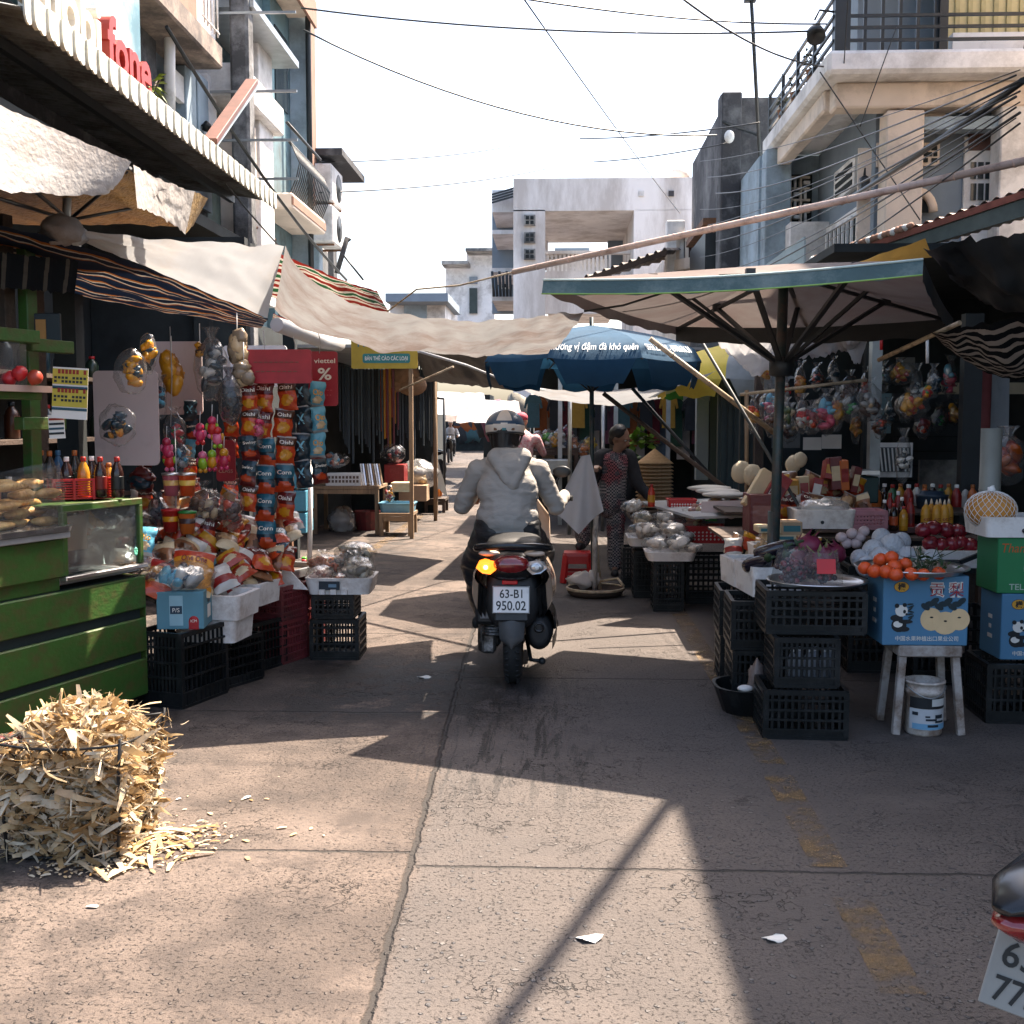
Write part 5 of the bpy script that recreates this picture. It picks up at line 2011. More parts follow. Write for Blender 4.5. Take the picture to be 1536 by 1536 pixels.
def crate(w, d, h, m=blk, nx=12, ny=10, nz=5):
 def make():
  t = root('plastic_crate')
  L_, K = MB(), MB()
  x, y = w / 2, d / 2
  for sgn in (-1, 1):
   for i in range(nx + 1):
    px = lerp(-x + .012, x - .012, i / nx)
    L_.bar((px, sgn * (y - .008), .01), (px, sgn * (y - .008), h - .01), .012, m, .006)
   for i in range(ny + 1):
    py = lerp(-y + .012, y - .012, i / ny)
    L_.bar((sgn * (x - .008), py, .01), (sgn * (x - .008), py, h - .01), .012, m, .006)
   for j in range(1, nz):
    z = h * j / nz
    L_.bar((-x + .01, sgn * (y - .004), z), (x - .01, sgn * (y - .004), z), .012, m, .011)
    L_.bar((sgn * (x - .004), -y + .01, z), (sgn * (x - .004), y - .01, z), .012, m, .011)
   L_.bar((-x + .01, sgn * (y - .009), h * .11), (x - .01, sgn * (y - .009), h * .11), .006, m, h * .16)
   L_.bar((sgn * (x - .009), -y + .01, h * .11), (sgn * (x - .009), y - .01, h * .11), .006, m, h * .16)
  for z, q in ((.008, .016), (h - .012, .024)):
   loft(K, [rrect(0, 0, z - q / 2, x, y, .015, 2), rrect(0, 0, z + q / 2, x, y, .015, 2), rrect(0, 0, z + q / 2, x - .02, y - .02, .012, 2),
                     rrect(0, 0, z - q / 2, x - .02, y - .02, .012, 2), rrect(0, 0, z - q / 2, x, y, .015, 2)], m, False, False, False)
  for sx in (-1, 1):
   for sy in (-1, 1):
    K.bar((sx * (x - .014), sy * (y - .014), .01), (sx * (x - .014), sy * (y - .014), h - .01), .026, m, .026)
  L_.build('lattice', t)
  K.build('rim', t)
  bb = MB()
  bb.box((0, 0, .012), (w - .03, d - .03, .008), m)
  for i in range(8):
   bb.bar((lerp(-x + .03, x - .03, i / 7), -y + .02, .018), (lerp(-x + .03, x - .03, i / 7), y - .02, .018), .008, m)
  bb.build('base', t)
  return t
 return ('crate', w, d, h, m.name), make
def put_crate(w, d, h, loc, label, rz=0.0, m=blk, group='black plastic crates', **k):
 key, mk = crate(w, d, h, m, **k)
 return place(key, mk, loc, label, 'crate', group, rz)
def packet(w, h, t, zones, txt, tcol, seed, tz=.18, th=.16, tw=.8, blob=None):
 """pillow packet in the xz plane facing -y, hanging from z=0 down to -h. zones: list of (limit, material) from the top"""
 def make():
  b = MB()
  rr = random.Random(seed)
  s1 = rr.uniform(0, 50)
  def depth(u, v):
   e = min(1, 4.5 * min(v, 1 - v)) ** .6 * max(0, sin(pi * u)) ** .6
   return t * e + .006 * noise.noise(V((u * 6 + s1, v * 8, s1))) * e ** .3 + .003 * noise.noise(V((u * 17, v * 20 + s1, s1)))
  def shp(u, v):
   k = 1 - .05 * sin(pi * v)
   return (u - .5) * w * k + .004 * sin(v * 14 + s1), -v * h
  def ff(sgn):
   def f(u, v):
    x, z = shp(u, v)
    return (x, -sgn * depth(u, v), z)
   return f
  def zm(u, v):
   if blob and ((u - blob[0]) / blob[2]) ** 2 + ((v - blob[1]) / blob[3]) ** 2 < 1:
    return blob[4]
   for l, mm in zones:
    if v < l:
     return mm
   return zones[-1][1]
  b.grid(ff(1), 12, 18, zm)
  b.grid(ff(-1), 12, 18, zones[-1][1])
  if txt:
   M = Matrix(((1, 0, 0), (0, 0, -1), (0, 1, 0)))
   b.text(txt, (0, -.002, -tz * h), M, th * h, tcol, width=w * tw, bold=.02,
                   wrap=lambda x, y: depth(min(.98, max(.02, x / w + .5)), min(.98, max(.02, tz - y / h))))
  return b.build('snack_packet')
 return ('packet', w, h, txt, seed), make
def pk(hexc, rough=.28):
 return mat('foil ' + hexc, hexc, rough, var=.12, scale=9, bump=.25, bscale=22, spec=.6)
OR, DR, TE, DT, CR, BL, SI, YE, GN, BR, WH_, LB = (pk(c) for c in ('#b8401a', '#5c1414', '#1d5a6c', '#0c2a36', '#c9b08a', '#15202a', '#9a9a98', '#c88a1c', '#1f7a34', '#4a2a1a', '#c9c5be', '#5aa0b8'))
tw_, ty_, tn_ = plain('#ece6da', .5), plain('#e0a030', .5), plain('#141a20', .5)
KINDS = [
 packet(.125, .185, .028, [(.05, SI), (.42, DR), (1, OR)], 'Oishi', tw_, 1, .24, .13, .75, (.55, .72, .3, .16, YE)),
 packet(.12, .18, .028, [(.05, SI), (.5, TE), (.8, DT), (1, OR)], 'Corn', tw_, 2, .3, .14, .72, (.5, .74, .36, .13, OR)),
 packet(.115, .18, .025, [(.05, SI), (1, DT)], 'X', plain('#7fc4d8', .5), 3, .45, .34, .5, None),
 packet(.11, .175, .025, [(.05, LB), (.9, LB), (1, SI)], 'Oio', ty_, 4, .4, .22, .6, (.5, .7, .3, .15, CR)),
 packet(.12, .18, .026, [(.06, SI), (.35, BR), (1, OR)], 'Oishi', tw_, 5, .2, .12, .7, (.5, .65, .32, .2, YE)),
 packet(.12, .18, .026, [(.06, DR), (.6, DT), (1, DR)], 'Swing', tw_, 6, .3, .11, .7, (.5, .72, .3, .14, OR)),
]
def crinkle_bag(r, sq, m=None, seed=0, knot=True, filler=None, nf=14, fr=.3, fname='content'):
 """clear plastic bag: the goods inside and a crinkled film round them"""
 def make():
  t = root('plastic_bag')
  rr = random.Random(seed)
  b = MB()
  for i in range(nf):
   d = V((rr.gauss(0, 1), rr.gauss(0, 1), rr.gauss(0, 1))).normalized() * rr.uniform(.15, .78) * r
   d = V((d.x * sq[0], d.y * sq[1], d.z * sq[2])) * .86
   mm = filler[i % len(filler)]
   k = fr * r * rr.uniform(.7, 1.25)
   b.ball(d, k, mm, 9, 6, Matrix.Rotation(rr.uniform(0, 6), 3, V((rr.random(), rr.random(), rr.random() + .1)).normalized()), jit=.4, seed=i + seed, sq=(1.5, .8, .7))
  b.build(fname, t)
  f = MB()
  def fl(u, v):
   a, e = 2 * pi * u, pi * v
   d = V((sin(e) * cos(a), sin(e) * sin(a), cos(e)))
   q = 1 + .16 * noise.noise(d * 2.4 + V((seed, 0, 0))) + .07 * noise.noise(d * 7 + V((0, seed, 0)))
   return (d.x * r * sq[0] * q, d.y * r * sq[1] * q, d.z * r * sq[2] * q)
  f.grid(fl, 28, 16, m or FILM)
  if knot:
   def kn(u, v):
    a = 2 * pi * u
    rad = lerp(.12, .42, v ** 1.5) * r * (1 + .3 * sin(a * 5 + seed))
    return (rad * cos(a), rad * sin(a), r * sq[2] * (.93 + .42 * v))
   f.grid(kn, 24, 4, m or FILM)
  f.build('film', t)
  return t
 return ('bag', r, sq, seed, (m or FILM).name, fname, filler[0].name), make
def bottle(h, r, bm, cm, lm=None, kind='round', txt=None):
 def make():
  t = root('bottle')
  b = MB()
  if kind == 'sauce':
   pr = [(r * .9, 0), (r, h * .03), (r, h * .55), (r * .88, h * .66), (r * .8, h * .72), (r * .35, h * .82), (r * .3, h * .84)]
  elif kind == 'jug':
   pr = [(r * .9, 0), (r, h * .04), (r, h * .62), (r * .8, h * .75), (r * .4, h * .85), (r * .38, h * .88)]
  else:
   pr = [(r * .85, 0), (r, h * .03), (r, h * .22), (r * .93, h * .3), (r, h * .38), (r, h * .6), (r * .8, h * .74), (r * .38, h * .87), (r * .36, h * .9)]
  b.lathe(pr, bm, n=16)
  b.build('body', t)
  b = MB()
  if kind == 'sauce':
   b.lathe([(r * .34, h * .84), (r * .3, h * .88), (r * .12, h * .99), (r * .08, h)], cm, n=12)
  else:
   b.lathe([(r * .42, h * .885), (r * .44, h * .9), (r * .44, h * .985), (r * .38, h)], cm, n=14)
  b.build('cap', t)
  if lm:
   b = MB()
   b.lathe([(r * 1.01, h * .2), (r * 1.015, h * .22), (r * 1.015, h * .5), (r * 1.01, h * .52)], lm, n=18)
   if txt:
    M = Matrix(((1, 0, 0), (0, 0, -1), (0, 1, 0)))
    if len(txt) <= 3 and kind == 'round':
     for q, chh in enumerate(txt):
      b.text(chh, (0, -r * 1.03, h * (.45 - .13 * q)), M, h * .1, tw_, bold=.02)
    else:
     b.text(txt, (0, -r * 1.0, h * .36), M, h * .1, plain('#8c1c14', .5), width=r * 1.3, bold=.02, wrap=lambda x, y: -(r - math.sqrt(max(0, r * r - x * x))) + .002)
   b.build('label', t)
  return t
 return ('bottle', h, r, bm.name, cm.name, lm.name if lm else '', kind, txt), make
def carton(w, d, h, m, flaps=False, deco=None):
 def make():
  t = root('carton')
  b = MB()
  b.box((0, 0, h / 2), (w, d, h), m, b=.004)
  b.build('box', t)
  if deco:
   deco(t, w, d, h)
  return t
 return make
XZ = Matrix(((1, 0, 0), (0, 0, -1), (0, 1, 0)))      # writing on a face that looks at -y
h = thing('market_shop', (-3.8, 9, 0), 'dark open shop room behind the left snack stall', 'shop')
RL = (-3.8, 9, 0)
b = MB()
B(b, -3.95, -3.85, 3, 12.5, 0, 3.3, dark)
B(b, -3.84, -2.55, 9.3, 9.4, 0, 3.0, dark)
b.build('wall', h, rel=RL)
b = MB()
B(b, -4.5, -3.1, 3, 12.5, 3.2, 3.3, dark)  # ceiling and posts below painted dark to stand in for shade
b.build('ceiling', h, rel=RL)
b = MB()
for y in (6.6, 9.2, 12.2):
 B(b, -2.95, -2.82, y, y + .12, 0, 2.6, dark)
 b.build('post', h, rel=RL)
 b = MB()
b = MB()
for z in (.9, 1.35, 1.8):
 B(b, -3.84, -3.5, 5.2, 9.2, z, z + .03, woodd)
b.build('shelf', h, rel=RL)
gi = 0
for z in (.93, 1.38, 1.83):
 for k in range(13):
  y = 5.5 + k * .28 + RNG.uniform(-.05, .05)
  mm = RNG.choice([DT, DR, BR, pk('#2a3a2a'), pk('#3a1f1a'), pk('#22303c'), pk('#574a2a')])
  hh = RNG.uniform(.16, .3)
  key, mk = bottle(round(hh, 2), .05, mm, RNG.choice([redpl, white, BL]), None, 'jug')
  place(key, mk, (-3.66, y, z), 'dim jar on the dark shelves at the back of the left shop', 'jar', 'jars on the dark back shelves')
O = V((-2.15, 5.8, 0))
CU, CN_ = V((-.31, -.951, 0)), V((.951, -.31, 0))
ct = thing('food_cart', O, 'green wooden food cart with plank front and glass case at the left edge', 'cart')
def cp(s, t, z):
 return CU * s + CN_ * t + V((0, 0, z))
CM = Matrix((CU, -CN_, V((0, 0, 1)))).transposed()     # local x along the cart towards the camera, y into the cart
RC = Matrix((-CU, CN_ * -1, V((0, 0, 1)))).transposed()
def cbox(b, s0, s1, t0, t1, z0, z1, m, bev=.004):
 return b.box(cp((s0 + s1) / 2, (t0 + t1) / 2, (z0 + z1) / 2), (s1 - s0, t1 - t0, z1 - z0), m, CM, bev)
b = MB()
cbox(b, .02, 1.9, -.68, -.02, .06, .70, mat('dark cart inside', (.012, .022, .022), .7), 0)
b.build('body', ct)
for z0, z1, s0 in ((.07, .262, 0), (.30, .478, 0), (.528, .697, 0), (.765, .95, .585)):
 b = MB()
 cbox(b, s0, 1.92, -.019, .006, z0, z1, greenp, .006)
 b.build('plank', ct)
b = MB()
cbox(b, -.006, 0, -.68, 0, .07, .7, greenp)
cbox(b, .59, 1.9, -.68, -.02, .7, .95, greenp)
b.build('side_panel', ct)
b = MB()
cbox(b, .57, 1.95, -.70, .035, .953, .985, mat('grey counter top', (.30, .30, .30), .5, var=.2))
b.build('counter', ct)
gc = MB()
for s0, s1, z0, z1 in ((0, .585, 1.07, 1.105), (0, .03, .765, 1.07), (.55, .582, .765, 1.07)):
 cbox(gc, s0, s1, -.03, .0, z0, z1, greenp)
cbox(gc, 0, .03, -.45, -.42, .765, 1.07, greenp)
cbox(gc, .0, .585, -.45, -.031, 1.085, 1.1, greenp)
gco = gc.build('glass_case', ct)
b = MB()
cbox(b, .03, .55, -.02, -.015, .775, 1.07, GLASS, 0)
cbox(b, .012, .016, -.42, -.03, .775, 1.07, GLASS, 0)
b.build('pane', gco)
b = MB()
cbox(b, -.01, .59, -.025, .02, .742, .764, alum, .004)
cbox(b, .0, .585, -.45, -.03, .72, .74, steel)
b.build('sill', gco)
for s_, t_, z0, z1, mm in ((.33, -.40, 1.1, 2.35, greenp), (.04, -.62, .7, 2.3, woodd), (1.7, -.5, 1.0, 2.2, greenp), (.42, -.45, 1.9, 2.5, woodd)):
 b = MB()
 cbox(b, s_, s_ + .07, t_, t_ + .06, z0, z1, mm)
 b.build('post', ct)
for z0, z1 in ((1.60, 1.66), (1.86, 1.92)):
 b = MB()
 cbox(b, .62, 1.9, -.12, -.06, z0, z1, greenp)
 b.build('rail', ct)
for a_, z_ in ((.33, 1.83), (.40, 1.46)):
 b = MB()
 cbox(b, a_, a_ + .28, -.18, -.12, z_, z_ + .06, greenp)
 b.build('cross_rail', ct)
b = MB()
cbox(b, .66, 1.9, -.45, -.11, 1.665, 1.855, GLASS, 0)
b.build('cabinet_pane', ct)
b = MB()
b.box((0, 0, .09), (.19, .004, .17), cardb, b=.001)
t = local(b, 'card_sheet', O + cp(.46, -.05, .87), 'brown card leaning inside the glass case of the green cart', 'card', rz=math.atan2(-CU.y, -CU.x))
key, mk = crinkle_bag(.075, (1.25, 1, .75), FILM, 3, True, [pk('#c06a1a'), pk('#d9a04a'), CR], 9, .42)
place(key, mk, O + cp(.22, -.17, .985), 'bag of orange food on the shelf inside the glass case', 'food bag')
key, mk = crinkle_bag(.05, (1.1, 1, .9), FILMC, 4, True, [WH_, paper], 6, .4)
place(key, mk, O + cp(.08, -.15, .985), 'small white bag beside the orange food in the glass case', 'food bag')
b = MB()
cbox(b, .04, .5, -.32, -.06, .905, .915, GLASS, 0)
solo(b, 'glass_shelf', O, 'clear shelf inside the glass case of the cart', 'shelf').data.transform(Matrix.Translation(O))
cupm = film('clear cup', (.9, .92, .93), .45, .12, 6)
for k in range(4):
 def mk():
  b = MB()
  b.lathe([(.028, 0), (.04, .12), (.043, .122), (.043, .128)], cupm, n=16)
  return b.build('cup_stack')
 place('cups', mk, O + cp(.14 + .085 * k, -.12, .77), 'clear cup stack at the bottom of the glass case, ' + ('nearest the corner post', 'next to the corner stack', 'third from the corner post', 'farthest from the corner post')[k], 'cups', 'clear cups in the glass case')
b = MB()
gl = mat('mint green sticker', (.15, .62, .42), .5)
for k in range(8):
 a = k * pi / 4
 b.lathe([(.007, 0), (.007, .0015)], gl, O + cp(.065 + .008 * cos(a), .0, .83 + .016 * sin(a)), 8, CM @ Matrix.Rotation(-pi / 2, 3, 'X') if False else Matrix((CU, V((0, 0, 1)), CN_)).transposed())
solo(b, 'sticker', O + cp(.065, 0, .83), 'small mint green flower sticker on the glass case', 'sticker')
t = thing('food_bag', O + cp(.80, -.12, .988), 'open clear bag of fried dough sticks on the cart counter', 'food bag')
dough = mat('fried dough', (.40, .20, .05), .5, var=.4, scale=12, bump=.3, dirt=(.62, .42, .16), dirt_amt=.35, dscale=10)
b = MB()
for r_ in range(5):
 for k in range(4):
  a = RNG.uniform(-.15, .15)
  M = CM @ Matrix.Rotation(a, 3, 'Z')
  b.ball(CM @ V((-.2 + .13 * k + RNG.uniform(-.02, .02), RNG.uniform(-.07, .1), .03 + .045 * r_)), .028, dough, 12, 8, M, jit=.35, seed=r_ * 5 + k, sq=(3.2, 1.2, .85))
b.build('fried_dough', t)
b = MB()
def bagf(u, v):
 a = 2 * pi * u
 k = 1 + .09 * noise.noise(V((cos(a) * 2, sin(a) * 2, v * 4)))
 return CM @ V((.33 * cos(a) * k * (1 - .1 * v), .17 * sin(a) * k, lerp(0, .26 + .05 * cos(a * 1 + 2.8), v)))
b.grid(bagf, 44, 12, FILM)
b.build('film', t)
b = MB()
tub(b, .5, .34, .025, alum, .01, 1.03, .04)
o = local(b, 'metal_tray', O + cp(.80, -.12, .986), 'shallow metal tray under the bag of fried dough', 'tray', rz=math.atan2(-CU.y, -CU.x))
o.location.z = .9855
t.location.z = .996
BZ = 1.108
BC = O + cp(.18, -.27, BZ)
BA = radians(38)
def bask():
 t = root('plastic_basket')
 b = MB()
 w_, d_, hh = .30, .30, .105
 loft(b, [rrect(0, 0, hh - .012, w_ / 2, d_ / 2, .015, 2), rrect(0, 0, hh, w_ / 2, d_ / 2, .015, 2), rrect(0, 0, hh, w_ / 2 - .012, d_ / 2 - .012, .012, 2), rrect(0, 0, hh - .012, w_ / 2 - .012, d_ / 2 - .012, .012, 2), rrect(0, 0, hh - .012, w_ / 2, d_ / 2, .015, 2)], redpl, False, False, False)
 b.build('rim', t)
 b = MB()
 for z in [.008 + .0125 * k for k in range(8)]:
  for s_ in (-1, 1):
   b.bar((-w_ / 2 + .006, s_ * (d_ / 2 - .006), z), (w_ / 2 - .006, s_ * (d_ / 2 - .006), z), .006, redpl)
   b.bar((s_ * (w_ / 2 - .006), -d_ / 2 + .006, z), (s_ * (w_ / 2 - .006), d_ / 2 - .006, z), .006, redpl)
 for k in range(4):
  for s_ in (-1, 1):
   p = -w_ / 2 + .008 + (w_ - .016) * k / 3
   b.bar((p, s_ * (d_ / 2 - .003), 0), (p, s_ * (d_ / 2 - .003), hh), .012, redpl)
   b.bar((s_ * (w_ / 2 - .003), p, 0), (s_ * (w_ / 2 - .003), p, hh), .012, redpl)
 b.build('lattice', t)
 b = MB()
 b.box((0, 0, .004), (w_ - .02, d_ - .02, .006), redpl)
 b.build('base', t)
 return t
place('redbasket', bask, BC, 'red slatted basket full of drink bottles on the glass case', 'basket', rz=BA)
brn, blu, amb_, clrb = (mat(n, c, .12, var=.2, spec=.6) for n, c in (('dark tea', (.025, .018, .012)), ('blue drink', (.03, .10, .2)), ('orange drink', (.5, .22, .02)), ('cola', (.03, .012, .01))))
capo, capb, capr = plain('#a8602a', .4), plain('#3a6a8c', .4), plain('#9c2018', .4)
lb = plain('#14181a', .4)
bl = [(brn, capo, lb, 'TEA', 'dark tea bottle with orange cap at the left of the red basket'), (brn, capo, lb, None, 'dark bottle with orange cap, second from the left in the red basket'),
      (blu, capb, plain('#8a949c', .4), None, 'blue capped water bottle in the red basket'), (clrb, white, lb, None, 'white capped dark bottle beside the blue capped one'),
      (brn, capo, plain('#1f3a24', .4), 'TEA', 'tall tea bottle with orange cap in the middle of the red basket'), (amb_, capr, None, None, 'orange drink bottle with red cap at the basket middle'),
      (clrb, white, lb, None, 'second white capped dark bottle, nearer the right of the basket'), (clrb, capr, plain('#701a16', .4), None, 'red capped cola bottle second from the right in the basket'),
      (amb_, capo, None, None, 'small orange drink bottle in front of the red caps'), (clrb, capr, lb, None, 'rightmost red capped bottle in the red basket')]
for k, (bm, cm, lm, tx, lab) in enumerate(bl):
 key, mk = bottle(.235 if k in (0, 1, 2, 4) else .205 if k != 8 else .17, .031, bm, cm, lm, 'round', tx)
 i, j = k % 4, k // 4
 q = BC + rotz(BA) @ V((-.105 + .07 * i, -.09 + .08 * j, .008))
 px = 62 + k * 12.6
 Yq = BC.y + (-.06 if k % 2 else .06)
 q = V((at(px, 700, Yq).x, Yq, BZ + .008))
 place(key, mk, q, lab, 'bottle', 'drink bottles in the red basket')
t = thing('price_calendar', at(105, 590, 5.15), 'yellow and white printed calendar sheets hung on the cart post', 'calendar')
b = MB()
yl = plain('#b8a53c', .7)
def ysheet(x0, z0, w_, hh, m, tilt, yy):
 M = Matrix.Rotation(tilt, 3, 'Y')
 b.box(M @ V((x0, yy, z0)), (w_, .002, hh), m, M)
 return M
M = ysheet(0, 0, .165, .235, paper, .06, 0)
for z0, hh, m_ in ((.075, .07, yl), (-.02, .085, yl), (.025, .014, plain('#2a4a58', .7)), (-.073, .012, plain('#2a4a58', .7))):
 b.box(M @ V((0, -.002, z0)), (.164, .002, hh), m_, M)
b.build('sheet', t)
b = MB()
rd_ = plain('#8c2a1c', .7)
for z0 in (.098, .012):
 for q, (dz, hh, mm) in enumerate(((0, .02, rd_), (-.028, .011, tn_), (-.045, .011, tn_))):
  for k in range(9):
   if (k * 5 + q) % 7:
    b.box(M @ V((-.068 + .017 * k, -.0035, z0 + dz)), (.012, .001, hh), mm, M)
b.build('print_lines', t)
b = MB()
b.box((0, 0, 0), (.075, .002, .11), paper, Matrix.Rotation(-.05, 3, 'Y'))
for k in range(4):
 b.box((0, -.002, .035 - .022 * k), (.07, .002, .01), (rd_, tn_, plain('#2a4a58', .7), tn_)[k], Matrix.Rotation(-.05, 3, 'Y'))
solo(b, 'price_note', V((0, 0, 0)), 'small printed note showing below the calendar sheets', 'note').location = at(85, 640, 5.17)
def board(px0, px1, py0, py1, Y, lab, m=pinkbd, r=.03):
 p, q = at(px0, py1, Y), at(px1, py0, Y)
 b = MB()
 ring = [V((v.x, v.z, 0)) for v in rrect((p.x + q.x) / 2, (p.z + q.z) / 2, 0, (q.x - p.x) / 2, (q.z - p.z) / 2, r)]
 ring = [V((v.x, Y, v.y)) for v in rrect((p.x + q.x) / 2, (p.z + q.z) / 2, 0, (q.x - p.x) / 2, (q.z - p.z) / 2, r)]
 b.prism(ring, (0, .012, 0), m)
 return solo(b, 'hanging_board', (p + q) / 2, lab, 'board')
board(143, 236, 556, 698, 6.5, 'plain pinkish board hanging behind the green cart post')
board(229, 302, 512, 622, 7.3, 'second, smaller pinkish board farther back above the toys')
board(335, 430, 518, 580, 8.6, 'pale board at the back above the hanging snack strips', wwall)
for k, (px, py, w_, hh, lab, cols) in enumerate(((196, 548, .15, .22, 'clear bag with yellow snacks hanging highest by the dark post', (DT, YE, YE)), (176, 628, .17, .2, 'clear bag with yellow bits hanging lower by the pinkish board', (DT, DT, YE)), (222, 520, .08, .2, 'narrow clear bag of yellow pieces beside the pinkish board', (YE, DT, YE)))):
 key, mk = crinkle_bag(.095, (w_ / .16, .4, hh / .17), FILM, 20 + k, False, list(cols), 16, .3)
 place(key, mk, at(px, py + 10, 5.95 + .06 * k), lab, 'snack bag', 'clear snack bags by the cart')
for k, (px, py) in enumerate(((30, 560), (52, 566), (14, 568))):
 b = MB()
 b.ball((0, 0, 0), .035, (redpl, plain('#a0361f'), redpl)[k], 12, 8, jit=.2, seed=k)
 local(b, 'fruit', at(px, py, 5.1), ('red fruit nearest the pane edge in the upper cabinet', 'reddish fruit right of the others in the upper cabinet', 'red fruit at the left of the upper cabinet')[k], 'fruit', 'red fruits in the cart cabinet')
b = MB()
b.box((0, 0, 0), (.34, .1, .03), plain('#b89a8c', .6), CM)
local(b, 'shelf_liner', at(30, 583, 5.12), 'pale pink liner strip in the upper cabinet of the cart', 'liner')
b = MB()
b.box((0, 0, 0), (.13, .02, .16), plain('#20282c', .5), b=.004)
b.box((-.03, -.012, -.01), (.05, .004, .12), plain('#b07a3a', .5))
local(b, 'menu_card', at(72, 495, 5.5), 'dark card with an orange picture hanging in the shade by the cart', 'card')
for k, (px, y0, y1, Y) in enumerate(((255, 490, 640, 6.7), (262, 640, 800, 6.4), (395, 495, 575, 6.9), (440, 505, 530, 6.9), (478, 500, 530, 7.1))):
 b = MB()
 b.tube([at(px, y0, Y), at(px + 3, (y0 + y1) / 2, Y), at(px + 1, y1, Y)], .003, whitecl, 5)
 solo(b, 'hanging_string', at(px, y0, Y), ('string from the awning to the pinkish board', 'string holding the hanging cups', 'string above the orange packet strips', 'string at the left of the dark red sign', 'string between the two red signs')[k], 'string', 'strings under the left awning')
SB = gnd(128, 1262)
st = thing('wire_basket', SB, 'wire mesh basket overflowing with pale corn husks beside the green cart', 'basket')
LWm = mat('black wire', (.02, .02, .02), .5, metal=.3)
b = MB()
bw, bd, bh = .19, .18, .415
cor = [(-bw, -bd), (bw, -bd), (bw, bd), (-bw, bd)]
def bpt(k, u, z):
 p, q = cor[k], cor[(k + 1) % 4]
 f_ = 1 + .16 * z / bh
 x, y = lerp(p[0], q[0], u) * f_, lerp(p[1], q[1], u) * f_
 return V((x + .012 * noise.noise(V((x * 9, y * 9, z * 9))), y, z))
for k in range(4):
 for z in (.01, bh):
  b.tube([bpt(k, u / 6, z - (.02 * sin(pi * u / 6) if z > .1 else 0)) for u in range(7)], .005, LWm, 6)
 b.tube([bpt(k, 0, z) for z in (0, .15, .3, bh + .02)], .006, LWm, 6)
b.build('frame', st)
b = MB()
for k in range(4):
 nc, nr = 6, 9
 for i in range(nc):
  for j in range(nr):
   u0 = (i + (.5 if j % 2 else 0)) / nc
   z0 = bh * j / nr
   A_ = bpt(k, min(1, u0), z0)
   for du in (-.5, .5):
    u1 = u0 + du / nc
    if 0 <= u1 <= 1:
     C_ = bpt(k, u1, z0 + bh / nr * .72)
     b.tube([A_, C_], .0022, LWm, 4)
   if u0 <= 1:
    b.tube([bpt(k, u0, z0), bpt(k, u0, max(0, z0 - bh / nr * .28))], .0022, LWm, 4)
b.build('mesh', st)
husk = [mat('corn husk ' + str(i), c, .75, var=.25, scale=14, bump=.2, transl=.3, spec=.2) for i, c in enumerate(((.52, .38, .21), (.60, .47, .30), (.40, .26, .12), (.55, .45, .32), (.32, .20, .09), (.64, .56, .42)))]
def chip(b, c, L, w_, M, m, bend=.3, tw=.5):
 vs = []
 n_ = 5
 for i in range(n_ + 1):
  t_ = i / n_
  k = w_ * (.35 + .65 * sin(pi * min(1, t_ * .8 + .12)))
  z = bend * L * sin(pi * t_) * .5
  a = tw * (t_ - .5)
  for s_ in (-1, 1):
   vs.append(c + M @ V((L * (t_ - .5), s_ * k / 2 * cos(a), z + s_ * k / 2 * sin(a))))
 b.add(vs, [(2 * i, 2 * i + 1, 2 * i + 3, 2 * i + 2) for i in range(n_)], m)
b = MB()
rr = random.Random(5)
for i in range(2300):
 z = rr.random() ** .8 * .455
 f_ = 1 + .16 * z / bh
 edge = rr.random() < .62
 x, y = rr.uniform(-bw, bw) * f_, rr.uniform(-bd, bd) * f_
 if edge:
  if rr.random() < .6:
   y = -bd * f_ * rr.uniform(.86, 1.0)
  else:
   x = bw * f_ * rr.uniform(.86, 1.0) * (1 if rr.random() < .75 else -1)
 if z > .38:
  x, y = rr.gauss(0, bw * .62), rr.gauss(0, bd * .6)
  z = .37 + .11 * max(0, 1 - (x / bw) ** 2 * .5 - (y / bd) ** 2 * .5) + rr.uniform(-.03, .03)
 el = rr.gauss(0, .45)
 M = Matrix.Rotation(rr.uniform(0, 6.28) if z > .4 or rr.random() < .4 else rr.gauss(0, .6), 3, 'Z') @ Matrix.Rotation(el, 3, 'Y') @ Matrix.Rotation(rr.uniform(0, 6.28), 3, 'X')
 k_ = rr.random()
 chip(b, V((x, y, z)), rr.uniform(.05, .17) if k_ > .25 else rr.uniform(.06, .2), rr.uniform(.008, .034) if k_ > .4 else rr.uniform(.002, .008), M, rr.choice(husk), rr.uniform(-.6, .6), rr.uniform(-2.5, 2.5))
for i in range(1):
 a = rr.uniform(-.4, 3.5)
 p = V((bw * cos(a) * .9, bd * sin(a) * .9, .45))
 chip(b, p + V((.05 * cos(a), .05 * sin(a), .03)), rr.uniform(.08, .15), .018, Matrix.Rotation(a, 3, 'Z') @ Matrix.Rotation(-.35, 3, 'Y'), husk[1], .2, .6)
b.tube([(-.02, -.05, .45), (-.05, -.06, .52), (-.04, -.06, .57)], [.008, .006, .004], husk[0], 6)
b.tube([(.03, -.03, .45), (.05, -.03, .52), (.09, -.04, .535)], [.009, .008, .007], husk[0], 6)
b.build('corn_husks', st).__setitem__('kind', 'stuff')
b = MB()
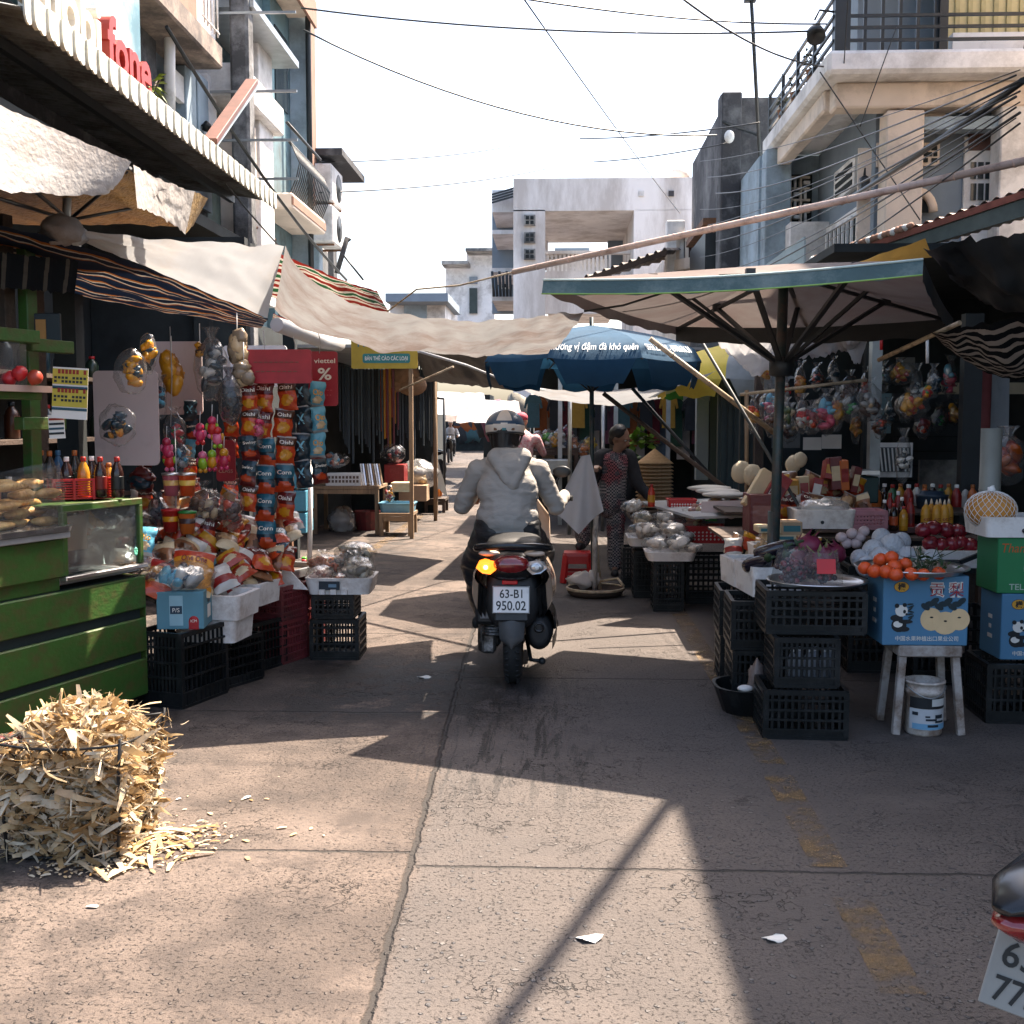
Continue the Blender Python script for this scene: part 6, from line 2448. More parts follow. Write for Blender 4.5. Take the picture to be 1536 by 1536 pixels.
for i in range(650):
 a, r_ = rr.uniform(-1.9, .7), rr.random() ** 1.6
 x, y = .05 + cos(a) * (.18 + .26 * r_), sin(a) * (.17 + .16 * r_)
 if abs(x) < bw and abs(y) < bd:
  continue
 x += rr.gauss(0, .03)
 y += rr.gauss(0, .02)
 s_ = rr.uniform(.004, .016) if rr.random() < .93 else rr.uniform(.03, .1)
 chip(b, SB + V((x, y, .006 + .012 * rr.random() * (1 - r_))), s_ * rr.uniform(1, 2.5), min(.02, s_ * .7), Matrix.Rotation(rr.uniform(0, 6.28), 3, 'Z') @ Matrix.Rotation(rr.gauss(0, .15), 3, 'X'), rr.choice(husk), .15, .3)
for i in range(60):
 x, y = rr.uniform(-.9, .7), rr.uniform(-.55, .75)
 s_ = rr.uniform(.004, .02)
 chip(b, SB + V((x + .2, y, .005)), s_ * 2, s_, Matrix.Rotation(rr.uniform(0, 6.28), 3, 'Z'), rr.choice(husk + [paper]), .1, .2)
solo(b, 'husk_litter', SB, None, None, kind='stuff')
key, mk = crinkle_bag(.11, (1.2, 1, .62), FILM, 41, False, [pk('#6c1a14'), pk('#7c3a20'), pk('#551612')], 18, .34)
place(key, mk, at(14, 1132, 3.9), 'clear bag of dark red fruit at the left edge beside the corn husks', 'food bag')
CA = math.atan2(.86, .28) - pi / 2         # stalls turn a little towards the street
put_crate(.30, .42, .40, (-2.02, 5.98, 0), 'tall dark crate standing next to the green cart end', CA, blk)
put_crate(.46, .36, .275, (-1.99, 6.42, 0), 'black crate under the lower white foam box', CA - .15, blk)
put_crate(.40, .36, .30, (-1.92, 6.80, 0), 'black crate between the foam box and the red crates', CA - .1, blk)
put_crate(.34, .30, .27, (-1.79, 7.03, 0), 'lower dark red crate, left stack', CA - .05, redcr, 'dark red crates')
put_crate(.34, .30, .21, (-1.79, 7.03, .274), 'upper dark red crate, left stack', CA - .05, redcr, 'dark red crates')
put_crate(.30, .30, .47, (-1.73, 7.34, 0), 'tall dark red crate behind the red stack, at the table end', CA - .05, redcr, 'dark red crates')
def blue_deco(t, w, d, h_):
 b = MB()
 b.box((-.02, -d / 2 - .0015, h_ * .5), (.07, .002, h_ * .8), plain('#8fb4c0', .6))
 b.box((-.02, -d / 2 - .003, h_ * .52), (.062, .002, .042), plain('#17364a', .6))
 b.text('P/S', (-.02, -d / 2 - .005, h_ * .52), XZ, .022, tw_)
 b.lathe([(.026, 0), (.026, .002)], plain('#a01c20', .6), (.07, -d / 2, .045), 14, Matrix.Rotation(pi / 2, 3, 'X'))
 b.box((.07, -d / 2 - .0015, .022), (.052, .002, .045), plain('#a01c20', .6))
 b.text('ICM', (.07, -d / 2 - .004, .045), XZ, .014, tw_)
 b.build('print', t)
 b = MB()
 b.box((w / 2 + .0015, .02, h_ * .4), (.002, .08, .07), paper)
 b.box((w / 2 + .0015, .02, h_ * .75), (.002, .05, .05), black)
 b.build('sticker', t)
mk = carton(.245, .24, .2, mat('blue grey carton', (.10, .24, .30), .7, var=.15, scale=3), deco=blue_deco)
place('bluecarton', mk, (-1.995, 5.96, .405), 'blue carton with printed bottle picture on the tall dark crate', 'carton', rz=.12)
def foamb(w, d, h_, key):
 def mk():
  b = MB()
  tub(b, w, d, h_, foam, .03, 1.06, .03, base=.03)
  b.lathe([(.012, 0), (.012, .004)], black, (-.02, -d / 2 / 1.03 - .002, h_ * .35), 10, Matrix.Rotation(pi / 2, 3, 'X'))
  return b.build('foam_box')
 return key, mk
k_, mk = foamb(.36, .30, .125, 'foamA')
place(k_, mk, (-1.925, 6.26, .28), 'lower white foam box with a red label, under the snack heap', 'foam box', rz=CA + .2)
k_, mk = foamb(.42, .34, .135, 'foamB')
place(k_, mk, (-1.92, 6.26, .41), 'upper white foam box holding the orange snack bags', 'foam box', rz=CA + .2)
k_, mk = foamb(.34, .30, .13, 'foamC')
place(k_, mk, (-1.86, 6.66, .42), 'marked white foam box next along the display towards the red crates', 'foam box', rz=CA + .1)
t = thing('display_table', (-2.2, 6.7, 0), 'sloping display table under the heap of snack packets', 'table')
b = MB()
pp = [V((-2.12, 5.85, .56)), V((-1.72, 7.35, .52)), V((-2.35, 7.55, .86)), V((-2.85, 5.95, .90))]
b.prism(pp, (0, 0, -.02), woodd)
b.build('table_top', t, rel=t.location)
b = MB()
b.bar((-1.80, 6.85, .515), (-1.56, 7.55, .52), .03, steel, .05)
b.bar((-1.56, 7.55, .52), (-2.3, 7.8, .52), .03, steel, .05)
b.prism([V((-1.8, 6.85, .49)), V((-1.57, 7.55, .49)), V((-2.3, 7.8, .49)), V((-2.4, 6.95, .49))], (0, 0, .02), woodd)
b.build('edge', t, rel=t.location)
for p in ((-1.62, 7.5), (-2.3, 7.7), (-2.75, 6.1), (-2.4, 6.9)):
 b = MB()
 b.bar((p[0], p[1], 0), (p[0], p[1], .48), .04, woodd)
 b.build('leg', t, rel=t.location)
fill_sets = [[BR, CR, OR], [CR, WH_, BR], [DR, OR, CR], [pk('#7c5a3a'), pk('#a8876a'), CR], [WH_, SI, pk('#7c5a3a')], [pk('#5a2018'), CR, DR]]
colw = ['brown', 'cream', 'dark red', 'tan', 'whitish', 'maroon']
rr = random.Random(21)
place_words = ['nearest the cart', 'left of the middle', 'at the middle', 'right of the middle', 'nearest the red crates']
rows = ['front row', 'second row', 'third row', 'back row']
n = 0
for j in range(4):
 for i in range(8):
  u = (i + .5 + rr.uniform(-.25, .25)) / 8
  v = (j + .4) / 4
  p = lerp(lerp(pp[0], pp[1], u), lerp(pp[3], pp[2], u), v) + V((0, 0, .055 + .03 * rr.random()))
  c = rr.randrange(6)
  r_ = rr.uniform(.075, .105)
  key, mk = crinkle_bag(.09, (1.25, 1.0, .62), FILM if c % 3 else FILMC, 50 + c, bool(c % 2), fill_sets[c], 12, .38)
  place(key, mk, p, f'{colw[c]} clear snack bag in the {rows[j]} of the heap, {["beside the cart", "second from cart", "third from cart", "fourth from cart", "fourth from crates", "third from crates", "second from crates", "above red crates"][i]}', 'snack bag', 'snack bags heaped on the display',
              rot=(rr.uniform(-.5, .5), rr.uniform(-.4, .4), rr.uniform(0, 6.28)), scale=r_ / .09)
def lay(kind, p, rot, sc_, lab, cat='snack packet', group='packets lying on the snack heap'):
 key, mk = KINDS[kind] if isinstance(kind, int) else kind
 return place(key, mk, p, lab, cat, group, rot=rot, scale=sc_)
bigbag = packet(.22, .30, .045, [(.05, SI), (.2, pk('#a02a14')), (.9, pk('#c8841e')), (1, CR)], 'One One', pk('#6c1030'), 77, .27, .12, .62, (.42, .68, .33, .2, pk('#d99a2a')))
lay(bigbag, V((-1.98, 6.12, .79)), (-.75, .15, .28), 1.0, 'big orange snack bag with purple writing lying on the foam box')
key, mk = packet(.2, .28, .05, [(.06, SI), (.3, pk('#8a1a1a')), (.7, pk('#c8841e')), (1, pk('#b8401a'))], 'ICH', tn_, 78, .6, .16, .5, (.5, .6, .36, .12, WH_))
place(key, mk, V((-2.10, 6.06, .72)), 'red and yellow snack bag with black block letters leaning left of the big orange bag', 'snack packet', 'packets lying on the snack heap', rot=(-.9, .5, .35))
for k, (kind, px, py, Y, rot, lab) in enumerate(((0, 430, 818, 6.9, (-.7, .2, .3), 'red packet lying at the right end of the heap'), (4, 405, 850, 6.85, (-.9, -.3, .2), 'brown orange packet sliding off near the table end'),
                                                 (3, 222, 790, 6.2, (-.5, .1, .1), 'small pale blue packet beside the glass case'), (5, 385, 790, 7.1, (-.8, .4, -.2), 'dark red packet near the bottle crate'),
                                                 (0, 312, 775, 6.7, (-.3, .2, .2), 'orange packet standing at the back of the heap'), (4, 352, 800, 6.8, (-1, .5, .6), 'brown orange packet in the heap middle'))):
 lay(kind, at(px, py, Y), rot, 1.0, lab)
key, mk = crinkle_bag(.16, (1.15, .95, .55), FILM, 63, False, [LB, SI, pk('#20384a'), WH_], 22, .26)
place(key, mk, V((-2.0, 5.93, .67)), 'bulging clear bag with blue wrapped sweets on the blue carton', 'sweet bag')
key, mk = crinkle_bag(.13, (1.3, 1, .8), FILMC, 64, True, [WH_, SI, pk('#a8876a')], 14, .33)
place(key, mk, at(370, 808, 7.0), 'large milky plastic bag at the back right of the snack heap', 'plastic bag')
b = MB()
b.prism([V((-.09, 0, -.06)), V((.1, 0, -.07)), V((-.06, .03, .09))], (0, .01, 0), foam)
local(b, 'foam_scrap', at(438, 868, 6.95), 'broken white foam lid leaning at the table end', 'scrap')
strips = [(372, 575, 5, [0, 4, 5, 5, 4], 6.75, .9), (396, 572, 6, [0, 0, 1, 1, 1, 1], 6.85, 1.0), (427, 572, 5, [4, 4, 4, 1, 0], 6.95, 1.0), (449, 568, 4, [2, 2, 2, 2], 7.05, 1.0), (476, 572, 4, [3, 3, 3, 5], 7.15, .95), (344, 590, 5, [5, 4, 0, 5, 4], 7.2, .8), (214, 640, 4, [3, 5, 2, 4], 6.9, .75), (286, 600, 5, [2, 5, 3, 4, 0], 7.25, .75)]
sn = ['leftmost', 'second', 'middle', 'fourth', 'rightmost', 'hind short', 'cart side', 'hind toy side']
kc = ['orange and dark red', 'teal corn', 'dark blue', 'pale blue', 'brown and orange', 'dark red']
for si, (px, py, n_, ks, Y, s_) in enumerate(strips):
 for j in range(n_):
  p = at(px + RNG.uniform(-2, 2), py, Y)
  p.z -= j * .168 * s_
  key, mk = KINDS[ks[j]]
  place(key, mk, p, f'{kc[ks[j]]} packet, {ORD[j]} in the {sn[si]} hanging strip', 'snack packet', 'packets in the hanging strips', rot=(RNG.uniform(-.1, .1), RNG.uniform(-.12, .12), RNG.uniform(-.3, .3) + (.5 if si == 4 else 0)), scale=s_)
toyc = [pk('#b02a4a'), pk('#c0305a'), redpl, pk('#d86a8a'), pk('#8ab02a'), YE]
names = ['upper left', 'upper middle', 'upper right', 'lower left', 'lower middle', 'lower right', 'far upper left', 'far lower left']
for k, (px, py) in enumerate(((300, 650), (318, 640), (326, 655), (304, 692), (318, 690), (336, 688), (250, 672), (254, 690))):
 def mk():
  t = root('hanging_toy')
  b = MB()
  b.ball((0, 0, .035), .026, toyc[k % 6], 12, 8, jit=.15, seed=k)
  b.build('head', t)
  b = MB()
  b.ball((0, 0, -.012), .03, toyc[(k + 1) % 6], 12, 8, jit=.2, seed=k + 3, sq=(1, .8, 1.25))
  for s in (-1, 1):
   b.ball((s * .03, 0, 0), .014, toyc[(k + 3) % 6], 8, 5, sq=(.8, .8, 1.6))
   b.ball((s * .015, 0, -.055), .015, toyc[(k + 2) % 6], 8, 5)
  b.build('body', t)
  b = MB()
  b.tube([(0, 0, .06), (0.004, 0, .13)], .002, white, 4)
  b.build('string', t)
  return t
 place(('toy', k), mk, at(px, py, 6.6), f'{"pink" if k < 4 or k > 5 else "red" if k == 4 else "yellow and pink"} doll toy, {names[k]} of the hanging bunch', 'toy', 'hanging toys')
for k, (px, py, lab) in enumerate(((257, 728, 'left hanging bucket of pink sweets'), (281, 728, 'right hanging bucket of orange sweets'), (256, 782, 'red paper cup hanging lower left'), (281, 785, 'green striped cup hanging lower right'))):
 def mk():
  t = root('sweet_cup')
  b = MB()
  b.lathe([(.038, -.06), (.05, .06), (.052, .062)], (pk('#a85a6a'), pk('#c04a1c'), pk('#a01c18'), pk('#c86a2a'))[k], n=16)
  b.build('cup', t)
  b = MB()
  b.lathe([(.053, .058), (.054, .07), (.02, .075)], (alum, alum, redpl, GN)[k], n=16)
  b.build('lid', t)
  b = MB()
  b.lathe([(.0405, -.03), (.0475, .03)], (pk('#c9a05a'), pk('#d8b04a'), YE, pk('#3a2a2a'))[k], n=16)
  b.build('label', t)
  return t
 place(('cup', k), mk, at(px, py, 6.4), lab, 'cup', 'cups hanging over the snack heap')
hang = [(258, 560, 'yellow cloth bundle hanging from a hook below the second pinkish board', (YE, pk('#a86a1a')), (1, .7, 1.2), .085, None), (300, 525, 'small yellow pouch hanging beside the clear bag', (YE, BR), (1, .8, .9), .04, None),
  (318, 555, 'large clear bag of combs and beakers hanging over the toys', (BL, SI, DT, WH_), (1.0, .7, 1.7), .11, FILM), (345, 600, 'black glittering bag beside the large clear bag', (BL, DT), (.8, .6, 1.6), .09, FILMK),
  (262, 650, 'clear bag of green and red trinkets hanging above the buckets', (GN, redpl, DT), (.8, .6, 1.4), .085, FILM), (270, 690, 'clear bag of blue pencils and tubes', (LB, DT, SI), (.9, .6, 1.2), .08, FILM),
  (305, 760, 'brown bag of bread rolls hanging above the heap', (BR, pk('#6a4a30'), CR), (1.3, .8, 1.1), .105, FILM), (348, 765, 'orange brown bag hanging right of the bread rolls', (OR, BR), (.8, .7, 1.3), .095, FILM), (388, 645, 'pink toy tube hanging by the second strip', (pk('#c0305a'), pk('#d86a8a')), (.35, .35, 1.5), .07, FILM),
  (356, 520, 'stack of beige straw hats hanging at the back', (pk('#8a7a66'), CR), (1, .5, 1), .08, None), (366, 560, 'round beige hat lower in the hanging pile', (CR, pk('#8a7a66')), (1, .5, .8), .08, None), (242, 600, 'thin red and blue toy packet hanging on the dark post', (DR, DT, LB), (.5, .4, 1.6), .07, FILM), (215, 720, 'pile of red wrapped sweets in the dark beside the basket', (DR, DT), (1.2, .7, .7), .09, None), (238, 770, 'dark bag with grey wrappers beside the cups', (DT, BL, SI), (.8, .7, 1.2), .08, FILMK)]
for k, (px, py, lab, fs_, sq, r_, fm) in enumerate(hang):
 key, mk = crinkle_bag(r_, sq, fm or FILMC if fm else fm, 90 + k, True, list(fs_), 18, .3)
 if fm is None:
  def mk(fs_=fs_, sq=sq, r_=r_, k=k):
   t = root('hanging_bundle')
   b = MB()
   for q in range(7):
    b.ball((RNG.uniform(-.3, .3) * r_ * sq[0], RNG.uniform(-.3, .3) * r_ * sq[1], (q / 6 - .5) * 1.3 * r_ * sq[2]), r_ * .6, fs_[q % len(fs_)], 12, 8, jit=.5, seed=k * 7 + q, sq=sq)
   b.build('bundle', t)
   b = MB()
   b.tube([(0, 0, r_ * sq[2] * .6), (0, 0, r_ * sq[2] + .12)], .003, white, 4)
   b.build('string', t)
   return t
  key = ('bundle', k)
 place(key, mk, at(px, py, 6.75 - .03 * (k % 4)), lab, 'hanging goods', 'goods hanging at the left stall')
def sign(px0, px1, py0, py1, Y, m, lab, texts, rz=0.0, r=.02):
 p, q = at(px0, py1, Y), at(px1, py0, Y)
 c = (p + q) / 2
 t = thing('hanging_sign', c, lab, 'sign', rz=rz)
 hw, hh = (q.x - p.x) / 2, (q.z - p.z) / 2
 b = MB()
 b.prism([V((v.x, 0, v.y)) for v in rrect(0, 0, 0, hw, hh, r)], (0, .012, 0), m)
 b.build('panel', t)
 b = MB()
 for tx, x, z, h_, w_, mm, bo in texts:
  b.text(tx, (x * hw, -.003, z * hh), XZ, h_ * hh, mm, width=w_ * hw if w_ else None, bold=bo)
 b.build('lettering', t)
 return t
s1_ = sign(362, 467, 524, 575, 6.72, redcard, 'dark red sign with faded lines above the orange snack strips', [('•••••••••', 0, .25, .16, 1.3, plain('#7a4a3a', .6), .03), ('••••••••', 0, -.3, .16, 1.2, plain('#7a4a3a', .6), .03), ('°', -.85, .6, .5, None, tw_, 0)])
s2_ = sign(452, 506, 527, 609, 7.3, plain('#9a1626', .45), 'crimson sign with a white percent mark at the end of the snack stall', [('viettel', .3, .66, .17, 1.15, tw_, .01), ('%', .3, .18, .42, .75, tw_, .02), ('•• ••', .3, -.42, .06, .8, plain('#c05a5a', .5), 0), ('• •••', .3, -.6, .06, .7, plain('#c05a5a', .5), 0)])
s3_ = sign(527, 626, 500, 553, 11.0, plain('#b99a2e', .5), 'yellow sign with a teal banner under the street tarpaulin', [('PHIM', -.45, .5, .5, .7, plain('#4a7a86', .6), .02)])
b = MB()
hw = (at(626, 500, 11).x - at(527, 500, 11).x) / 2
b.prism([V((v.x, -.004, v.y)) for v in rrect(0.02, -.07, 0, hw * .72, .045, .02)], (0, .003, 0), plain('#2f7f7c', .5))
b.text('BÁN THẺ CÀO CÁC LOẠI', (0.02, -.006, -.07), XZ, .036, tw_, width=hw * 1.3, bold=.02)
b.build('banner', s3_)
s4_ = sign(325, 352, 660, 722, 6.9, redcard, 'tall red card behind the toys with pale letters', [('G', .1, .2, .25, None, tw_, 0), ('CLASS', 0, -.5, .16, 1.5, plain('#c9a08a', .5), 0)])
b = MB()
b.bar(at(433, 690, 7.3), at(433, 905, 7.3), .055, rust, .05)
solo(b, 'stall_post', at(433, 905, 7.3), 'dark red brown post at the end of the snack stall', 'post')
b = MB()
b.tube([at(466, 690, 8.2), at(464, 880, 8.2)], .018, white, 8)
solo(b, 'white_pole', at(464, 880, 8.2), 'thin white pole behind the crate of blue bottles', 'pole')
k3 = V((at(465, 860, 7.75).x, 7.75, 0))
put_crate(.36, .30, .26, k3, 'lower black crate under the blue bottles', .1)
put_crate(.36, .30, .22, k3 + V((0, 0, .263)), 'upper black crate holding the blue cleaning bottles', .1)
navy = mat('navy bottle plastic', (.02, .045, .10), .3, var=.2)
for k, (dx, dy, cm, lab) in enumerate(((-.12, -.06, redpl, 'navy bottle with red cap at the left of the black crate'), (-.02, -.09, redpl, 'navy bottle with red cap in front of the green capped one'), (-.05, .05, plain('#4ab02a', .4), 'navy bottle with green cap in the black crate'),
                                       (.07, -.05, white, 'navy bottle with white cap in the black crate'), (.14, .03, capo, 'navy bottle with orange top at the right of the crate'))):
 key, mk = bottle(.27, .042, navy, cm, None, 'jug')
 place(key, mk, k3 + V((dx, dy, .285)), lab, 'bottle', 'cleaning bottles in the black crate')
CS = gnd(501, 990)
CS.z = 0
put_crate(.315, .33, .255, CS + V((0, .16, 0)), 'lower black crate of the stack standing alone before the sunlit gap', .02, nx=8, ny=6)
put_crate(.27, .30, .155, CS + V((-.01, .16, .258)), 'smaller black crate on top of the lone stack', .02, nx=8)
b = MB()
tub(b, .43, .36, .105, foam, .025, 1.13, .04, base=.02)
for x in (-.07, 0, .07):
 b.box((x - .03, -.18, .02), (.035, .03, .03), foam)
local(b, 'foam_tray', CS + V((.03, .16, .416)), 'white foam tray of dried seafood on the lone crate stack', 'foam box', rz=.03)
b = MB()
b.box((0, 0, 0), (.13, .004, .055), plain('#1c2a38', .5))
b.box((.02, -.003, 0), (.05, .001, .02), plain('#6a8aa0', .5))
local(b, 'price_card', CS + V((-.02, -.02, .475)), 'dark blue card on the front of the foam tray', 'card')
shr, squ = [pk('#b8714a'), pk('#c98a6a'), pk('#a85a3a')], [pk('#8a8272'), pk('#a09884'), pk('#6c6456'), pk('#b8b0a0')]
for k, (dx, dy, dz, fs_, r_, lab) in enumerate(((-.13, .06, .60, shr, .095, 'clear bag of orange dried shrimp on the foam tray'), (-.13, -.06, .545, [pk('#9a6a5a'), pk('#b89a8a')], .09, 'clear bag of pinkish dried fish at the tray front left'),
                                               (.10, -.03, .575, squ, .125, 'big clear bag of grey dried fish at the right of the foam tray'), (.06, .14, .655, squ, .115, 'clear bag of grey dried fish at the back of the foam tray'), (-.03, .16, .61, [WH_, SI], .075, 'pale tub wrapped in film behind the shrimp'), (.0, -.11, .525, shr, .06, 'small bag of red dried shrimp at the tray front'))):
 key, mk = crinkle_bag(r_, (1.25, .9, .72), FILM, 120 + k, k in (0, 2), fs_, 26, .26)
 place(key, mk, CS + V((dx + .03, dy + .16, dz - .02)), lab, 'seafood bag', 'dried seafood bags on the foam tray', rz=k)
G1 = 'black crates on the right'
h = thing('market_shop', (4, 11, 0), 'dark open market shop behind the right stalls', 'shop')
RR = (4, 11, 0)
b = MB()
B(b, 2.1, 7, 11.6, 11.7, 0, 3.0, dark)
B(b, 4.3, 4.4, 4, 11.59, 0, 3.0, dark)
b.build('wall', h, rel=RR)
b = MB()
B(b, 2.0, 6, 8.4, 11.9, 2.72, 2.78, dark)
b.build('ceiling', h, rel=RR)
b = MB()
ypx(b, 1405, 1540, 574, 591, 10.4, .05, mat('yellowed sign board', (.45, .37, .25), .6, var=.15))
b.build('signboard', h, rel=RR)
b = MB()
for tx, px in (('BÀN C', 1428), ('AN GI', 1482)):
 b.text(tx, at(px, 583, 10.39), XZ, .065, tn_, bold=.01)
b.build('lettering', h, rel=RR)
for px0, px1, Y, mm in ((1449, 1466, 9.2, black), (1310, 1317, 9.6, steel), (1136, 1142, 11.2, woodd), (1300, 1307, 10.6, black)):
 b = MB()
 ypx(b, px0, px1, 470, 800, Y, .1, mm)
 b.build('post', h, rel=RR)
b = MB()
for k in range(9):
 ypx(b, 1340, 1440, 590 + k * 22, 610 + k * 22, 11.2, .02, mat('dark panel', (.03, .036, .04), .7, var=.3))
b.build('shutter', h, rel=RR)
b = MB()
ypx(b, 1380, 1450, 690, 760, 10.8, .05, conc)
b.build('low_wall', h, rel=RR)
b = MB()
for px0, px1 in ((1078, 1108), (1112, 1133), (1140, 1160)):
 for k in range(int((px1 - px0) / 5)):
  ypx(b, px0 + k * 5, px0 + k * 5 + 3.4, 560, 742, 12.05 - .03 * (k % 2), .08, darkg)
b.build('folding_gate', h, rel=RR)
for px, mm in ((1046, bluegrey), (1066, darkg)):
 b = MB()
 ypx(b, px, px + 16, 560, 720, 13.2, .15, mm)
 b.build('pillar', h, rel=RR)
for k, (px0, px1, py0, py1, Y, mm, lab) in enumerate(((1158, 1200, 645, 672, 10.9, plain('#5a5f60'), 'grey paper sheet pinned at the left of the dark wall'), (1205, 1232, 656, 675, 10.8, paper, 'left of two printed pages in the dark shop'), (1233, 1262, 652, 673, 10.8, paper, 'right of two printed pages in the dark shop'),
                                          (1312, 1336, 590, 650, 10.6, plain('#7a98a4'), 'pale blue paper hanging behind the hung bags'), (1345, 1372, 536, 560, 10.5, plain('#6a665e'), 'small grey card under the big umbrella edge'), (1430, 1452, 580, 588, 9.8, plain('#b8a888'), 'cream strip on the dark post'))):
 b = MB()
 ypx(b, px0, px1, py0, py1, Y, .006, mm)
 solo(b, 'paper_notice', at(px0, py1, Y), lab, 'notice', 'papers in the right shop')
b = MB()
ypx(b, 1310, 1368, 664, 716, 10.2, .02, wwall)
ypx(b, 1313, 1365, 671, 708, 10.19, .009, mat('grille grey', (.06, .065, .07), .5))
for k in range(9):
 b.bar(at(1314 + k * 6, 672, 10.18), at(1318 + k * 6 * .96, 707, 10.18), .012, white)
solo(b, 'grille_panel', at(1340, 690, 10.2), 'white framed grille panel leaning in the dark shop', 'panel')
b = MB()
b.lathe([(.085, 0), (.085, 1.45)], mat('dull red column', (.23, .055, .05), .7, var=.2), at(1463, 812, 9.4), 18)
solo(b, 'red_column', at(1463, 812, 9.4), 'dull red round column in front of the dark shop', 'column')
b = MB()
b.lathe([(.055, 0), (.056, .28), (.059, .285), (.056, .29), (.055, .62), (.045, .62), (.045, .4)], plain('#8f9088', .5), at(1482, 812, 6.3), 18)
solo(b, 'plastic_pipe', at(1482, 812, 6.3), 'upright grey plastic pipe beside the orange melon', 'pipe')
key, mk = crinkle_bag(.16, (.8, .6, 1.1), FILM, 201, True, [pk('#8a2a10'), pk('#a04a14')], 14, .35)
place(key, mk, at(1512, 690, 8.0), 'hanging bag of reddish brown sauce at the right edge', 'food bag')
b = MB()
b.grid(coons(at(1480, 560, 9.6), at(1515, 540, 9.6), at(1512, 700, 9.5), at(1462, 700, 9.5), wr=.1, ws=4), 12, 14, greycl)
solo(b, 'grey_curtain', at(1490, 650, 9.6), 'grey cloth curtain hanging right of the red column', 'curtain')
cr = [(.40, .34, .235, 1215, 1117, 5.3, 0, 'lowest crate of the front stack on the right'), (.31, .34, .24, 1215, 0, 5.34, .238, 'narrow middle crate with pale bottles in the front right stack'), (.48, .40, .21, 1228, 0, 5.42, .48, 'wide upper crate under the metal tray of grapes')]
for w_, d_, hh, px, _, Y, z, lab in cr:
 put_crate(w_, d_, hh, V((at(px, 900, Y).x, Y + d_ / 2, z)), lab, -.04, group=G1, nx=12)
for w_, d_, hh, px, Y, z, lab in ((.36, .40, .30, 1150, 6.0, 0, 'crate behind the front stack, standing on the yellow line'), (.36, .40, .26, 1147, 6.0, .303, 'second crate up behind the front stack'), (.34, .36, .27, 1125, 6.55, 0, 'crate farther back towards the eggplants'), (.34, .36, .26, 1123, 6.55, .273, 'upper crate with pale slots left of the eggplants'),
                              (.40, .36, .30, 1540, 5.7, 0, 'black crate under the blue boxes at the right edge'), (.5, .5, .40, 1430, 6.6, 0, 'big dark crate in shade behind the pear stool'), (.5, .5, .34, 1330, 6.9, .0, 'dark crate in shade left of the pear stool'), (.5, .45, .3, 1330, 6.9, .343, 'upper dark crate in shade left of the pear stool')):
 put_crate(w_, d_, hh, V((at(px, 900, Y).x, Y + .1, z)), lab, -.05, group=G1)
for k in range(6):
 key, mk = bottle(.16, .022, plain('#8f949c', .3), white, None)
 place(key, mk, V((at(1190 + k * 12, 1000, 5.42).x, 5.45 + .03 * (k % 2), .25)), ('first', 'second', 'third', 'fourth', 'fifth', 'last')[k] + ' pale bottle from the left inside the narrow crate', 'bottle', 'bottles in the narrow crate')
b = MB()
tub(b, .42, .40, .14, blk, .015, 1.3, .15)
local(b, 'rubber_basin', V((at(1128, 1050, 5.9).x, 5.85, 0)), 'black rubber basin on the road beside the crates', 'basin')
b = MB()
b.ball((0, 0, .07), .06, mat('dusty brown bag', (.22, .17, .15), .5, bump=.3), 14, 8, jit=.5, seed=4, sq=(.7, .8, 1.4))
b.ball((-.06, -.02, .02), .03, foam, 10, 6, sq=(1.4, 1, .6))
local(b, 'rag_bundle', V((at(1133, 1050, 5.75).x, 5.72, .13)), 'crumpled brown bag tucked between basin and crates', 'bag')
def tray(r, m=alum, d=.02):
 def mk():
  b = MB()
  b.lathe([(r * .86, 0), (r * .9, d * .7), (r, d), (r, d + .006), (r * .9, d * .8), (r * .85, .005), (.001, .005)], m, n=44)
  return b.build('metal_tray')
 return ('tray', r, m.name), mk
def fruit(nm, r, m, leaf=False, sq=(1, 1, .9)):
 def mk():
  t = root(nm)
  b = MB()
  b.ball((0, 0, 0), r, m, 16, 10, jit=.05, seed=int(r * 999), sq=sq)
  b.build('flesh', t)
  b = MB()
  b.lathe([(r * .09, r * .84), (r * .12, r * .9), (r * .04, r * .98)], woodd, n=6)
  b.build('stalk', t)
  return t
 return ('fruit', nm, r), mk
TG = V((at(1228, 893, 5.55).x, 5.6, .70))
key, mk = tray(.245)
place(key, mk, TG, 'round metal tray with bagged grapes on the crate stack', 'tray')
gr = [pk('#3a1020'), pk('#5a1626'), pk('#2a1420'), pk('#701c2c')]
for k, (px, r_, sd, lab) in enumerate(((1190, .085, 7, 'left clear bag of dark grapes on the metal tray'), (1235, .075, 8, 'clear bag of red grapes with a red tag on the tray'))):
 def mk(r_=r_, sd=sd, k=k):
  t = root('grape_bag')
  rr = random.Random(sd)
  b = MB()
  for i in range(70):
   d = V((rr.gauss(0, 1), rr.gauss(0, 1), rr.gauss(0, 1))).normalized() * rr.random() ** .4 * r_ * .85
   b.ball((d.x * 1.15, d.y, d.z * .8 + r_ * .8), .0145, gr[rr.randrange(4)], 10, 7)
  b.build('grapes', t)
  b = MB()
  b.grid(lambda u, v: V((cos(2 * pi * u) * r_ * 1.3 * (1 + .12 * noise.noise(V((u * 9, v * 5, sd)))) * (1.05 - .35 * v), sin(2 * pi * u) * r_ * 1.05 * (1.05 - .3 * v), v * r_ * 2.1)), 40, 12, FILM)
  b.build('film', t)
  if k:
   b = MB()
   b.box((.0, -r_ * 1.02, r_ * 1.25), (r_ * 1.2, .003, r_ * .95), plain('#c41a24', .4), Matrix.Rotation(-.2, 3, 'X'))
   b.build('tag', t)
  return t
 place(('grape', k), mk, V((at(px, 890, 5.5).x, 5.5 + .03 * k, .712)), lab, 'grape bag', 'bagged grapes')
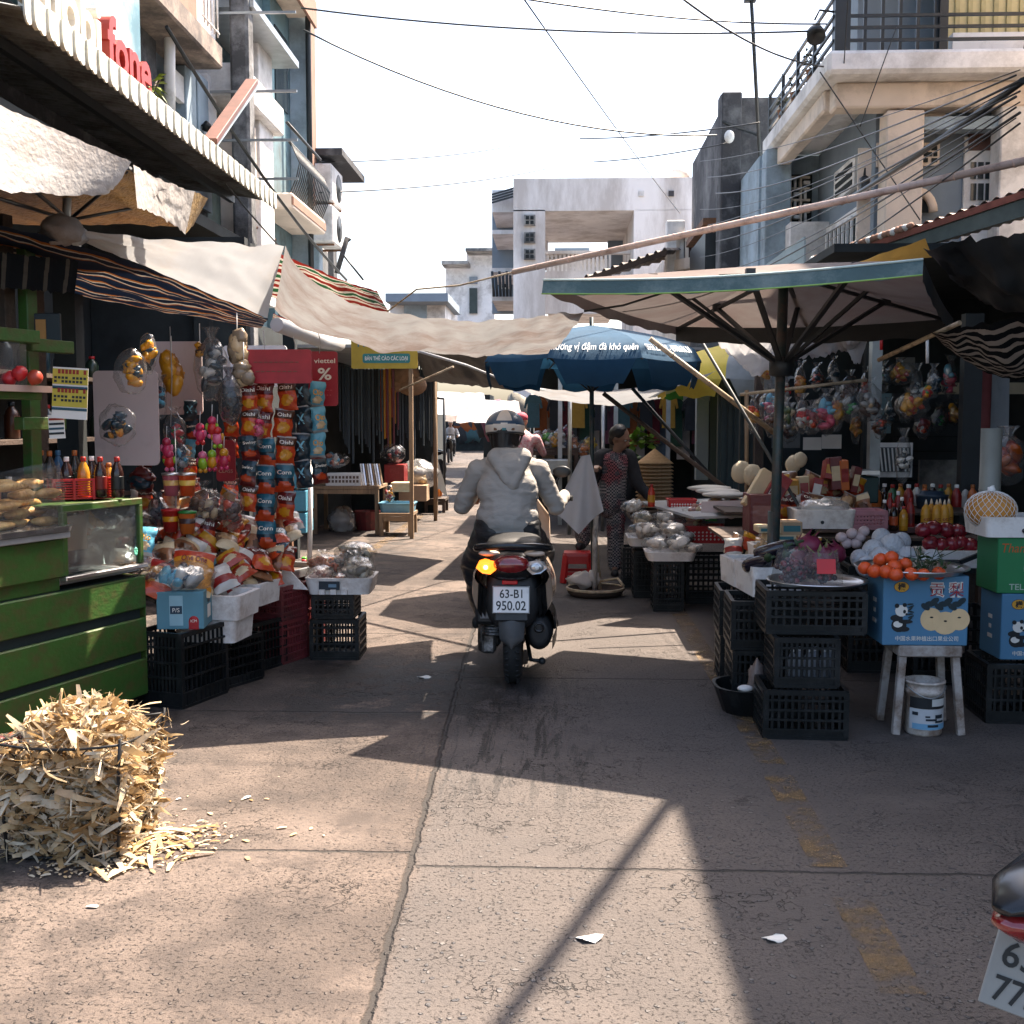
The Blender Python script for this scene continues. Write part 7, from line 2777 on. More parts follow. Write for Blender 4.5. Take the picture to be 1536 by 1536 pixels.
key, mk = foamb(.30, .42, .16, 'foamE')
place(key, mk, V((at(1165, 880, 6.0).x, 6.2, .57)), 'white foam box with eggplants left of the grape tray', 'foam box', rz=.1)
key, mk = foamb(.28, .38, .15, 'foamF')
place(key, mk, V((at(1135, 880, 6.5).x, 6.75, .54)), 'white foam box with the plate of nuts', 'foam box', rz=.1)
aub = mat('eggplant skin', (.016, .012, .02), .15, var=.2, spec=.7)
for k, (px, py, a) in enumerate(((1136, 868, .5), (1156, 850, .9), (1150, 866, -.2), (1170, 846, 1.2), (1165, 862, .3))):
 def mk():
  t = root('eggplant')
  b = MB()
  b.lathe([(.001, -.1), (.034, -.085), (.042, -.05), (.034, .03), (.022, .08), (.012, .092)], aub, n=16)
  b.build('flesh', t)
  b = MB()
  b.lathe([(.02, .082), (.024, .09), (.008, .1), (.007, .13)], mat('green calyx', (.04, .07, .03), .6), n=8)
  b.build('stalk', t)
  return t
 place('aub', mk, at(px, py - 24, 6.04), ('lowest eggplant at the box front', 'eggplant standing up in the middle of the box', 'eggplant behind the lowest one', 'rightmost upper eggplant beside the umbrella pole', 'eggplant under the rightmost one')[k], 'eggplant', 'eggplants in the foam box', rot=(1.2, .3, a))
PN = at(1118, 850, 6.75)
key, mk = tray(.11, alum)
place(key, mk, PN, 'small plate of light brown nuts on the foam box', 'plate')
b = MB()
nutm = mat('light nuts', (.48, .30, .15), .6, var=.3, scale=40)
for i in range(110):
 a, q = RNG.uniform(0, 6.28), RNG.random() ** .6 * .085
 b.ball((q * cos(a), q * sin(a), .015 + .025 * (1 - q / .085) * RNG.random()), .011, nutm, 7, 5, jit=.3, seed=i, sq=(1.2, .9, .8))
local(b, 'nuts', PN, None, None)['kind'] = 'stuff'
b = MB()
b.lathe([(.05, 0), (.058, .1), (.06, .105), (.052, .105)], paper, at(1143, 848, 7.0), 18)
solo(b, 'paper_tub', at(1143, 848, 7.0), 'pale tub heaped with nuts behind the eggplants', 'tub')
b = MB()
for i in range(40):
 a, q = RNG.uniform(0, 6.28), RNG.random() ** .6 * .05
 b.ball(at(1143, 848, 7.0) + V((q * cos(a), q * sin(a), .11 + .04 * (1 - q / .05))), .012, nutm, 7, 5, jit=.3, seed=i)
solo(b, 'nuts', at(1143, 848, 7.0), None, None, kind='stuff')
dfm, dfl = mat('dragon fruit skin', (.20, .02, .055), .45, var=.25), mat('scale green', (.20, .20, .06), .5, var=.3)
for k, (px, py, Y, r_) in enumerate(((1213, 820, 6.3, .055), (1236, 838, 6.25, .055), (1222, 845, 6.1, .05), (1250, 830, 6.4, .05), (1200, 840, 6.2, .05))):
 def mk():
  t = root('dragon_fruit')
  b = MB()
  b.ball((0, 0, 0), .055, dfm, 14, 10, jit=.12, sq=(1.25, 1, 1))
  b.build('flesh', t)
  b = MB()
  for q in range(22):
   d = V((RNG.gauss(0, 1), RNG.gauss(0, 1), RNG.gauss(0, 1))).normalized()
   s_ = d.cross(V((0, .2, 1))).normalized() * .014
   p = V((d.x * 1.25, d.y, d.z)) * .053
   b.add([p - s_, p + s_, p + V((d.x * .03 + .035, d.y * .03, d.z * .03 + .012))], [(0, 1, 2)], dfl if q % 3 else dfm)
  b.build('scale', t)
  return t
 place('df', mk, at(px, py, Y), ('dragon fruit at the top of the pile', 'dragon fruit at the right front of the pile', 'dragon fruit at the front middle of the pile', 'dragon fruit farthest right, showing leaves', 'dragon fruit nearest the umbrella pole')[k], 'dragon fruit', 'dragon fruits', rz=k * 1.1, scale=r_ / .055 * 1.15)
netw = mat('white foam net', (.74, .75, .78), .8, var=.06, bump=.9, bscale=70, transl=.2)
for k, (px, py, Y, s_) in enumerate(((1300, 850, 6.3, 1), (1322, 838, 6.35, 1.1), (1345, 850, 6.3, 1), (1310, 825, 6.5, 1), (1338, 818, 6.55, 1.1), (1360, 835, 6.5, 1), (1385, 848, 6.3, 1), (1398, 838, 6.45, .9), (1290, 838, 6.5, .9), (1322, 806, 6.7, .9), (1352, 812, 6.7, .9), (1410, 852, 6.3, .8))):
 key, mk = fruit('wrapped_pear', .062, netw, sq=(1, 1, 1))
 place(key, mk, at(px, py, Y), f'white net wrapped pear, {["front left", "front centre", "front right of centre", "middle left", "middle centre", "middle right", "behind the tangerines", "right end", "left end", "top left", "top right", "beside the small black box"][k]} of the heap', 'wrapped pear', 'net wrapped pears', rot=(RNG.uniform(-.6, .6), RNG.uniform(-.6, .6), k), scale=s_)
grl = mat('garlic skin', (.58, .45, .44), .5, var=.2, scale=20)
for k, (px, py) in enumerate(((1262, 806), (1278, 800), (1290, 806), (1270, 815), (1284, 815), (1296, 797))):
 key, mk = fruit('garlic_bulb', .036, grl)
 place(key, mk, at(px, py, 7.0), ('left', 'upper middle', 'right', 'lower left', 'lower right', 'topmost')[k] + ' garlic bulb of the small pile behind the pears', 'garlic', 'garlic bulbs')
apm = mat('dark red apple', (.20, .012, .022), .25, var=.5, scale=9, spec=.6)
an_ = ['left end of the top row', 'second in the top row', 'third in the top row', 'right end of the top row', 'left end of the bottom row', 'second in the bottom row', 'middle of the bottom row', 'fourth in the bottom row', 'right end of the bottom row']
for k, (px, py) in enumerate(((1385, 795), (1400, 792), (1420, 795), (1437, 797), (1396, 815), (1412, 818), (1428, 816), (1440, 815), (1455, 818))):
 key, mk = fruit('apple', .05, apm)
 place(key, mk, at(px, py, 6.75 + .04 * (k < 4)), 'dark red apple, ' + an_[k] + ' of the pile', 'apple', 'red apples', rz=k, rot=(RNG.uniform(-.5, .5), RNG.uniform(-.5, .5), k))
key, mk = foamb(.36, .26, .1, 'foamG')
place(key, mk, V((at(1425, 830, 6.75).x, 6.78, at(0, 842, 6.75).z)), 'white foam box under the red apples', 'foam box')
b = MB()
b.box((0, 0, 0), (.09, .03, .045), black, b=.004)
b.bar((.05, 0, .01), (.16, .02, .05), .022, black)
local(b, 'black_box', at(1426, 846, 6.1), 'small black box with a handle behind the tangerines', 'box')
SX = at(1387, 1000, 5.4).x
t = thing('wooden_stool', (SX + .03, 5.55, 0), 'pale scuffed wooden stool under the blue pear carton', 'stool')
pw = mat('scuffed pale paint', (.40, .36, .33), .75, var=.15, scale=7, bump=.15, dirt=(.14, .09, .06), dirt_amt=.38, dscale=6)
b = MB()
b.box((0, 0, .405), (.30, .28, .055), pw, b=.006)
b.build('seat', t)
for sx in (-1, 1):
 for sy in (-1, 1):
  b = MB()
  b.bar((sx * .155 - .0, sy * .135, 0), (sx * .125, sy * .11, .378), .036, pw, bev=.003)
  b.build('leg', t)
def pear_deco(t, w, d, h_):
 f = -d / 2 - .0015
 oval = lambda b, x, z, rx, rz, m, o=0, n=20, rot=0: b.prism([V((x + rx * cos(a) * cos(rot) - rz * sin(a) * sin(rot), f - o, z + rx * cos(a) * sin(rot) + rz * sin(a) * cos(rot))) for a in [2 * pi * k / n for k in range(n)]], (0, .001, 0), m)
 yw, bk, ib, pr, lf = plain('#c8922e', .6), plain('#12161a', .6), plain('#d8d4cc', .6), plain('#d8b98c', .6), plain('#122830', .6)
 b = MB()
 oval(b, -w * .29, h_ * .84, .036, .026, bk)
 oval(b, -w * .29, h_ * .84, .034, .024, yw, .001)
 b.text('檬', (-w * .29, f - .003, h_ * .84), XZ, .026, bk, bold=.02)
 b.build('badge', t)
 b = MB()
 b.text('贡 梨', (w * .24, f - .001, h_ * .80), XZ, .052, ib, width=.165, bold=.05)
 b.text('贡 梨', (w * .24, f - .002, h_ * .80), XZ, .050, plain('#9a2430', .6), width=.158, bold=.0)
 b.text('中国水果种植出口果业公司', (w * .02, f - .001, h_ * .1), XZ, .018, ib, width=w * .74, bold=.01)
 b.build('lettering', t)
 b = MB()
 for x, z, r1, r2 in ((-.0, .36, .052, .055), (.13, .36, .05, .052), (.065, .31, .06, .055)):
  oval(b, w * .07 + x, h_ * z * 1.05, r1, r2, pr, .001 if x == .065 else 0)
  oval(b, w * .07 + x, h_ * z * 1.05 + .01, .008, .004, bk, .002)
 for k in range(9):
  oval(b, w * .07 - .03 + k * .021, h_ * (.56 + .04 * (k % 3)), .024, .014, lf, .0025, 10, .6 * (k % 3 - 1))
 b.build('pear_picture', t)
 b = MB()
 x, z = -w * .31, h_ * .38
 for dx, dz, rx, rz, m, o in ((0, -.03, .036, .034, bk, 0), (-.005, -.025, .022, .016, ib, .001), (.022, -.048, .028, .013, bk, .002), (-.012, .005, .03, .016, bk, .001), (.01, .04, .03, .028, ib, .002), (-.012, .064, .011, .011, bk, .003), (.024, .068, .01, .01, bk, .003), (.024, .036, .007, .009, bk, .003), (.034, .024, .006, .005, bk, .003), (.03, -.012, .034, .01, bk, .003)):
  oval(b, x + dx, z + dz, rx, rz, m, o, 14)
 for k in range(7):
  oval(b, x + .05 + .004 * (k % 2), z + .0 + .012 * k, .016, .004, lf, .004, 8, .7 - .3 * (k % 4))
 b.build('panda_picture', t)
 b = MB()
 for z_, w_ in ((.6, .05), (.45, .03), (.3, .06)):
  b.box((-w / 2 - .0015, 0, h_ * z_), (.002, w_, .02), ib)
 b.build('side_print', t)
bcart = mat('blue pear carton', (.065, .19, .32), .55, var=.08, scale=2)
mk = carton(.40, .28, .335, bcart, deco=pear_deco)
place('pear', mk, V((SX, 5.55, .434)), 'blue pear carton with panda picture standing on the stool', 'carton', 'blue pear cartons', rz=.0)
place('pear', mk, V((at(1555, 1000, 5.75).x, 5.85, .305)), 'blue pear carton under the green one at the right edge', 'carton', 'blue pear cartons')
def green_deco(t, w, d, h_):
 f = -d / 2 - .0015
 b = MB()
 b.text('Thanh Long', (-.02, f, h_ * .82), XZ, .045, plain('#b8541c', .6), width=.28, shear=.2)
 b.text('TEL: 0939.25', (-.0, f, h_ * .12), XZ, .03, plain('#a8b8a8', .6), width=.24, bold=.01)
 b.build('lettering', t)
 b = MB()
 M = Matrix.Rotation(pi / 2, 3, 'X')
 b.lathe([(.06, 0), (.06, .002)], plain('#b8b0a8', .6), (0.01, f + .001, h_ * .45), 24, M)
 b.lathe([(.055, 0), (.055, .003)], plain('#7a1c34', .6), (0.01, f + .001, h_ * .45), 24, M)
 for k in range(8):
  a = k * .785
  b.lathe([(.012, 0), (.012, .004)], plain('#c890a0', .6), (.01 + .035 * cos(a), f + .001, h_ * .45 + .035 * sin(a)), 8, M)
 b.build('fruit_picture', t)
mk = carton(.36, .28, .28, mat('green carton', (.012, .17, .055), .5, var=.1, scale=2), deco=green_deco)
place('greencarton', mk, V((at(1557, 900, 5.65).x, 5.85, .642)), 'green carton with dragon fruit picture at the right edge', 'carton')
key, mk = foamb(.42, .34, .1, 'foamH')
place(key, mk, V((at(1540, 850, 5.7).x, 5.86, .924)), 'white foam box with the netted melon at the right edge', 'foam box')
MEL = V((at(1500, 833, 5.7).x, 5.84, 1.05))
t = thing('melon', MEL, 'big orange melon in a white net at the right edge', 'melon')
b = MB()
b.ball((0, 0, 0), .118, mat('orange melon', (.52, .22, .03), .5, var=.15), 24, 16, sq=(1.05, 1, .82))
b.build('flesh', t)
b = MB()
for k in range(22):
 for s_ in (-1, 1):
  b.tube([V((.121 * 1.05 * sin(e) * cos(a), .121 * sin(e) * sin(a), .121 * .82 * cos(e))) for e, a in [(.1 + 2.5 * q / 14, 2 * pi * k / 22 + s_ * 1.6 * q / 14) for q in range(15)]], .0016, white, 4)
b.ball((0, 0, .105), .02, white, 8, 6, jit=.6)
b.build('net', t)
TT = V((at(1372, 868, 5.5).x, 5.56, .772))
key, mk = tray(.27, alum, .022)
place(key, mk, TT, 'wide round metal tray of tangerines on the blue pear carton', 'tray')
tgm = mat('tangerine peel', (.62, .075, .012), .4, var=.14, scale=14, bump=.12, bscale=260)
tn = ['far left', 'second from left in front', 'third from left in front', 'front centre', 'front right of centre', 'half hidden by leaves', 'lone one at the right', 'upper left', 'top of the pile', 'upper right beside the leaves', 'back row left', 'back row middle', 'between front and top']
for k, (px, py, Y) in enumerate(((1297, 852, 5.45), (1312, 857, 5.40), (1329, 858, 5.37), (1344, 862, 5.33), (1367, 861, 5.33), (1385, 862, 5.36), (1408, 860, 5.42), (1321, 840, 5.5), (1337, 836, 5.47), (1358, 846, 5.45), (1320, 850, 5.6), (1350, 848, 5.6), (1342, 850, 5.42))):
 key, mk = fruit('tangerine', .034, tgm)
 place(key, mk, at(px, py, Y), 'tangerine on the wide tray, ' + tn[k], 'tangerine', 'tangerines on the tray', rot=(RNG.uniform(-.6, .6), RNG.uniform(-.6, .6), k), scale=RNG.uniform(.94, 1.08))
t = thing('tangerine_leaves', at(1385, 848, 5.48), 'dark green leafy twigs among the tangerines', 'leaves')
b, c = MB(), MB()
lfm = mat('tangerine leaf', (.018, .045, .014), .35, var=.4)
for k in range(70):
 p = V((RNG.gauss(0, .06), RNG.gauss(0, .04), RNG.uniform(-.03, .055)))
 if k < 12:
  p = V((-.08 + RNG.gauss(0, .05), -.02, RNG.uniform(-.05, .03)))
 d = V((RNG.gauss(0, 1), RNG.gauss(0, 1), RNG.gauss(.2, .6))).normalized()
 s_ = d.cross(V((RNG.gauss(0, 1), RNG.gauss(0, 1), RNG.gauss(0, 1)))).normalized() * .009
 L = RNG.uniform(.03, .055)
 b.add([p, p + d * L * .5 + s_, p + d * L, p + d * L * .5 - s_], [(0, 1, 2, 3)], lfm)
for k in range(9):
 p = V((RNG.gauss(0, .04), RNG.gauss(0, .03), -.04))
 c.tube([p, p + V((RNG.gauss(0, .03), 0, .06)), p + V((RNG.gauss(0, .05), 0, .13))], .002, lfm, 4)
b.build('foliage', t)
c.build('twig', t)
t = thing('paint_bucket', V((at(1395, 1100, 5.35).x, 5.45, 0)), 'old white bucket with a worn picture label under the stool', 'bucket')
b = MB()
b.lathe([(.078, 0), (.085, .01), (.088, .2), (.094, .202), (.094, .222), (.089, .224), (.089, .25), (.097, .252), (.097, .262), (.085, .262), (.082, .2), (.08, .02), (.001, .02)], mat('dirty white bucket', (.58, .53, .48), .5, var=.1, dirt=(.25, .18, .14), dirt_amt=.4, dscale=9), n=28)
b.build('body', t)
b = MB()
def cyl(u0, u1, z0, z1, m, r=.0895):
 b.grid(lambda u, v: V((r * sin(lerp(u0, u1, u)), -r * cos(lerp(u0, u1, u)), lerp(z0, z1, v))), 14, 2, m)
cyl(-1.1, 1.3, .035, .135, plain('#b8bcc0', .6))
cyl(-1.1, 1.3, .137, .19, plain('#14181c', .6))
cyl(.1, 1.0, .15, .185, plain('#c8c8c4', .6), .091)
cyl(-.9, 1.2, .037, .065, plain('#6a9ab8', .6), .091)
for a, z, w_, hh in ((-.75, .112, .16, .016), (.55, .1, .25, .018), (.1, .085, .3, .01), (.6, .075, .3, .01), (.2, .055, .3, .012), (-.1, .1, .12, .008)):
 cyl(a - w_, a + w_, z - hh / 2, z + hh / 2, plain('#16222c', .6), .0915)
b.build('label', t)
b = MB()
b.tube([V((.096 * cos(a), .096 * sin(a), .24 - .05 * sin(a) ** 2 * (1 if sin(a) < 0 else 0))) for a in [pi + pi * k / 12 for k in range(13)]], .003, steel, 5)
b.build('handle', t)
t = thing('market_stall', (at(1240, 800, 8).x, 8.2, 0), 'long stepped market stall heaped with sauces and dry goods', 'stall')
b = MB()
ypx(b, 1085, 1480, 806, 812, 7.7, .8, woodd)
b.build('table_top', t, rel=t.location)
b = MB()
ypx(b, 1088, 1480, 768, 773, 8.5, .9, woodd)
ypx(b, 1088, 1480, 773, 860, 9.2, .05, dark)
b.build('shelf', t, rel=t.location)
for px in (1100, 1290, 1470):
 b = MB()
 ypx(b, px, px + 9, 812, 960, 7.75, .06, woodd)
 b.build('leg', t, rel=t.location)
def pbox(px0, px1, py0, py1, Y, dep, m, lab, cat='box', nm='goods_box', rx=0, ry=0, stripe=None, tx=None, grp='boxes on the long stall'):
 p, q = at(px0, py1, Y), at(px1, py0, Y)
 w_, hh = q.x - p.x, q.z - p.z
 c = V(((p.x + q.x) / 2, Y + dep / 2, p.z))
 tt = root(nm)
 b = MB()
 b.box((0, 0, hh / 2), (w_, dep, hh), m, b=.004)
 b.build('body', tt)
 if stripe or tx:
  b = MB()
  if stripe:
   b.box((0, -dep / 2 - .002, hh * .5), (w_ * .8, .002, hh * .45), stripe)
  if tx:
   b.text(tx, (0, -dep / 2 - .005, hh * .5), XZ, min(.05, hh * .3), tw_, width=w_ * .7, bold=.01)
  b.build('print', tt)
 tt.location = c
 tt.rotation_euler = (rx, ry, 0)
 return tag(tt, lab, cat, grp)
redb, rdk, ylb, crm = pk('#8a1a18', .4), pk('#5c1216', .4), pk('#b8841c', .4), pk('#c8b490', .5)
pbox(1124, 1170, 742, 802, 7.9, .3, rdk, 'dark red open carton at the left end of the long stall', stripe=pk('#7a4a48'))
pbox(1112, 1140, 700, 762, 8.0, .1, crm, 'cream tilted carton sleeve beside the rice cakes', ry=.55, rx=-.2)
pbox(1132, 1160, 705, 770, 7.95, .1, redb, 'red tilted box with pale writing at the left of the stall', ry=.55, rx=-.2, tx='Danisa', stripe=rdk)
for k, (a, c_, d_, e_, m, s_, tx) in enumerate(((1158, 1178, 712, 740, redb, None, None), (1176, 1200, 720, 750, ylb, crm, None), (1200, 1216, 715, 750, crm, redb, None), (1214, 1230, 718, 752, redb, WH_, None), (1236, 1250, 690, 720, redb, ylb, None), (1248, 1268, 686, 735, rdk, crm, None), (1262, 1276, 690, 735, pk('#b8602a'), redb, None), (1275, 1287, 700, 738, rdk, crm, None), (1200, 1240, 752, 768, ylb, redb, None), (1160, 1196, 760, 798, redb, ylb, None))):
 pbox(a, c_, d_, e_, 8.3, .12, m, f'{"red" if m in (redb,) else "dark red" if m is rdk else "yellow" if m is ylb else "cream" if m is crm else "orange"} packaged box, {["first", "second", "third", "fourth", "fifth", "sixth", "seventh", "eighth", "lower middle", "lower left"][k]} along the upper row of the stall', stripe=s_, rx=RNG.uniform(-.2, .1), ry=RNG.uniform(-.1, .25))
key, mk = foamb(.42, .3, .13, 'foamI')
place(key, mk, V((at(1238, 790, 7.8).x, 7.95, at(0, 789, 7.8).z)), 'white foam box of pale noodles in the middle of the stall', 'foam box')
key, mk = crinkle_bag(.12, (1.5, .9, .55), FILMC, 210, False, [WH_, paper], 16, .35)
place(key, mk, at(1236, 762, 7.95), 'pale bag of noodles in the stall foam box', 'food bag')
put_crate(.30, .26, .13, V((at(1300, 790, 7.8).x, 7.95, at(0, 790, 7.8).z)), 'pinkish crate right of the noodle box', 0, pinkcr, 'pink crates')
key, mk = foamb(.4, .3, .1, 'foamJ')
place(key, mk, V((at(1180, 825, 7.2).x, 7.4, at(0, 838, 7.2).z)), 'white foam tray with teal labels in the lower row of the stall', 'foam box')
for k, (a, c_, d_, e_) in enumerate(((1138, 1172, 790, 800), (1172, 1204, 783, 803), (1150, 1195, 802, 812))):
 pbox(a, c_, d_, e_, 7.3, .2, crm if k != 1 else cardb, ('flat white box with teal edge on the lower row', 'brown flat box on the lower row', 'flat pale box under the teal edged one')[k], stripe=plain('#2f6a72'))
for k, (px, py, s_) in enumerate(((1112, 708, 1), (1128, 712, .95), (1190, 696, .8), (1200, 690, .7))):
 b = MB()
 b.ball((0, 0, 0), .085, mat('rice cake', (.62, .52, .36), .7, var=.1, bump=.3), 16, 10, jit=.12, seed=k, sq=(1, .42, 1.0))
 o = local(b, 'rice_cake_stack', at(px, py, 8.6), ('left bundle of pale round rice papers', 'right bundle of pale round rice papers', 'small pale bundle behind the umbrella pole', 'upper pale bundle behind the umbrella pole')[k], 'rice paper', 'rice paper bundles', .4)
 o.scale = (s_,) * 3
t = thing('fish_table', (at(1050, 780, 9).x, 9.6, 0), 'low table with pale cloth holding dried fish and rice paper', 'table')
b = MB()
b.prism([at(958, 752, 10.6), at(1130, 745, 10.4), at(1132, 772, 8.9), at(1040, 775, 8.9)], (0, 0, -.02), whitecl)
b.build('table_top', t, rel=t.location)
b = MB()
b.grid(lambda u, v: lerp(at(1052, 752, 9.2), at(1128, 750, 9.0), u) - V((0, 0, .12 * v + .03 * v * sin(u * 13))), 20, 5, pinkbd)
b.build('cloth', t, rel=t.location)
for px in (1000, 1120):
 b = MB()
 ypx(b, px, px + 6, 772, 860, 9.5, .05, woodd)
 b.build('leg', t, rel=t.location)
for k in range(3):
 b = MB()
 b.ball((0, 0, 0), .13, mat('rice paper', (.66, .62, .55), .6, var=.06, transl=.2), 18, 8, jit=.1, seed=k, sq=(1.5, 1, .22))
 local(b, 'rice_paper_pile', at(1088 - 12 * k, 742 - 5 * k, 9.5 + .3 * k), ('front', 'middle', 'rear')[k] + ' flat pile of rice paper on the pale cloth', 'rice paper', 'flat rice paper piles')
crs = [(.24, .28, .40, 1003, 8.9, 0, 'tall narrow black crate at the corner of the fish stall'), (.26, .28, .40, 973, 9.6, 0, 'black crate behind the narrow one, near the woman'), (.26, .3, .36, 955, 10.2, 0, 'black crate farthest back, at the woman’s feet'), (.36, .3, .40, 1062, 9.3, 0, 'wide black crate under the red basket')]
for w_, d_, hh, px, Y, z, lab in crs:
 put_crate(w_, d_, hh, V((at(px, 900, Y).x, Y + d_ / 2, z)), lab, 0, group=G1, nx=8, nz=8)
for nm, w_, d_, px, Y, z, lab in (('a', .40, .36, 1008, 8.85, .405, 'front pale foam tray of dried fish on the narrow crate'), ('b', .36, .5, 975, 9.4, .46, 'rear pale foam tray of dried fish near the woman')):
 b = MB()
 tub(b, w_, d_, .07, foam, .02, 1.12, .05)
 local(b, 'foam_tray', V((at(px, 800, Y).x, Y + d_ / 2, z)), lab, 'foam box')
fishs = [[pk('#c2b4a4', .9), pk('#dcd0c2', .9), pk('#a89684', .9)], [pk('#e2ddd6', .9), pk('#cfc3b6', .9)], [pk('#a8967a', .9), pk('#8a7a60', .9)]]
for k, (px, py, Y, c_, r_, lab) in enumerate(((985, 815, 8.95, 1, .09, 'front left pale bag of dried squid'), (1020, 812, 9.0, 1, .1, 'front right pale bag of dried squid'), (1040, 822, 8.9, 0, .07, 'small bag at the front tray corner'), (968, 795, 9.3, 0, .11, 'pale bag in the tray middle, nearest the woman'), (1010, 795, 9.2, 0, .11, 'pale bag at the centre of the tray'), (965, 778, 9.5, 2, .11, 'brownish bag of small fish at the back left'),
                                           (1000, 778, 9.5, 0, .1, 'pale bag at the back of the fish trays'), (950, 760, 10.0, 1, .1, 'white bag by the woman’s hand'), (1028, 806, 9.1, 1, .08, 'glossy white bag right of the tray centre'))):
 key, mk = crinkle_bag(.1, (1.3, .9, .6), FILM, 230 + k % 4 + c_ * 5, False, fishs[c_], 16, .36)
 place(key, mk, at(px, py, Y), lab, 'fish bag', 'dried fish bags on the fish stall', rz=k, scale=r_ / .1)
def rbask(w, d, h_):
 def mk():
  b = MB()
  tub(b, w, d, h_, redpl, .012, 1.06, .02, lip=.008)
  for i in range(9):
   for j in range(3):
    b.box((lerp(-w * .38, w * .38, i / 8), -d / 2 * .985, h_ * (.25 + .22 * j)), (.012, .006, .014), paper, Matrix.Rotation(.7, 3, 'Y'))
  return b.build('plastic_basket')
 return mk
place('rb1', rbask(.34, .26, .13), V((at(1062, 800, 9.2).x, 9.4, at(0, 812, 9.2).z)), 'bright red perforated basket on the wide crate', 'basket', 'red baskets at the fish stall')
place('rb2', rbask(.24, .2, .1), V((at(1022, 755, 9.9).x, 9.9, at(0, 764, 9.9).z)), 'smaller red basket behind the fish bags', 'basket', 'red baskets at the fish stall')
for k in range(4):
 key, mk = crinkle_bag(.08, (1.5, .8, .4), FILM, 260, False, [pk('#b07a6a'), crm], 10, .4)
 place(key, mk, at(1040 + 4 * (k % 2), 786 - 7 * k, 9.4), ('lowest', 'second', 'third', 'topmost')[k] + ' flat bag of pink sausages stacked on the red basket', 'sausage bag', 'sausage bags')
pbox(1058, 1076, 765, 782, 9.3, .03, GN, 'green card with an orange heart picture on the red basket', 'card', 'picture_card', stripe=pk('#c8741c'))
key, mk = bottle(.2, .032, pk('#b8321a'), capr, ylb, 'round')
place(key, mk, at(977, 760, 10.0), 'orange red sauce bottle beside the woman’s hand', 'bottle')
pbox(1318, 1460, 792, 800, 7.9, .3, pk('#3a1014', .5), 'dark red tray holding the yellow and brown sauce bottles', 'tray', 'sauce_tray')
ys = mat('yellow sauce bottle', (.56, .27, .03), .35, var=.1)
for k, px in enumerate((1388, 1396, 1404, 1409, 1416, 1422)):
 key, mk = bottle(.21, .033, ys, plain('#d8c8b0', .5), ys, 'sauce', 'cα')
 p = at(px, 792, 8.0 + .08 * (k % 2))
 place(key, mk, V((p.x, p.y, at(0, 791, 7.9).z)), ('leftmost', 'second', 'third', 'fourth', 'fifth', 'rightmost')[k] + ' yellow squeeze bottle on the dark red tray', 'bottle', 'yellow sauce bottles')
soy = mat('soy sauce', (.022, .01, .008), .12, spec=.6)
for k, (px, Y, bm, cm, lm, hh) in enumerate(((1326, 8.1, soy, white, None, .2), (1340, 7.9, soy, capr, pk('#b8502a'), .19), (1352, 8.1, clrb, white, None, .22), (1355, 7.9, amb_, capr, ylb, .17), (1365, 8.0, redb, capr, rdk, .22), (1334, 8.25, redb, capr, WH_, .24), (1346, 8.3, redb, white, WH_, .25))):
 key, mk = bottle(hh, .03, bm, cm, lm, 'round')
 p = at(px, 790, Y)
 place(key, mk, V((p.x, Y, at(0, 791, 7.9).z)), ('dark soy bottle with white trigger top, left end of the tray', 'dark soy bottle with orange label on the tray', 'dark bottle with white cap on the tray', 'short amber bottle with yellow label on the tray', 'red bottle next to the yellow ones', 'red bottle at the back left of the tray', 'red bottle with white cap at the back')[k], 'bottle', 'dark sauce bottles')
b = MB()
b.lathe([(.10, 0), (.12, .16), (.125, .17), (.09, .175), (.085, .2), (.001, .2)], plain('#2a3a4a', .4), at(1397, 775, 8.9), 20)
solo(b, 'lidded_pot', at(1397, 775, 8.9), 'blue grey lidded pot behind the yellow bottles', 'pot')
b = MB()
ypx(b, 1285, 1318, 715, 755, 8.6, .2, plain('#2a4644', .5), .01)
ypx(b, 1283, 1320, 706, 712, 8.55, .3, alum)
solo(b, 'weighing_scale', at(1300, 755, 8.6), 'dark green weighing scale with a metal pan on the stall', 'scale')
b = MB()
b.tube([at(1110, 592, 9.5), at(1300, 570, 9.4)], .014, bamboo, 8)
b.tube([at(1120, 585, 9.5), at(1120, 740, 9.5)], .018, wood, 8)
solo(b, 'hanging_rack', at(1120, 740, 9.5), 'thin wooden rack with hanging bags behind the umbrella pole', 'rack')
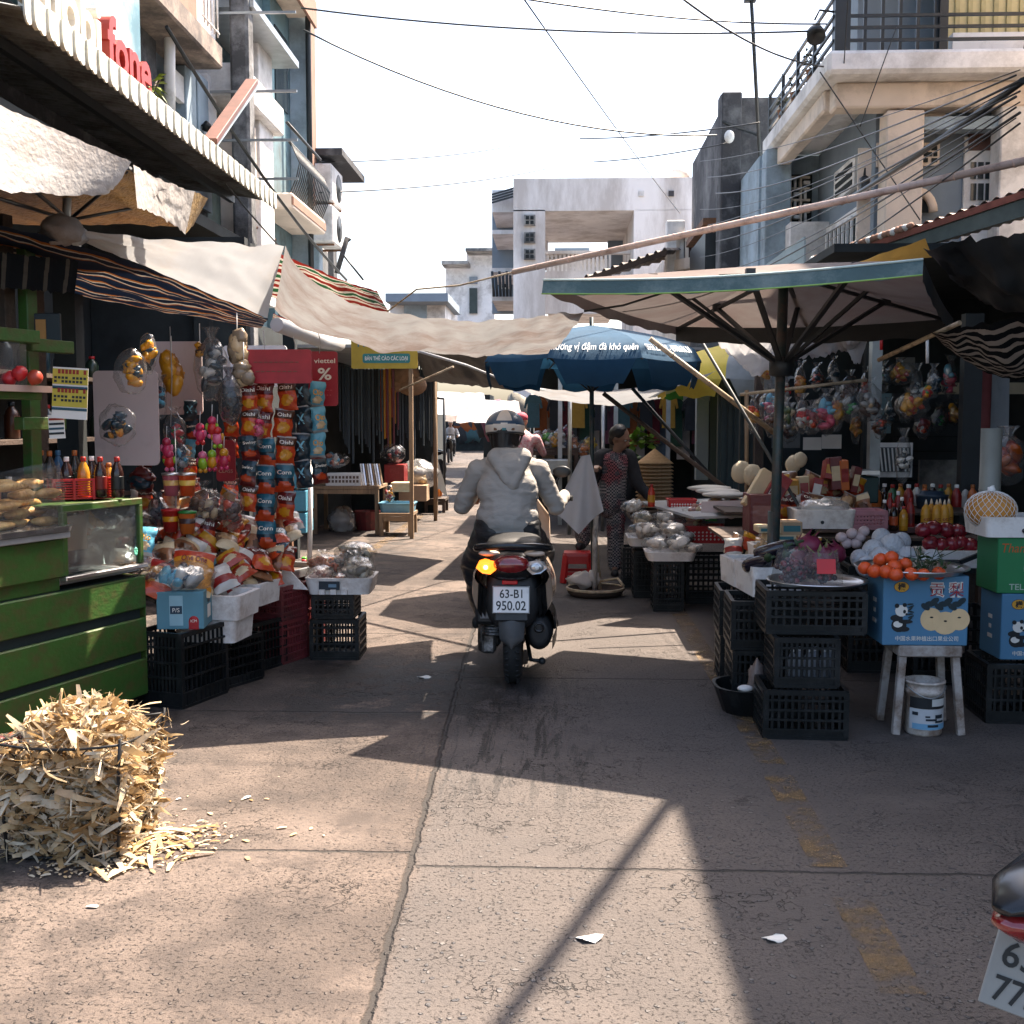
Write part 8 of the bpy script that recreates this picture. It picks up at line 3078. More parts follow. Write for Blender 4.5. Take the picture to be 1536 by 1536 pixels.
hg = [(1130, 625, (ylb, OR), (.6, .4, 1.5), .09, 'orange tied packet hanging at the left of the rack'), (1160, 632, (pk('#4a2a1c'), BR), (.8, .5, 1.4), .1, 'brown clear bag hanging next to the orange packet'), (1180, 620, (crm, pk('#4a5a3a')), (.7, .5, 1.1), .09, 'pale green bag behind the umbrella pole'), (1203, 625, (redpl, WH_), (.6, .5, 1.4), .1, 'red and white bag right of the umbrella pole'),
      (1218, 630, (redb, WH_, OR), (.8, .5, 1.2), .1, 'bag of red and white sweets hanging in the row'), (1240, 622, (pk('#b0304a'), pk('#c8506a'), LB), (1, .5, 1.3), .12, 'big pink bag with a pale blue top in the row'), (1256, 618, (pk('#b8701c'), ylb), (.5, .5, 1.6), .1, 'orange packet hanging right of the pink bag'), (1278, 612, (DT, SI, GN), (.9, .6, 1.2), .1, 'dark clear bag right of the row'),
      (1304, 605, (CR, BR, SI), (.9, .6, 1.4), .11, 'clear bag with brown roots hanging higher'), (1320, 640, (OR, DT, BR), (.6, .5, 1.2), .09, 'dark bag with orange bits below the roots'), (1368, 608, (ylb, pk('#c8902a'), OR), (1.2, .7, .9), .11, 'fan shaped bag of orange snacks hanging alone'), (1390, 590, (redpl, GN, YE), (.5, .5, .9), .07, 'small red and green ornament beside the fan shaped bag'), (1400, 575, (SI, DT), (.6, .5, 1.4), .08, 'clear bag hanging by a yellow cord at the right'), (1355, 690, (BL, WH_), (.6, .4, 1.8), .1, 'black speckled cord bundle by the white grille')]
for k, (px, py, fs_, sq, r_, lab) in enumerate(hg):
 key, mk = crinkle_bag(r_, sq, FILM, 300 + k, True, list(fs_), 18, .32)
 place(key, mk, at(px, py, 9.2 - .5 * (k > 9)), lab, 'hanging goods', 'goods hanging at the right stall')
for k, (px, y0, y1) in enumerate(((1322, 505, 525), (1391, 510, 545))):
 b = MB()
 b.tube([at(px, y0, 8.6), at(px, y1, 8.6)], .012, (redpl, white)[k], 8)
 solo(b, 'candle_stick', at(px, y1, 8.6), ('red stick hanging under the umbrella edge', 'pale cord hanging under the umbrella edge')[k], 'stick')
t = thing('plastic_stool', gnd(866, 872), 'red plastic stool under the woman’s raised foot', 'stool')
b = MB()
tub(b, .25, .25, .03, redpl, .02, .97, .03, z0=.25)
b.box((0, 0, .272), (.24, .24, .012), redpl)
b.build('seat', t)
for sx in (-1, 1):
 for sy in (-1, 1):
  b = MB()
  b.bar((sx * .135, sy * .135, 0), (sx * .105, sy * .105, .255), .055, redpl, .03)
  b.build('leg', t)
b = MB()
for sy in (-1, 1):
 b.box((0, sy * .125, .215), (.2, .012, .07), redpl)
 b.box((sy * .125, 0, .215), (.012, .2, .07), redpl)
 b.box((0, sy * .13, .09), (.2, .012, .03), redpl)
b.build('apron', t)
PB = gnd(892, 888)
b = MB()
b.tube([PB, PB + V((0, 0, .5)), PB + V((.02, 0, .92))], .024, mat('mottled white bamboo', (.60, .54, .48), .6, var=.15, scale=12, dirt=(.10, .08, .07), dirt_amt=.33, dscale=16, aniso=(1, 1, .4)), 10)
b.tube([PB + V((.05, .03, 0)), PB + V((-.02, .03, .75))], .018, bamboo, 8)
solo(b, 'bamboo_post', PB, 'mottled white bamboo post tied to the umbrella stand', 'post')
b = MB()
cA, cB, cC, cD, cE = at(880, 682, 9.7), at(829, 770, 9.75), at(862, 778, 9.8), at(868, 799, 9.8), at(905, 766, 9.8)
def clf(u, v):
 top = lerp(at(872, 684, 9.7), at(885, 682, 9.72), u)
 bot = lerp(lerp(cB, cD, min(1, u * 2)), lerp(cD, cE, max(0, u * 2 - 1)), 1 if u > .5 else 0)
 p = lerp(top, bot, v)
 return p + V((0, .05 * sin(u * 11) * v + .04 * sin(u * 4 + 1) * v, .01 * sin(u * 9) * v))
b.grid(clf, 36, 24, mat('pale grey sheet', (.56, .57, .60), .7, var=.05, transl=.3, bump=.3, bscale=8))
solo(b, 'plastic_cloth', cA, 'pale grey plastic cloth draped like a cone in front of the woman', 'cloth')
b = MB()
for k in range(6):
 b.ball(PB + V((-.01 + .02 * cos(k), -.03, .93 + .02 * sin(k * 2))), .016, redpl, 8, 6, jit=.5, seed=k)
b.tube([PB + V((0, -.03, .93)), PB + V((-.08, -.04, .85)), PB + V((-.06, -.04, .7))], .004, redpl, 5)
solo(b, 'red_tie', PB + V((0, 0, .9)), 'red plastic string tying the cloth to the bamboo post', 'string')
t = thing('bamboo_basket', gnd(893, 893), 'flat round bamboo basket on the road holding a stone', 'basket')
b = MB()
b.lathe([(.20, 0), (.235, .02), (.25, .065), (.24, .065), (.22, .02), (.001, .015)], woodd, n=30)
b.build('body', t)
b = MB()
for z in (.06, .07):
 b.tube([V((.247 * cos(a), .247 * sin(a), z)) for a in [2 * pi * k / 30 for k in range(31)]], .008, bamboo, 6)
b.tube([(.05, .18, .1), (.2, .12, .13), (.24, -.02, .09)], .012, bamboo, 6)
b.build('rim', t)
b = MB()
b.ball(gnd(872, 888) + V((0, .02, .1)), .09, mat('pale stone', (.56, .48, .42), .85, var=.12, bump=.3, bscale=20), 14, 9, jit=.5, seed=2, sq=(1.3, .8, .85))
b.ball(gnd(888, 888) + V((0, .03, .11)), .07, mat('pale stone', (.5, .4, .3)), 12, 8, jit=.5, seed=6, sq=(1.1, .8, 1))
solo(b, 'stone', gnd(872, 888), 'pale rough stone weighing down the bamboo basket', 'stone')
for k in range(13):
 def mk():
  b = MB()
  pr = [(.2 * (1 - q / 8) + .002, .16 * q / 8) for q in range(9)]
  b.lathe(pr, mat('palm leaf hat', (.50, .33, .18), .7, var=.18, scale=5, dirt=(.35, .2, .1), dirt_amt=.35, dscale=30, aniso=(1, 1, 9)), n=28)
  return b.build('conical_hat')
 place('hat', mk, V((at(982, 700, 12).x, 12.0, .6 + .038 * k)), ('topmost conical hat with its full cone showing' if k == 12 else ORD[11 - k] .replace('topmost', 'next below top') if 1 < k < 12 and 11 - k < 10 else ('second from bottom' if k else 'bottom')) + ('' if k == 12 else ' conical hat in the stack'), 'hat', 'stacked conical hats')
b = MB()
B(b, at(940, 700, 12.2).x, at(1050, 700, 12.2).x, 11.6, 13.6, .5, .58, woodd)
solo(b, 'hat_table', V((1, 12, .5)), 'dark table under the conical hats and greens', 'table')
for k in range(5):
 t = thing('vegetable_bundle', at((948, 962, 978, 955, 972)[k], (660, 656, 662, 690, 695)[k], 13), ('left', 'middle', 'right', 'lower left', 'lower right')[k] + ' bundle of green vegetables behind the woman', 'vegetables', 'green vegetable bundles')
 b = MB()
 for q in range(40):
  d = V((RNG.gauss(0, 1), RNG.gauss(0, 1), RNG.gauss(0, .6))).normalized() * RNG.uniform(.03, .13)
  s_ = d.cross(V((0, .3, 1))).normalized() * .04
  b.add([d - s_, d * 1.4, d + s_, d * .5], [(0, 1, 2, 3)], mat('bright leaf', (.12, .24, .03), .5, var=.4) if k < 3 else mat('deep leaf', (.03, .10, .03), .5, var=.4))
 b.build('foliage', t)
t = thing('motor_scooter', gnd(1560, 1600), 'parked dark red scooter, only its tail and plate in view at the right edge', 'scooter')
D0 = V((.87, 2.12, 0))
t.location = D0
t.rotation_euler = (0, 0, radians(-58))
b = MB()
loft(b, [xring(y, z, hx, hz, 2.4, 16, .2) for y, z, hx, hz in ((-.0, .73, .13, .06), (.08, .72, .17, .09), (.4, .7, .2, .11), (.9, .6, .2, .16))], pk('#3a0c10', .2))
b.build('tail_body', t)
b = MB()
loft(b, [xring(y, z, hx, hz, 2, 14, .12) for y, z, hx, hz in ((-.2, .665, .02, .008), (-.12, .675, .08, .03), (.1, .70, .12, .05))], blkp)
loft(b, [xring(y, z, hx, hz, 2, 14, .12) for y, z, hx, hz in ((-.2, .64, .02, .01), (-.13, .62, .07, .035), (.0, .60, .09, .06), (.1, .62, .08, .06))], redl)
loft(b, [xring(y, z, hx, hz, 2.5, 14, .12) for y, z, hx, hz in ((-.02, .52, .05, .08), (.2, .5, .08, .12))], blkm)
b.build('tail_lamp', t)
b = MB()
b.tube([(.02, .1, .86), (.1, -.02, .90), (.3, -.05, .91)], .02, blkp, 8)
b.build('grab_rail', t)
MR = rotz(radians(46)) @ Matrix.Rotation(radians(-10), 3, 'X') @ Matrix.Rotation(radians(15), 3, 'Y')
pc = V((.085, -.03, .475))
b = MB()
b.box(pc, (.19, .006, .14), plain('#94948f', .5), MR, .002)
pl = b.build('number_plate', t)
b = MB()
for tx, dz in (('63-B2', .033), ('775.14', -.032)):
 b.text(tx, pc + MR @ V((0, -.005, dz)), MR @ XZ, .046, plain('#1c2022', .5), width=.155, bold=.012)
b.build('lettering', pl)
b = MB()
b.lathe([(.27 - .05 + .05 * cos(a), .05 * sin(a)) for a in [-2.5 + 5 * k / 12 for k in range(13)]], rubber, (.2, .45, .27), 32, Matrix.Rotation(pi / 2, 3, 'Y'))
b.build('rear_wheel', t)
for k, (px, py, s_, lab) in enumerate(((884, 1411, .034, 'white paper scrap on the sunlit road near the bottom'), (1160, 1411, .03, 'greyish paper scrap on the shaded road at right'), (635, 1017, .035, 'small pale scrap on the damp patch left of the scooter'))):
 b = MB()
 c = gnd(px, py)
 pts = [c + V((s_ * cos(a) * (1 + .4 * sin(a * 3 + k)), s_ * .8 * sin(a) * (1 + .3 * cos(a * 2)), .006 + .006 * sin(a * 2))) for a in [2 * pi * q / 12 for q in range(12)]]
 b.prism(pts, (0, 0, .002), paper)
 solo(b, 'paper_scrap', c, lab, 'scrap', 'scraps on the road')
def blk_(name, lab, cat, px0, px1, py0, py1, Y, dep, m, group=None, bev=.005):
 b = MB()
 ypx(b, px0, px1, py0, py1, Y, dep, m, bev)
 return solo(b, name, at((px0 + px1) / 2, py1, Y), lab, cat, group)
def table(name, lab, px0, px1, py, Y, dep, m, lw=.05):
 p, q = at(px0, py, Y), at(px1, py, Y)
 t = thing(name, V(((p.x + q.x) / 2, Y, 0)), lab, 'table')
 b = MB()
 b.box((0, dep / 2, p.z - .02), (q.x - p.x, dep, .04), m)
 b.box((0, .02, p.z - .075), (q.x - p.x - .1, .03, .06), m)
 b.build('table_top', t)
 for sx in (-1, 1):
  for y in (.03, dep - .05):
   b = MB()
   b.bar((sx * ((q.x - p.x) / 2 - .03), y, 0), (sx * ((q.x - p.x) / 2 - .03), y, p.z - .04), lw, m)
   b.build('leg', t)
 return t
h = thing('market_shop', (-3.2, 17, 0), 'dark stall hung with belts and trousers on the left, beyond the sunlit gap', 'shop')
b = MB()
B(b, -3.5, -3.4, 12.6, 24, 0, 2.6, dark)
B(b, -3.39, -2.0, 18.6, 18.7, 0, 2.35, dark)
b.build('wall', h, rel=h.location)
b = MB()
B(b, -3.4, -1.7, 14.2, 19, 2.42, 2.46, greycl)
b.build('awning', h, rel=h.location)
for x, y in ((-1.85, 14.4), (-1.95, 18.3)):
 b = MB()
 b.bar((x, y, 0), (x, y, 2.4), .05, wood)
 b.build('post', h, rel=h.location)
table('wooden_table', 'rust edged wooden table with knives and baskets beyond the sunlit gap', 468, 568, 729, 14.9, .8, wood)
table('small_table', 'small wooden table holding the pale blue basin', 568, 618, 770, 14.7, .6, wood)
table('low_bench', 'low dark bench with orange bottles at the street side', 636, 668, 748, 18.5, .6, woodd)
blk_('white_basket', 'white perforated basket on the rust edged table', 'basket', 488, 541, 710, 729, 14.95, .3, white)
b = MB()
for k in range(9):
 for j in range(2):
  ypx(b, 492 + k * 5.3, 495.5 + k * 5.3, 714 + j * 6, 718 + j * 6, 14.946, .003, plain('#6a5a50'))
 b.bar(at(545 + k * 3.6, 728, 14.93), at(541 + k * 3.4, 696, 15.05), .02, (white, alum, wood)[k % 3])
solo(b, 'knife_rack', at(560, 720, 14.95), 'knives laid in a rack on the rust edged table', 'knives')
b = MB()
tub(b, .46, .4, .13, plain('#6fa3bd', .4), .015, 1.1, .05, lip=.01)
local(b, 'blue_basin', V((at(594, 760, 14.8).x, 15, at(0, 769, 14.8).z)), 'pale blue basin of wrapped goods on the small table', 'basin')
b = MB()
tub(b, .4, .4, .26, redcr, .015, 1.3, .19)
local(b, 'red_basin', V((at(552, 795, 15.6).x, 15.6, 0)), 'dark red basin on the ground under the table', 'basin')
bg = (('plastic_bag', 'white sack on the ground under the table', 512, 782, 15.4, .2, (1, .8, 1.1), (WH_, SI)), ('food_bag', 'grey net bag of dried goods beside the cloth covered scooter', 625, 712, 17.5, .3, (1.1, 1, .8), (SI, pk('#6a6460'), CR)), ('food_bag', 'bag of clear containers on the rust edged table', 500, 690, 15.2, .14, (1.6, 1, .8), (WH_, LB, pk('#b8705a'))),
      ('food_bag', 'red and white goods heaped on the carton', 590, 680, 16.2, .16, (1.1, 1, .9), (WH_, redb, BL)), ('food_bag', 'green and white bags at the table left end', 466, 712, 14.6, .13, (.8, .8, 1.1), (GN, WH_)), ('food_bag', 'yellow flowers of plastic in front of the carton', 584, 742, 14.9, .09, (.8, .6, 1.4), (YE, WH_, redb)))
for k, (nm, lab, px, py, Y, r_, sq, fs_) in enumerate(bg):
 key, mk = crinkle_bag(r_, sq, FILMC if k < 2 else FILM, 400 + k, False, list(fs_), 18, .3)
 place(key, mk, at(px, py, Y), lab, 'bag')
blk_('carton', 'red printed carton under the heaped goods', 'carton', 576, 606, 697, 724, 16.1, .4, redb)
blk_('carton', 'plain brown carton behind the blue basin', 'carton', 598, 640, 728, 752, 17, .4, cardb)
blk_('carton', 'white box on the pale blue basin', 'carton', 586, 616, 724, 738, 14.95, .3, crm)
for k in range(3):
 blk_('shelf_box', ('upper', 'middle', 'lower')[k] + ' pale blue box stacked behind the hanging packets', 'box', 436, 459, (706, 736, 770)[k], (733, 767, 800)[k], 9.6, .3, LB, 'pale blue stacked boxes')
for k in range(4):
 key, mk = bottle(.33, .07, pk('#c8701c'), capo, None, 'jug')
 place(key, mk, at(645 + 4 * k, 745, 18.7 + .1 * (k % 2)), ('first', 'second', 'third', 'last')[k] + ' tall orange bottle from the left on the low bench', 'bottle', 'orange bottles on the bench')
b = MB()
b.grid(coons(at(614, 668, 19), at(652, 672, 18.6), at(672, 745, 18.2), at(622, 708, 19), sag=-.15, wr=.1), 16, 12, greycl)
solo(b, 'grey_cover', at(640, 700, 18.6), 'grey green cloth thrown over a parked scooter on the left', 'cloth')
cl = [(pk('#2a333a', .8), .10, 1.1), (pk('#3c474e', .8), .12, 1.3), (pk('#1c2226', .8), .1, .9), (pk('#4a565c', .8), .09, 1.2)]
for k in range(18):
 m, w_, L = cl[k % 4]
 px, Y = 512 + k * 7.8, 15.2 + .12 * k
 p = at(px, 548 + 3 * (k % 3), Y)
 b = MB()
 for q in range(3):
  b.prism([p + V((w_ * (q - 1) * .4, .03 * q, 0)), p + V((w_ * (q - .3) * .4, .03 * q, 0)), p + V((w_ * (q - .4) * .4, .03 * q, -L * (.8 + .1 * q))), p + V((w_ * (q - .9) * .4, .03 * q, -L * (.8 + .1 * q)))], (0, .02, 0), m if k not in (8, 9, 10) else (pk('#a83a1c'), ylb, pk('#6a2a3a'))[q])
 solo(b, 'hanging_belt', p, f'{"dark grey" if k % 4 < 3 else "blue grey"} hanging belts, number {k + 1} along the rail from the red sign' if k not in (8, 9, 10) else f'red and yellow bead strands, {("left", "middle", "right")[k - 8]} of three on the rail', 'belts', 'belts and strands on the rail')
blk_('dark_cover', 'dark blue cloth hanging in front of the belts stall', 'cloth', 556, 622, 622, 690, 17.2, .05, pk('#1c242a', .9))
for k, (px, py, r_) in enumerate(((604, 562, .25), (590, 575, .2), (618, 578, .22))):
 b = MB()
 b.ball((0, 0, 0), r_, mat('woven basket', (.32, .20, .12), .8, var=.3, bump=.5, bscale=80), 14, 8, sq=(1, .6, .7))
 local(b, 'woven_basket', at(px, py, 16.5), ('upper', 'left lower', 'right lower')[k] + ' woven basket hanging beside the bead strands', 'basket', 'hanging woven baskets')
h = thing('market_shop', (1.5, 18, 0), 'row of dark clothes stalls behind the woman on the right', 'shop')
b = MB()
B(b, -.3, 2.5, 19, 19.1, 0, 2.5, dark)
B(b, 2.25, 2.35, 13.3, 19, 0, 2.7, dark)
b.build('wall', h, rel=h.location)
b = MB()
B(b, -.4, 2.4, 16.2, 19.2, 2.5, 2.54, greycl)
b.build('awning', h, rel=h.location)
for x in (.05, .85, 1.6):
 b = MB()
 b.bar((x, 16.4, 0), (x, 16.4, 2.5), .06, steel)
 b.build('post', h, rel=h.location)
gar = ['#3a5a62', '#8a4a20', '#a09a90', '#20262c', '#6a2028', '#5a6a78', '#b08a3a', '#2c4a3a', '#c0b8b0', '#30343a', '#784a5a', '#8a8478']
gn = 'teal,rust,pale grey,black,dark red,blue grey,mustard,green,whitish,charcoal,mauve,stone'.split(',')
for k in range(24):
 px = 800 + k * 11.3
 Y = 17.2 + .25 * (k % 3)
 p = at(px, 592 + 4 * (k % 2), Y)
 w_, L = .13, .5 + .25 * (k % 3)
 b = MB()
 o_ = [(-.4, 0), (.4, 0), (.9, -.12), (1.1, -.4), (.85, -.42), (.7, -.25), (.75, -1), (-.75, -1), (-.7, -.25), (-.85, -.42), (-1.1, -.4), (-.9, -.12)]
 b.prism([p + V((x * w_, .02 * sin(x * 5), z * L)) for x, z in o_], (0, .04, 0), pk(gar[k % 12], .9))
 solo(b, 'hanging_shirt', p, f'{gn[k % 12]} garment hanging in the {"left" if k < 12 else "right"} half of the clothes row', 'garment', 'garments hanging behind the woman')
table('goods_table', 'dark table of fruit and bottles behind the scooter rider', 788, 868, 672, 16.5, 1.2, woodd)
gs = [('#b8401a', 795, 665, 'orange fruit heap'), ('#a02a1c', 808, 660, 'red packet heap'), ('#4a9a2a', 822, 658, 'green bottle group'), ('#d8a020', 832, 662, 'yellow bottle group'), ('#c8c4c0', 842, 655, 'white bottle group'), ('#7a1c3a', 852, 652, 'dark red bottle group'), ('#20304a', 846, 668, 'navy packet group'), ('#b06a2a', 862, 668, 'brown packet heap'), ('#d8b03a', 885, 668, 'yellow snack heap'), ('#c87a3a', 874, 675, 'tan bag heap')]
for k, (c_, px, py, lab) in enumerate(gs):
 key, mk = crinkle_bag(.13, (.8, .8, 1.1), FILM, 430 + k, False, [pk(c_), pk(c_), WH_], 14, .36)
 place(key, mk, at(px, py, 16.6), lab + ' on the dark table behind the rider', 'goods', 'goods on the dark table')
blk_('metal_grate', 'grey metal rack standing in front of the dark goods table', 'rack', 806, 858, 690, 712, 15.8, .5, steel)
fm = [greycl, pinkcl, greycl, undercl]
for k, (a, c_, y0, y1, Y) in enumerate(((636, 726, 586, 622, 30), (690, 778, 598, 634, 24), (716, 800, 606, 630, 33), (652, 700, 612, 632, 42), (560, 640, 560, 600, 26), (800, 870, 575, 600, 22))):
 sheet('stall_awning', ('wide grey awning over the far street', 'pink white umbrella like awning behind the helmet', 'pale awning beyond the helmet', 'small low awning at the end of the street', 'dim awning behind the hanging baskets', 'striped grey awning above the far clothes')[k], 'awning', (at(a, y0, Y), at(c_, y0 + 4, Y), at(c_ + 6, y1, Y - 2.5), at(a - 6, y1, Y - 2.5)), fm[k % 4], 14, 8, 'awnings of the far street', sag=.05, wr=.15, ws=3)
for k, (a, c_, y0, Y, dep) in enumerate(((560, 640, 600, 34, 6), (640, 735, 592, 58, 4), (725, 800, 612, 26, 4), (780, 870, 600, 30, 4))):
 blk_('market_shop', ('dim market stall left of the far riders', 'low dark market hall closing the end of the street', 'dark stall behind the helmeted rider', 'dark stall right of the helmeted rider')[k], 'shop', a, c_, y0, 632 + 1700 * 1.5 / Y, Y, dep, dark)
rr = random.Random(9)
for k in range(26):
 Y = (25, 33, 29.5, 57)[k % 4]
 px = rr.uniform(*((728, 796), (566, 636), (786, 866), (690, 735))[k % 4])
 p = at(px, rr.uniform(624, 640), Y)
 b = MB()
 b.ball((0, 0, 0), rr.uniform(.2, .38) * (2 if k % 4 == 3 else 1), pk(rr.choice(gar)), 9, 6, jit=.5, seed=k, sq=(1, .6, 1.3))
 local(b, 'goods_bundle', p, 'dim bundle of goods on a far market stall', 'goods', 'goods on the far stalls')
def far_rider(loc, shirt, cap_, lab, bike, passenger=False, rz=pi):
 t = thing('person', loc, lab, 'person', rz=rz)
 hb_, M, P_ = headshape(V((0, 0, 1.42)), 1.05, (0, 1, 0))
 cp_ = [((0, 0, .82), (0, .02, 1.15), .16, .17), ((0, 0, 1.2), (0, 0, 1.36), .06, .05)]
 for s in (-1, 1):
  hw = V((s * .3, .45, .98))
  cp_ += [((s * .2, 0, 1.18), (s * .3, .15, .98), .07, .05), ((s * .3, .15, .98), hw, .045, .03), ((s * .1, 0, .8), (s * .16, .4, .68), .09, .07), ((s * .16, .4, .68), (s * .16, .3, .3), .06, .045), ((s * .16, .3, .3), (s * .16, .42, .27), .045, .04)]
  hand(cp_, hw, (0, 1, -.1), (0, 0, 1), (-s, 0, 0))
 sk = skin
 organic('body', cp_, hb_, lambda c: sk if c.z > 1.28 or (c.y > .4 and c.z > .85) else (shirt if c.z > .84 else pk('#2a2c30', .9)), t, .02, 2)
 b = MB()
 b.ball(P_(0, -.01, .05), .1, cap_, 14, 8, sq=(.9, 1.1, .75))
 b.box(P_(0, .11, .05), (.14, .09, .012), cap_)
 b.build('cap', t)
 if bike:
  m = thing('motorbike', loc, 'small motorbike ' + bike, 'motorbike', rz=rz)
  for y in (-.45, .75):
   b = MB()
   b.lathe([(.26 - .04 + .04 * cos(a), .04 * sin(a)) for a in [-2.5 + 5 * k / 8 for k in range(9)]], rubber, (0, y, .27), 20, Matrix.Rotation(pi / 2, 3, 'Y'))
   b.build('wheel', m)
  b = MB()
  loft(b, [xring(y, z, hx, hz, 2.4, 14) for y, z, hx, hz in ((-.6, .7, .06, .05), (-.2, .72, .12, .09), (.2, .5, .12, .12), (.5, .6, .14, .25), (.58, .85, .08, .1))], blkp)
  b.build('body', m)
  b = MB()
  b.tube([(-.32, .45, 1), (0, .55, 1.02), (.32, .45, 1)], .015, black, 6)
  b.ball((0, .6, .92), .08, alum, 10, 6)
  b.build('handlebar', m)
 return t
wsh = pk('#c8ccd0', .8)
G0 = gnd(676, 694)
far_rider(G0, wsh, white, 'rider in white shirt and pale cap coming up the far street', 'ridden towards the viewer by the man in white')
far_rider(gnd(655, 690), pk('#b89a78', .8), pk('#b8b4ac', .8), 'second rider in tan, half behind the rider in white', 'under the rider in tan, far street')
far_rider(V((at(782, 650, 15.5).x, 15.5, .08)), mat('pink plaid', (.45, .10, .14), .85, var=.2, scale=30, dirt=(.62, .45, .45), dirt_amt=.5, dscale=22), pk('#c04858', .8), 'person in pink plaid top and red hat behind the scooter rider', 'under the person in pink, behind the scooter rider', rz=0)
for k, px in enumerate((620, 632, 644)):
 m = bpy.data.objects['motorbike']
 c = dup(m, V((at(px, 660, 27 + k).x, 27 + k, 0)), ('nearest', 'middle', 'farthest')[k] + ' of the motorbikes parked along the far left side', 'parked motorbikes on the far left', rz=2.2 + .2 * k)
for k, (px, y0, Y) in enumerate(((666, 598, 25), (652, 540, 17), (855, 560, 15), (905, 590, 15.5))):
 b = MB()
 p = at(px, y0, Y)
 b.tube([(p.x, Y, 0), p], .03, (black, wood, steel, steel)[k], 6)
 if k == 0:
  b.tube([p, p + V((-.25, 0, .02))], .03, black, 6)
 solo(b, 'stall_post', (p.x, Y, 0), ('thin black post with a bent top by the far riders', 'wooden post by the belts stall', 'steel post in front of the far clothes', 'steel post left of the woman')[k], 'post')
MORE = [packet(.15, .19, .03, [(.06, SI), (.35, crm), (1, pk('#8a5a3a'))], None, tw_, 11, blob=(.5, .65, .35, .2, BR)), packet(.14, .17, .03, [(.06, SI), (.5, WH_), (.8, redb), (1, WH_)], None, tw_, 12, .62, .14, .4),
  packet(.15, .16, .03, [(.07, SI), (.4, ylb), (1, pk('#a83a1c'))], None, tw_, 13, .25, .13, .7, (.5, .68, .3, .18, crm)), packet(.13, .18, .03, [(.06, SI), (.6, pk('#6a4a34')), (1, crm)], None, tw_, 14, blob=(.45, .4, .35, .22, pk('#b08a60')))]
mn = ['cream and brown', 'white and red', 'yellow and red', 'brown and cream', 'orange red', 'teal']
rr = random.Random(31)
MK = MORE + KINDS[:2]
for j, (row, y0, y1, Y0_, Y1_, z_) in enumerate((('front', 868, 838, 6.05, 6.95, .62), ('middle', 838, 812, 6.3, 7.1, .72), ('back', 806, 790, 6.5, 7.2, .84))):
 for i in range(11):
  u = (i + rr.uniform(.2, .8)) / 11
  k = rr.randrange(6)
  p = at(lerp(225 + 12 * j, 436, u), lerp(y0, y1, u) - 22, lerp(Y0_, Y1_, u))
  key, mk = MK[k]
  place(key, mk, p, f'{mn[k]} loose packet, {(ORD + ["eleventh"])[i].replace("topmost", "first")} from the cart in the {row} line of the heap', 'snack packet', 'packets lying on the snack heap', rot=(rr.uniform(-1.3, -.5), rr.uniform(-.7, .7), rr.uniform(-.6, .9)), scale=rr.uniform(.85, 1.1))
for i in range(9):
 k = rr.randrange(4)
 key, mk = MK[k]
 place(key, mk, V((-2.04 + .028 * i, 6.14 + .075 * i, .64 + .03 * (i % 2))), f'{mn[k]} packet, {ORD[i].replace("topmost", "first")} from the cart inside the white foam boxes', 'snack packet', 'packets lying on the snack heap', rot=(rr.uniform(-1.2, -.5), rr.uniform(-.6, .6), rr.uniform(.2, 1.2)), scale=rr.uniform(.9, 1.1))
for j, (row, py, Y) in enumerate((('upper', 712, 8.55), ('lower', 742, 8.3))):
 for i in range(12):
  k = rr.randrange(5)
  p = at(1142 + 13 * i + 5 * j, py + rr.uniform(-6, 6), Y)
  key, mk = MK[k]
  place(key, mk, p, f'{mn[k]} packet, {(ORD + ["eleventh", "twelfth"])[i].replace("topmost", "first")} from the left in the {row} row on the long stall', 'packet', 'packets on the long stall', rot=(rr.uniform(-.6, .1), rr.uniform(-.5, .5), rr.uniform(-.6, .6)), scale=rr.uniform(.8, 1.15))
for i in range(8):
 k = rr.randrange(4)
 key, mk = MK[k]
 place(key, mk, at(1062 + 8 * i, 752 - 2 * (i % 3), 9.6), f'{mn[k]} packet, {ORD[i].replace("topmost", "first")} from the left beside the rice paper piles', 'packet', 'packets on the pale cloth', rot=(-1.2, rr.uniform(-.4, .4), rr.uniform(-1, 1)))
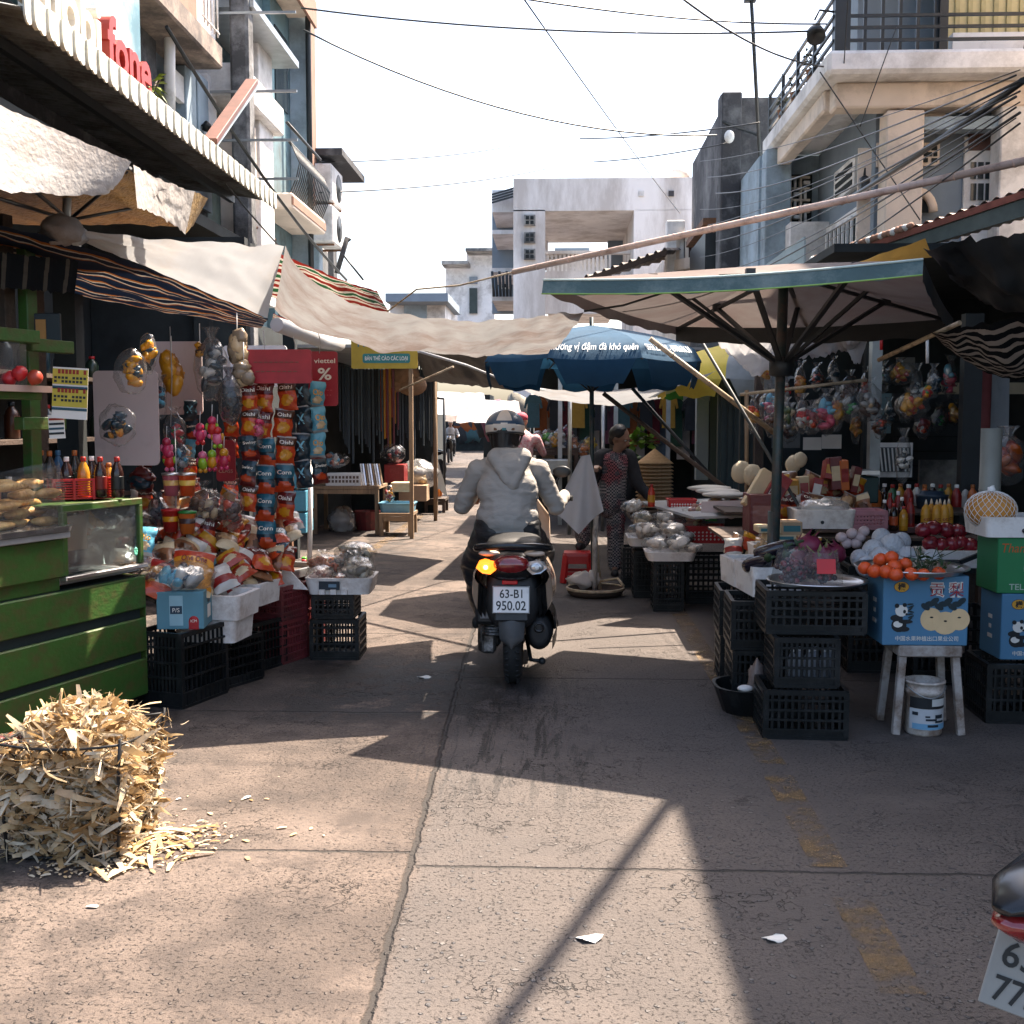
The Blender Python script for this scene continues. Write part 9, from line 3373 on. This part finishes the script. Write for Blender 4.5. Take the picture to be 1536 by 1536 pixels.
for j, (row, y0, Y) in enumerate((('upper', 560, 9.9), ('lower', 612, 10.2))):
 for i in range(12):
  px, py, fs_, sq, r_, lab = hg[(i * 3 + j * 5) % 14]
  key, mk = crinkle_bag(r_, sq, FILM, 300 + (i * 3 + j * 5) % 14, True, list(fs_), 18, .32)
  place(key, mk, at(1150 + 25 * i + 9 * j, y0 + 9 * ((i * 7) % 4), Y), f'goods bag, {(ORD + ["eleventh", "twelfth"])[i].replace("topmost", "first")} from left in the {row} back row of the dark right shop', 'hanging goods', 'goods hanging at the right stall', rz=i * .7)
bc = [(redb, 'red'), (ylb, 'yellow'), (pk('#2a5a3a'), 'green'), (soy, 'dark'), (pk('#b8602a'), 'orange'), (WH_, 'white')]
for i in range(16):
 m, cn = bc[(i * 5) % 6]
 key, mk = bottle(.24, .04, m, (white, capr, capo)[i % 3], None, 'jug')
 p = at(1290 + 12 * i, 768, 9.1 + .12 * (i % 2))
 place(key, mk, V((p.x, p.y, at(0, 769, 9.0).z)), f'{cn} bottle, {(ORD + ["eleventh", "twelfth", "thirteenth", "fourteenth", "fifteenth", "last"])[i].replace("topmost", "first")} from the left on the rear shelf of the long stall', 'bottle', 'bottles on the rear shelf')
for i in range(10):
 k = rr.randrange(5)
 key, mk = MK[k]
 place(key, mk, at(1100 + 13 * i, 806 - 3 * (i % 3), 7.6), f'{mn[k]} packet, {ORD[i].replace("topmost", "first")} from the left along the front edge of the long stall', 'packet', 'packets on the long stall', rot=(rr.uniform(-.9, -.2), rr.uniform(-.5, .5), rr.uniform(-.6, .6)), scale=.9)
for i in range(14):
 px, py = 212 + 11 * i, 735 + 13 * (i % 4)
 k = rr.randrange(6)
 key, mk = MK[k]
 place(key, mk, at(px, py, 7.0 + .03 * (i % 3)), f'{mn[k]} packet, {(ORD + ["eleventh", "twelfth", "thirteenth", "last"])[i].replace("topmost", "first")} from the cart among the packets hung behind the cups', 'snack packet', 'packets hung behind the cups', rot=(rr.uniform(-.2, .2), rr.uniform(-.4, .4), rr.uniform(-.5, .5)), scale=rr.uniform(.8, 1.1))
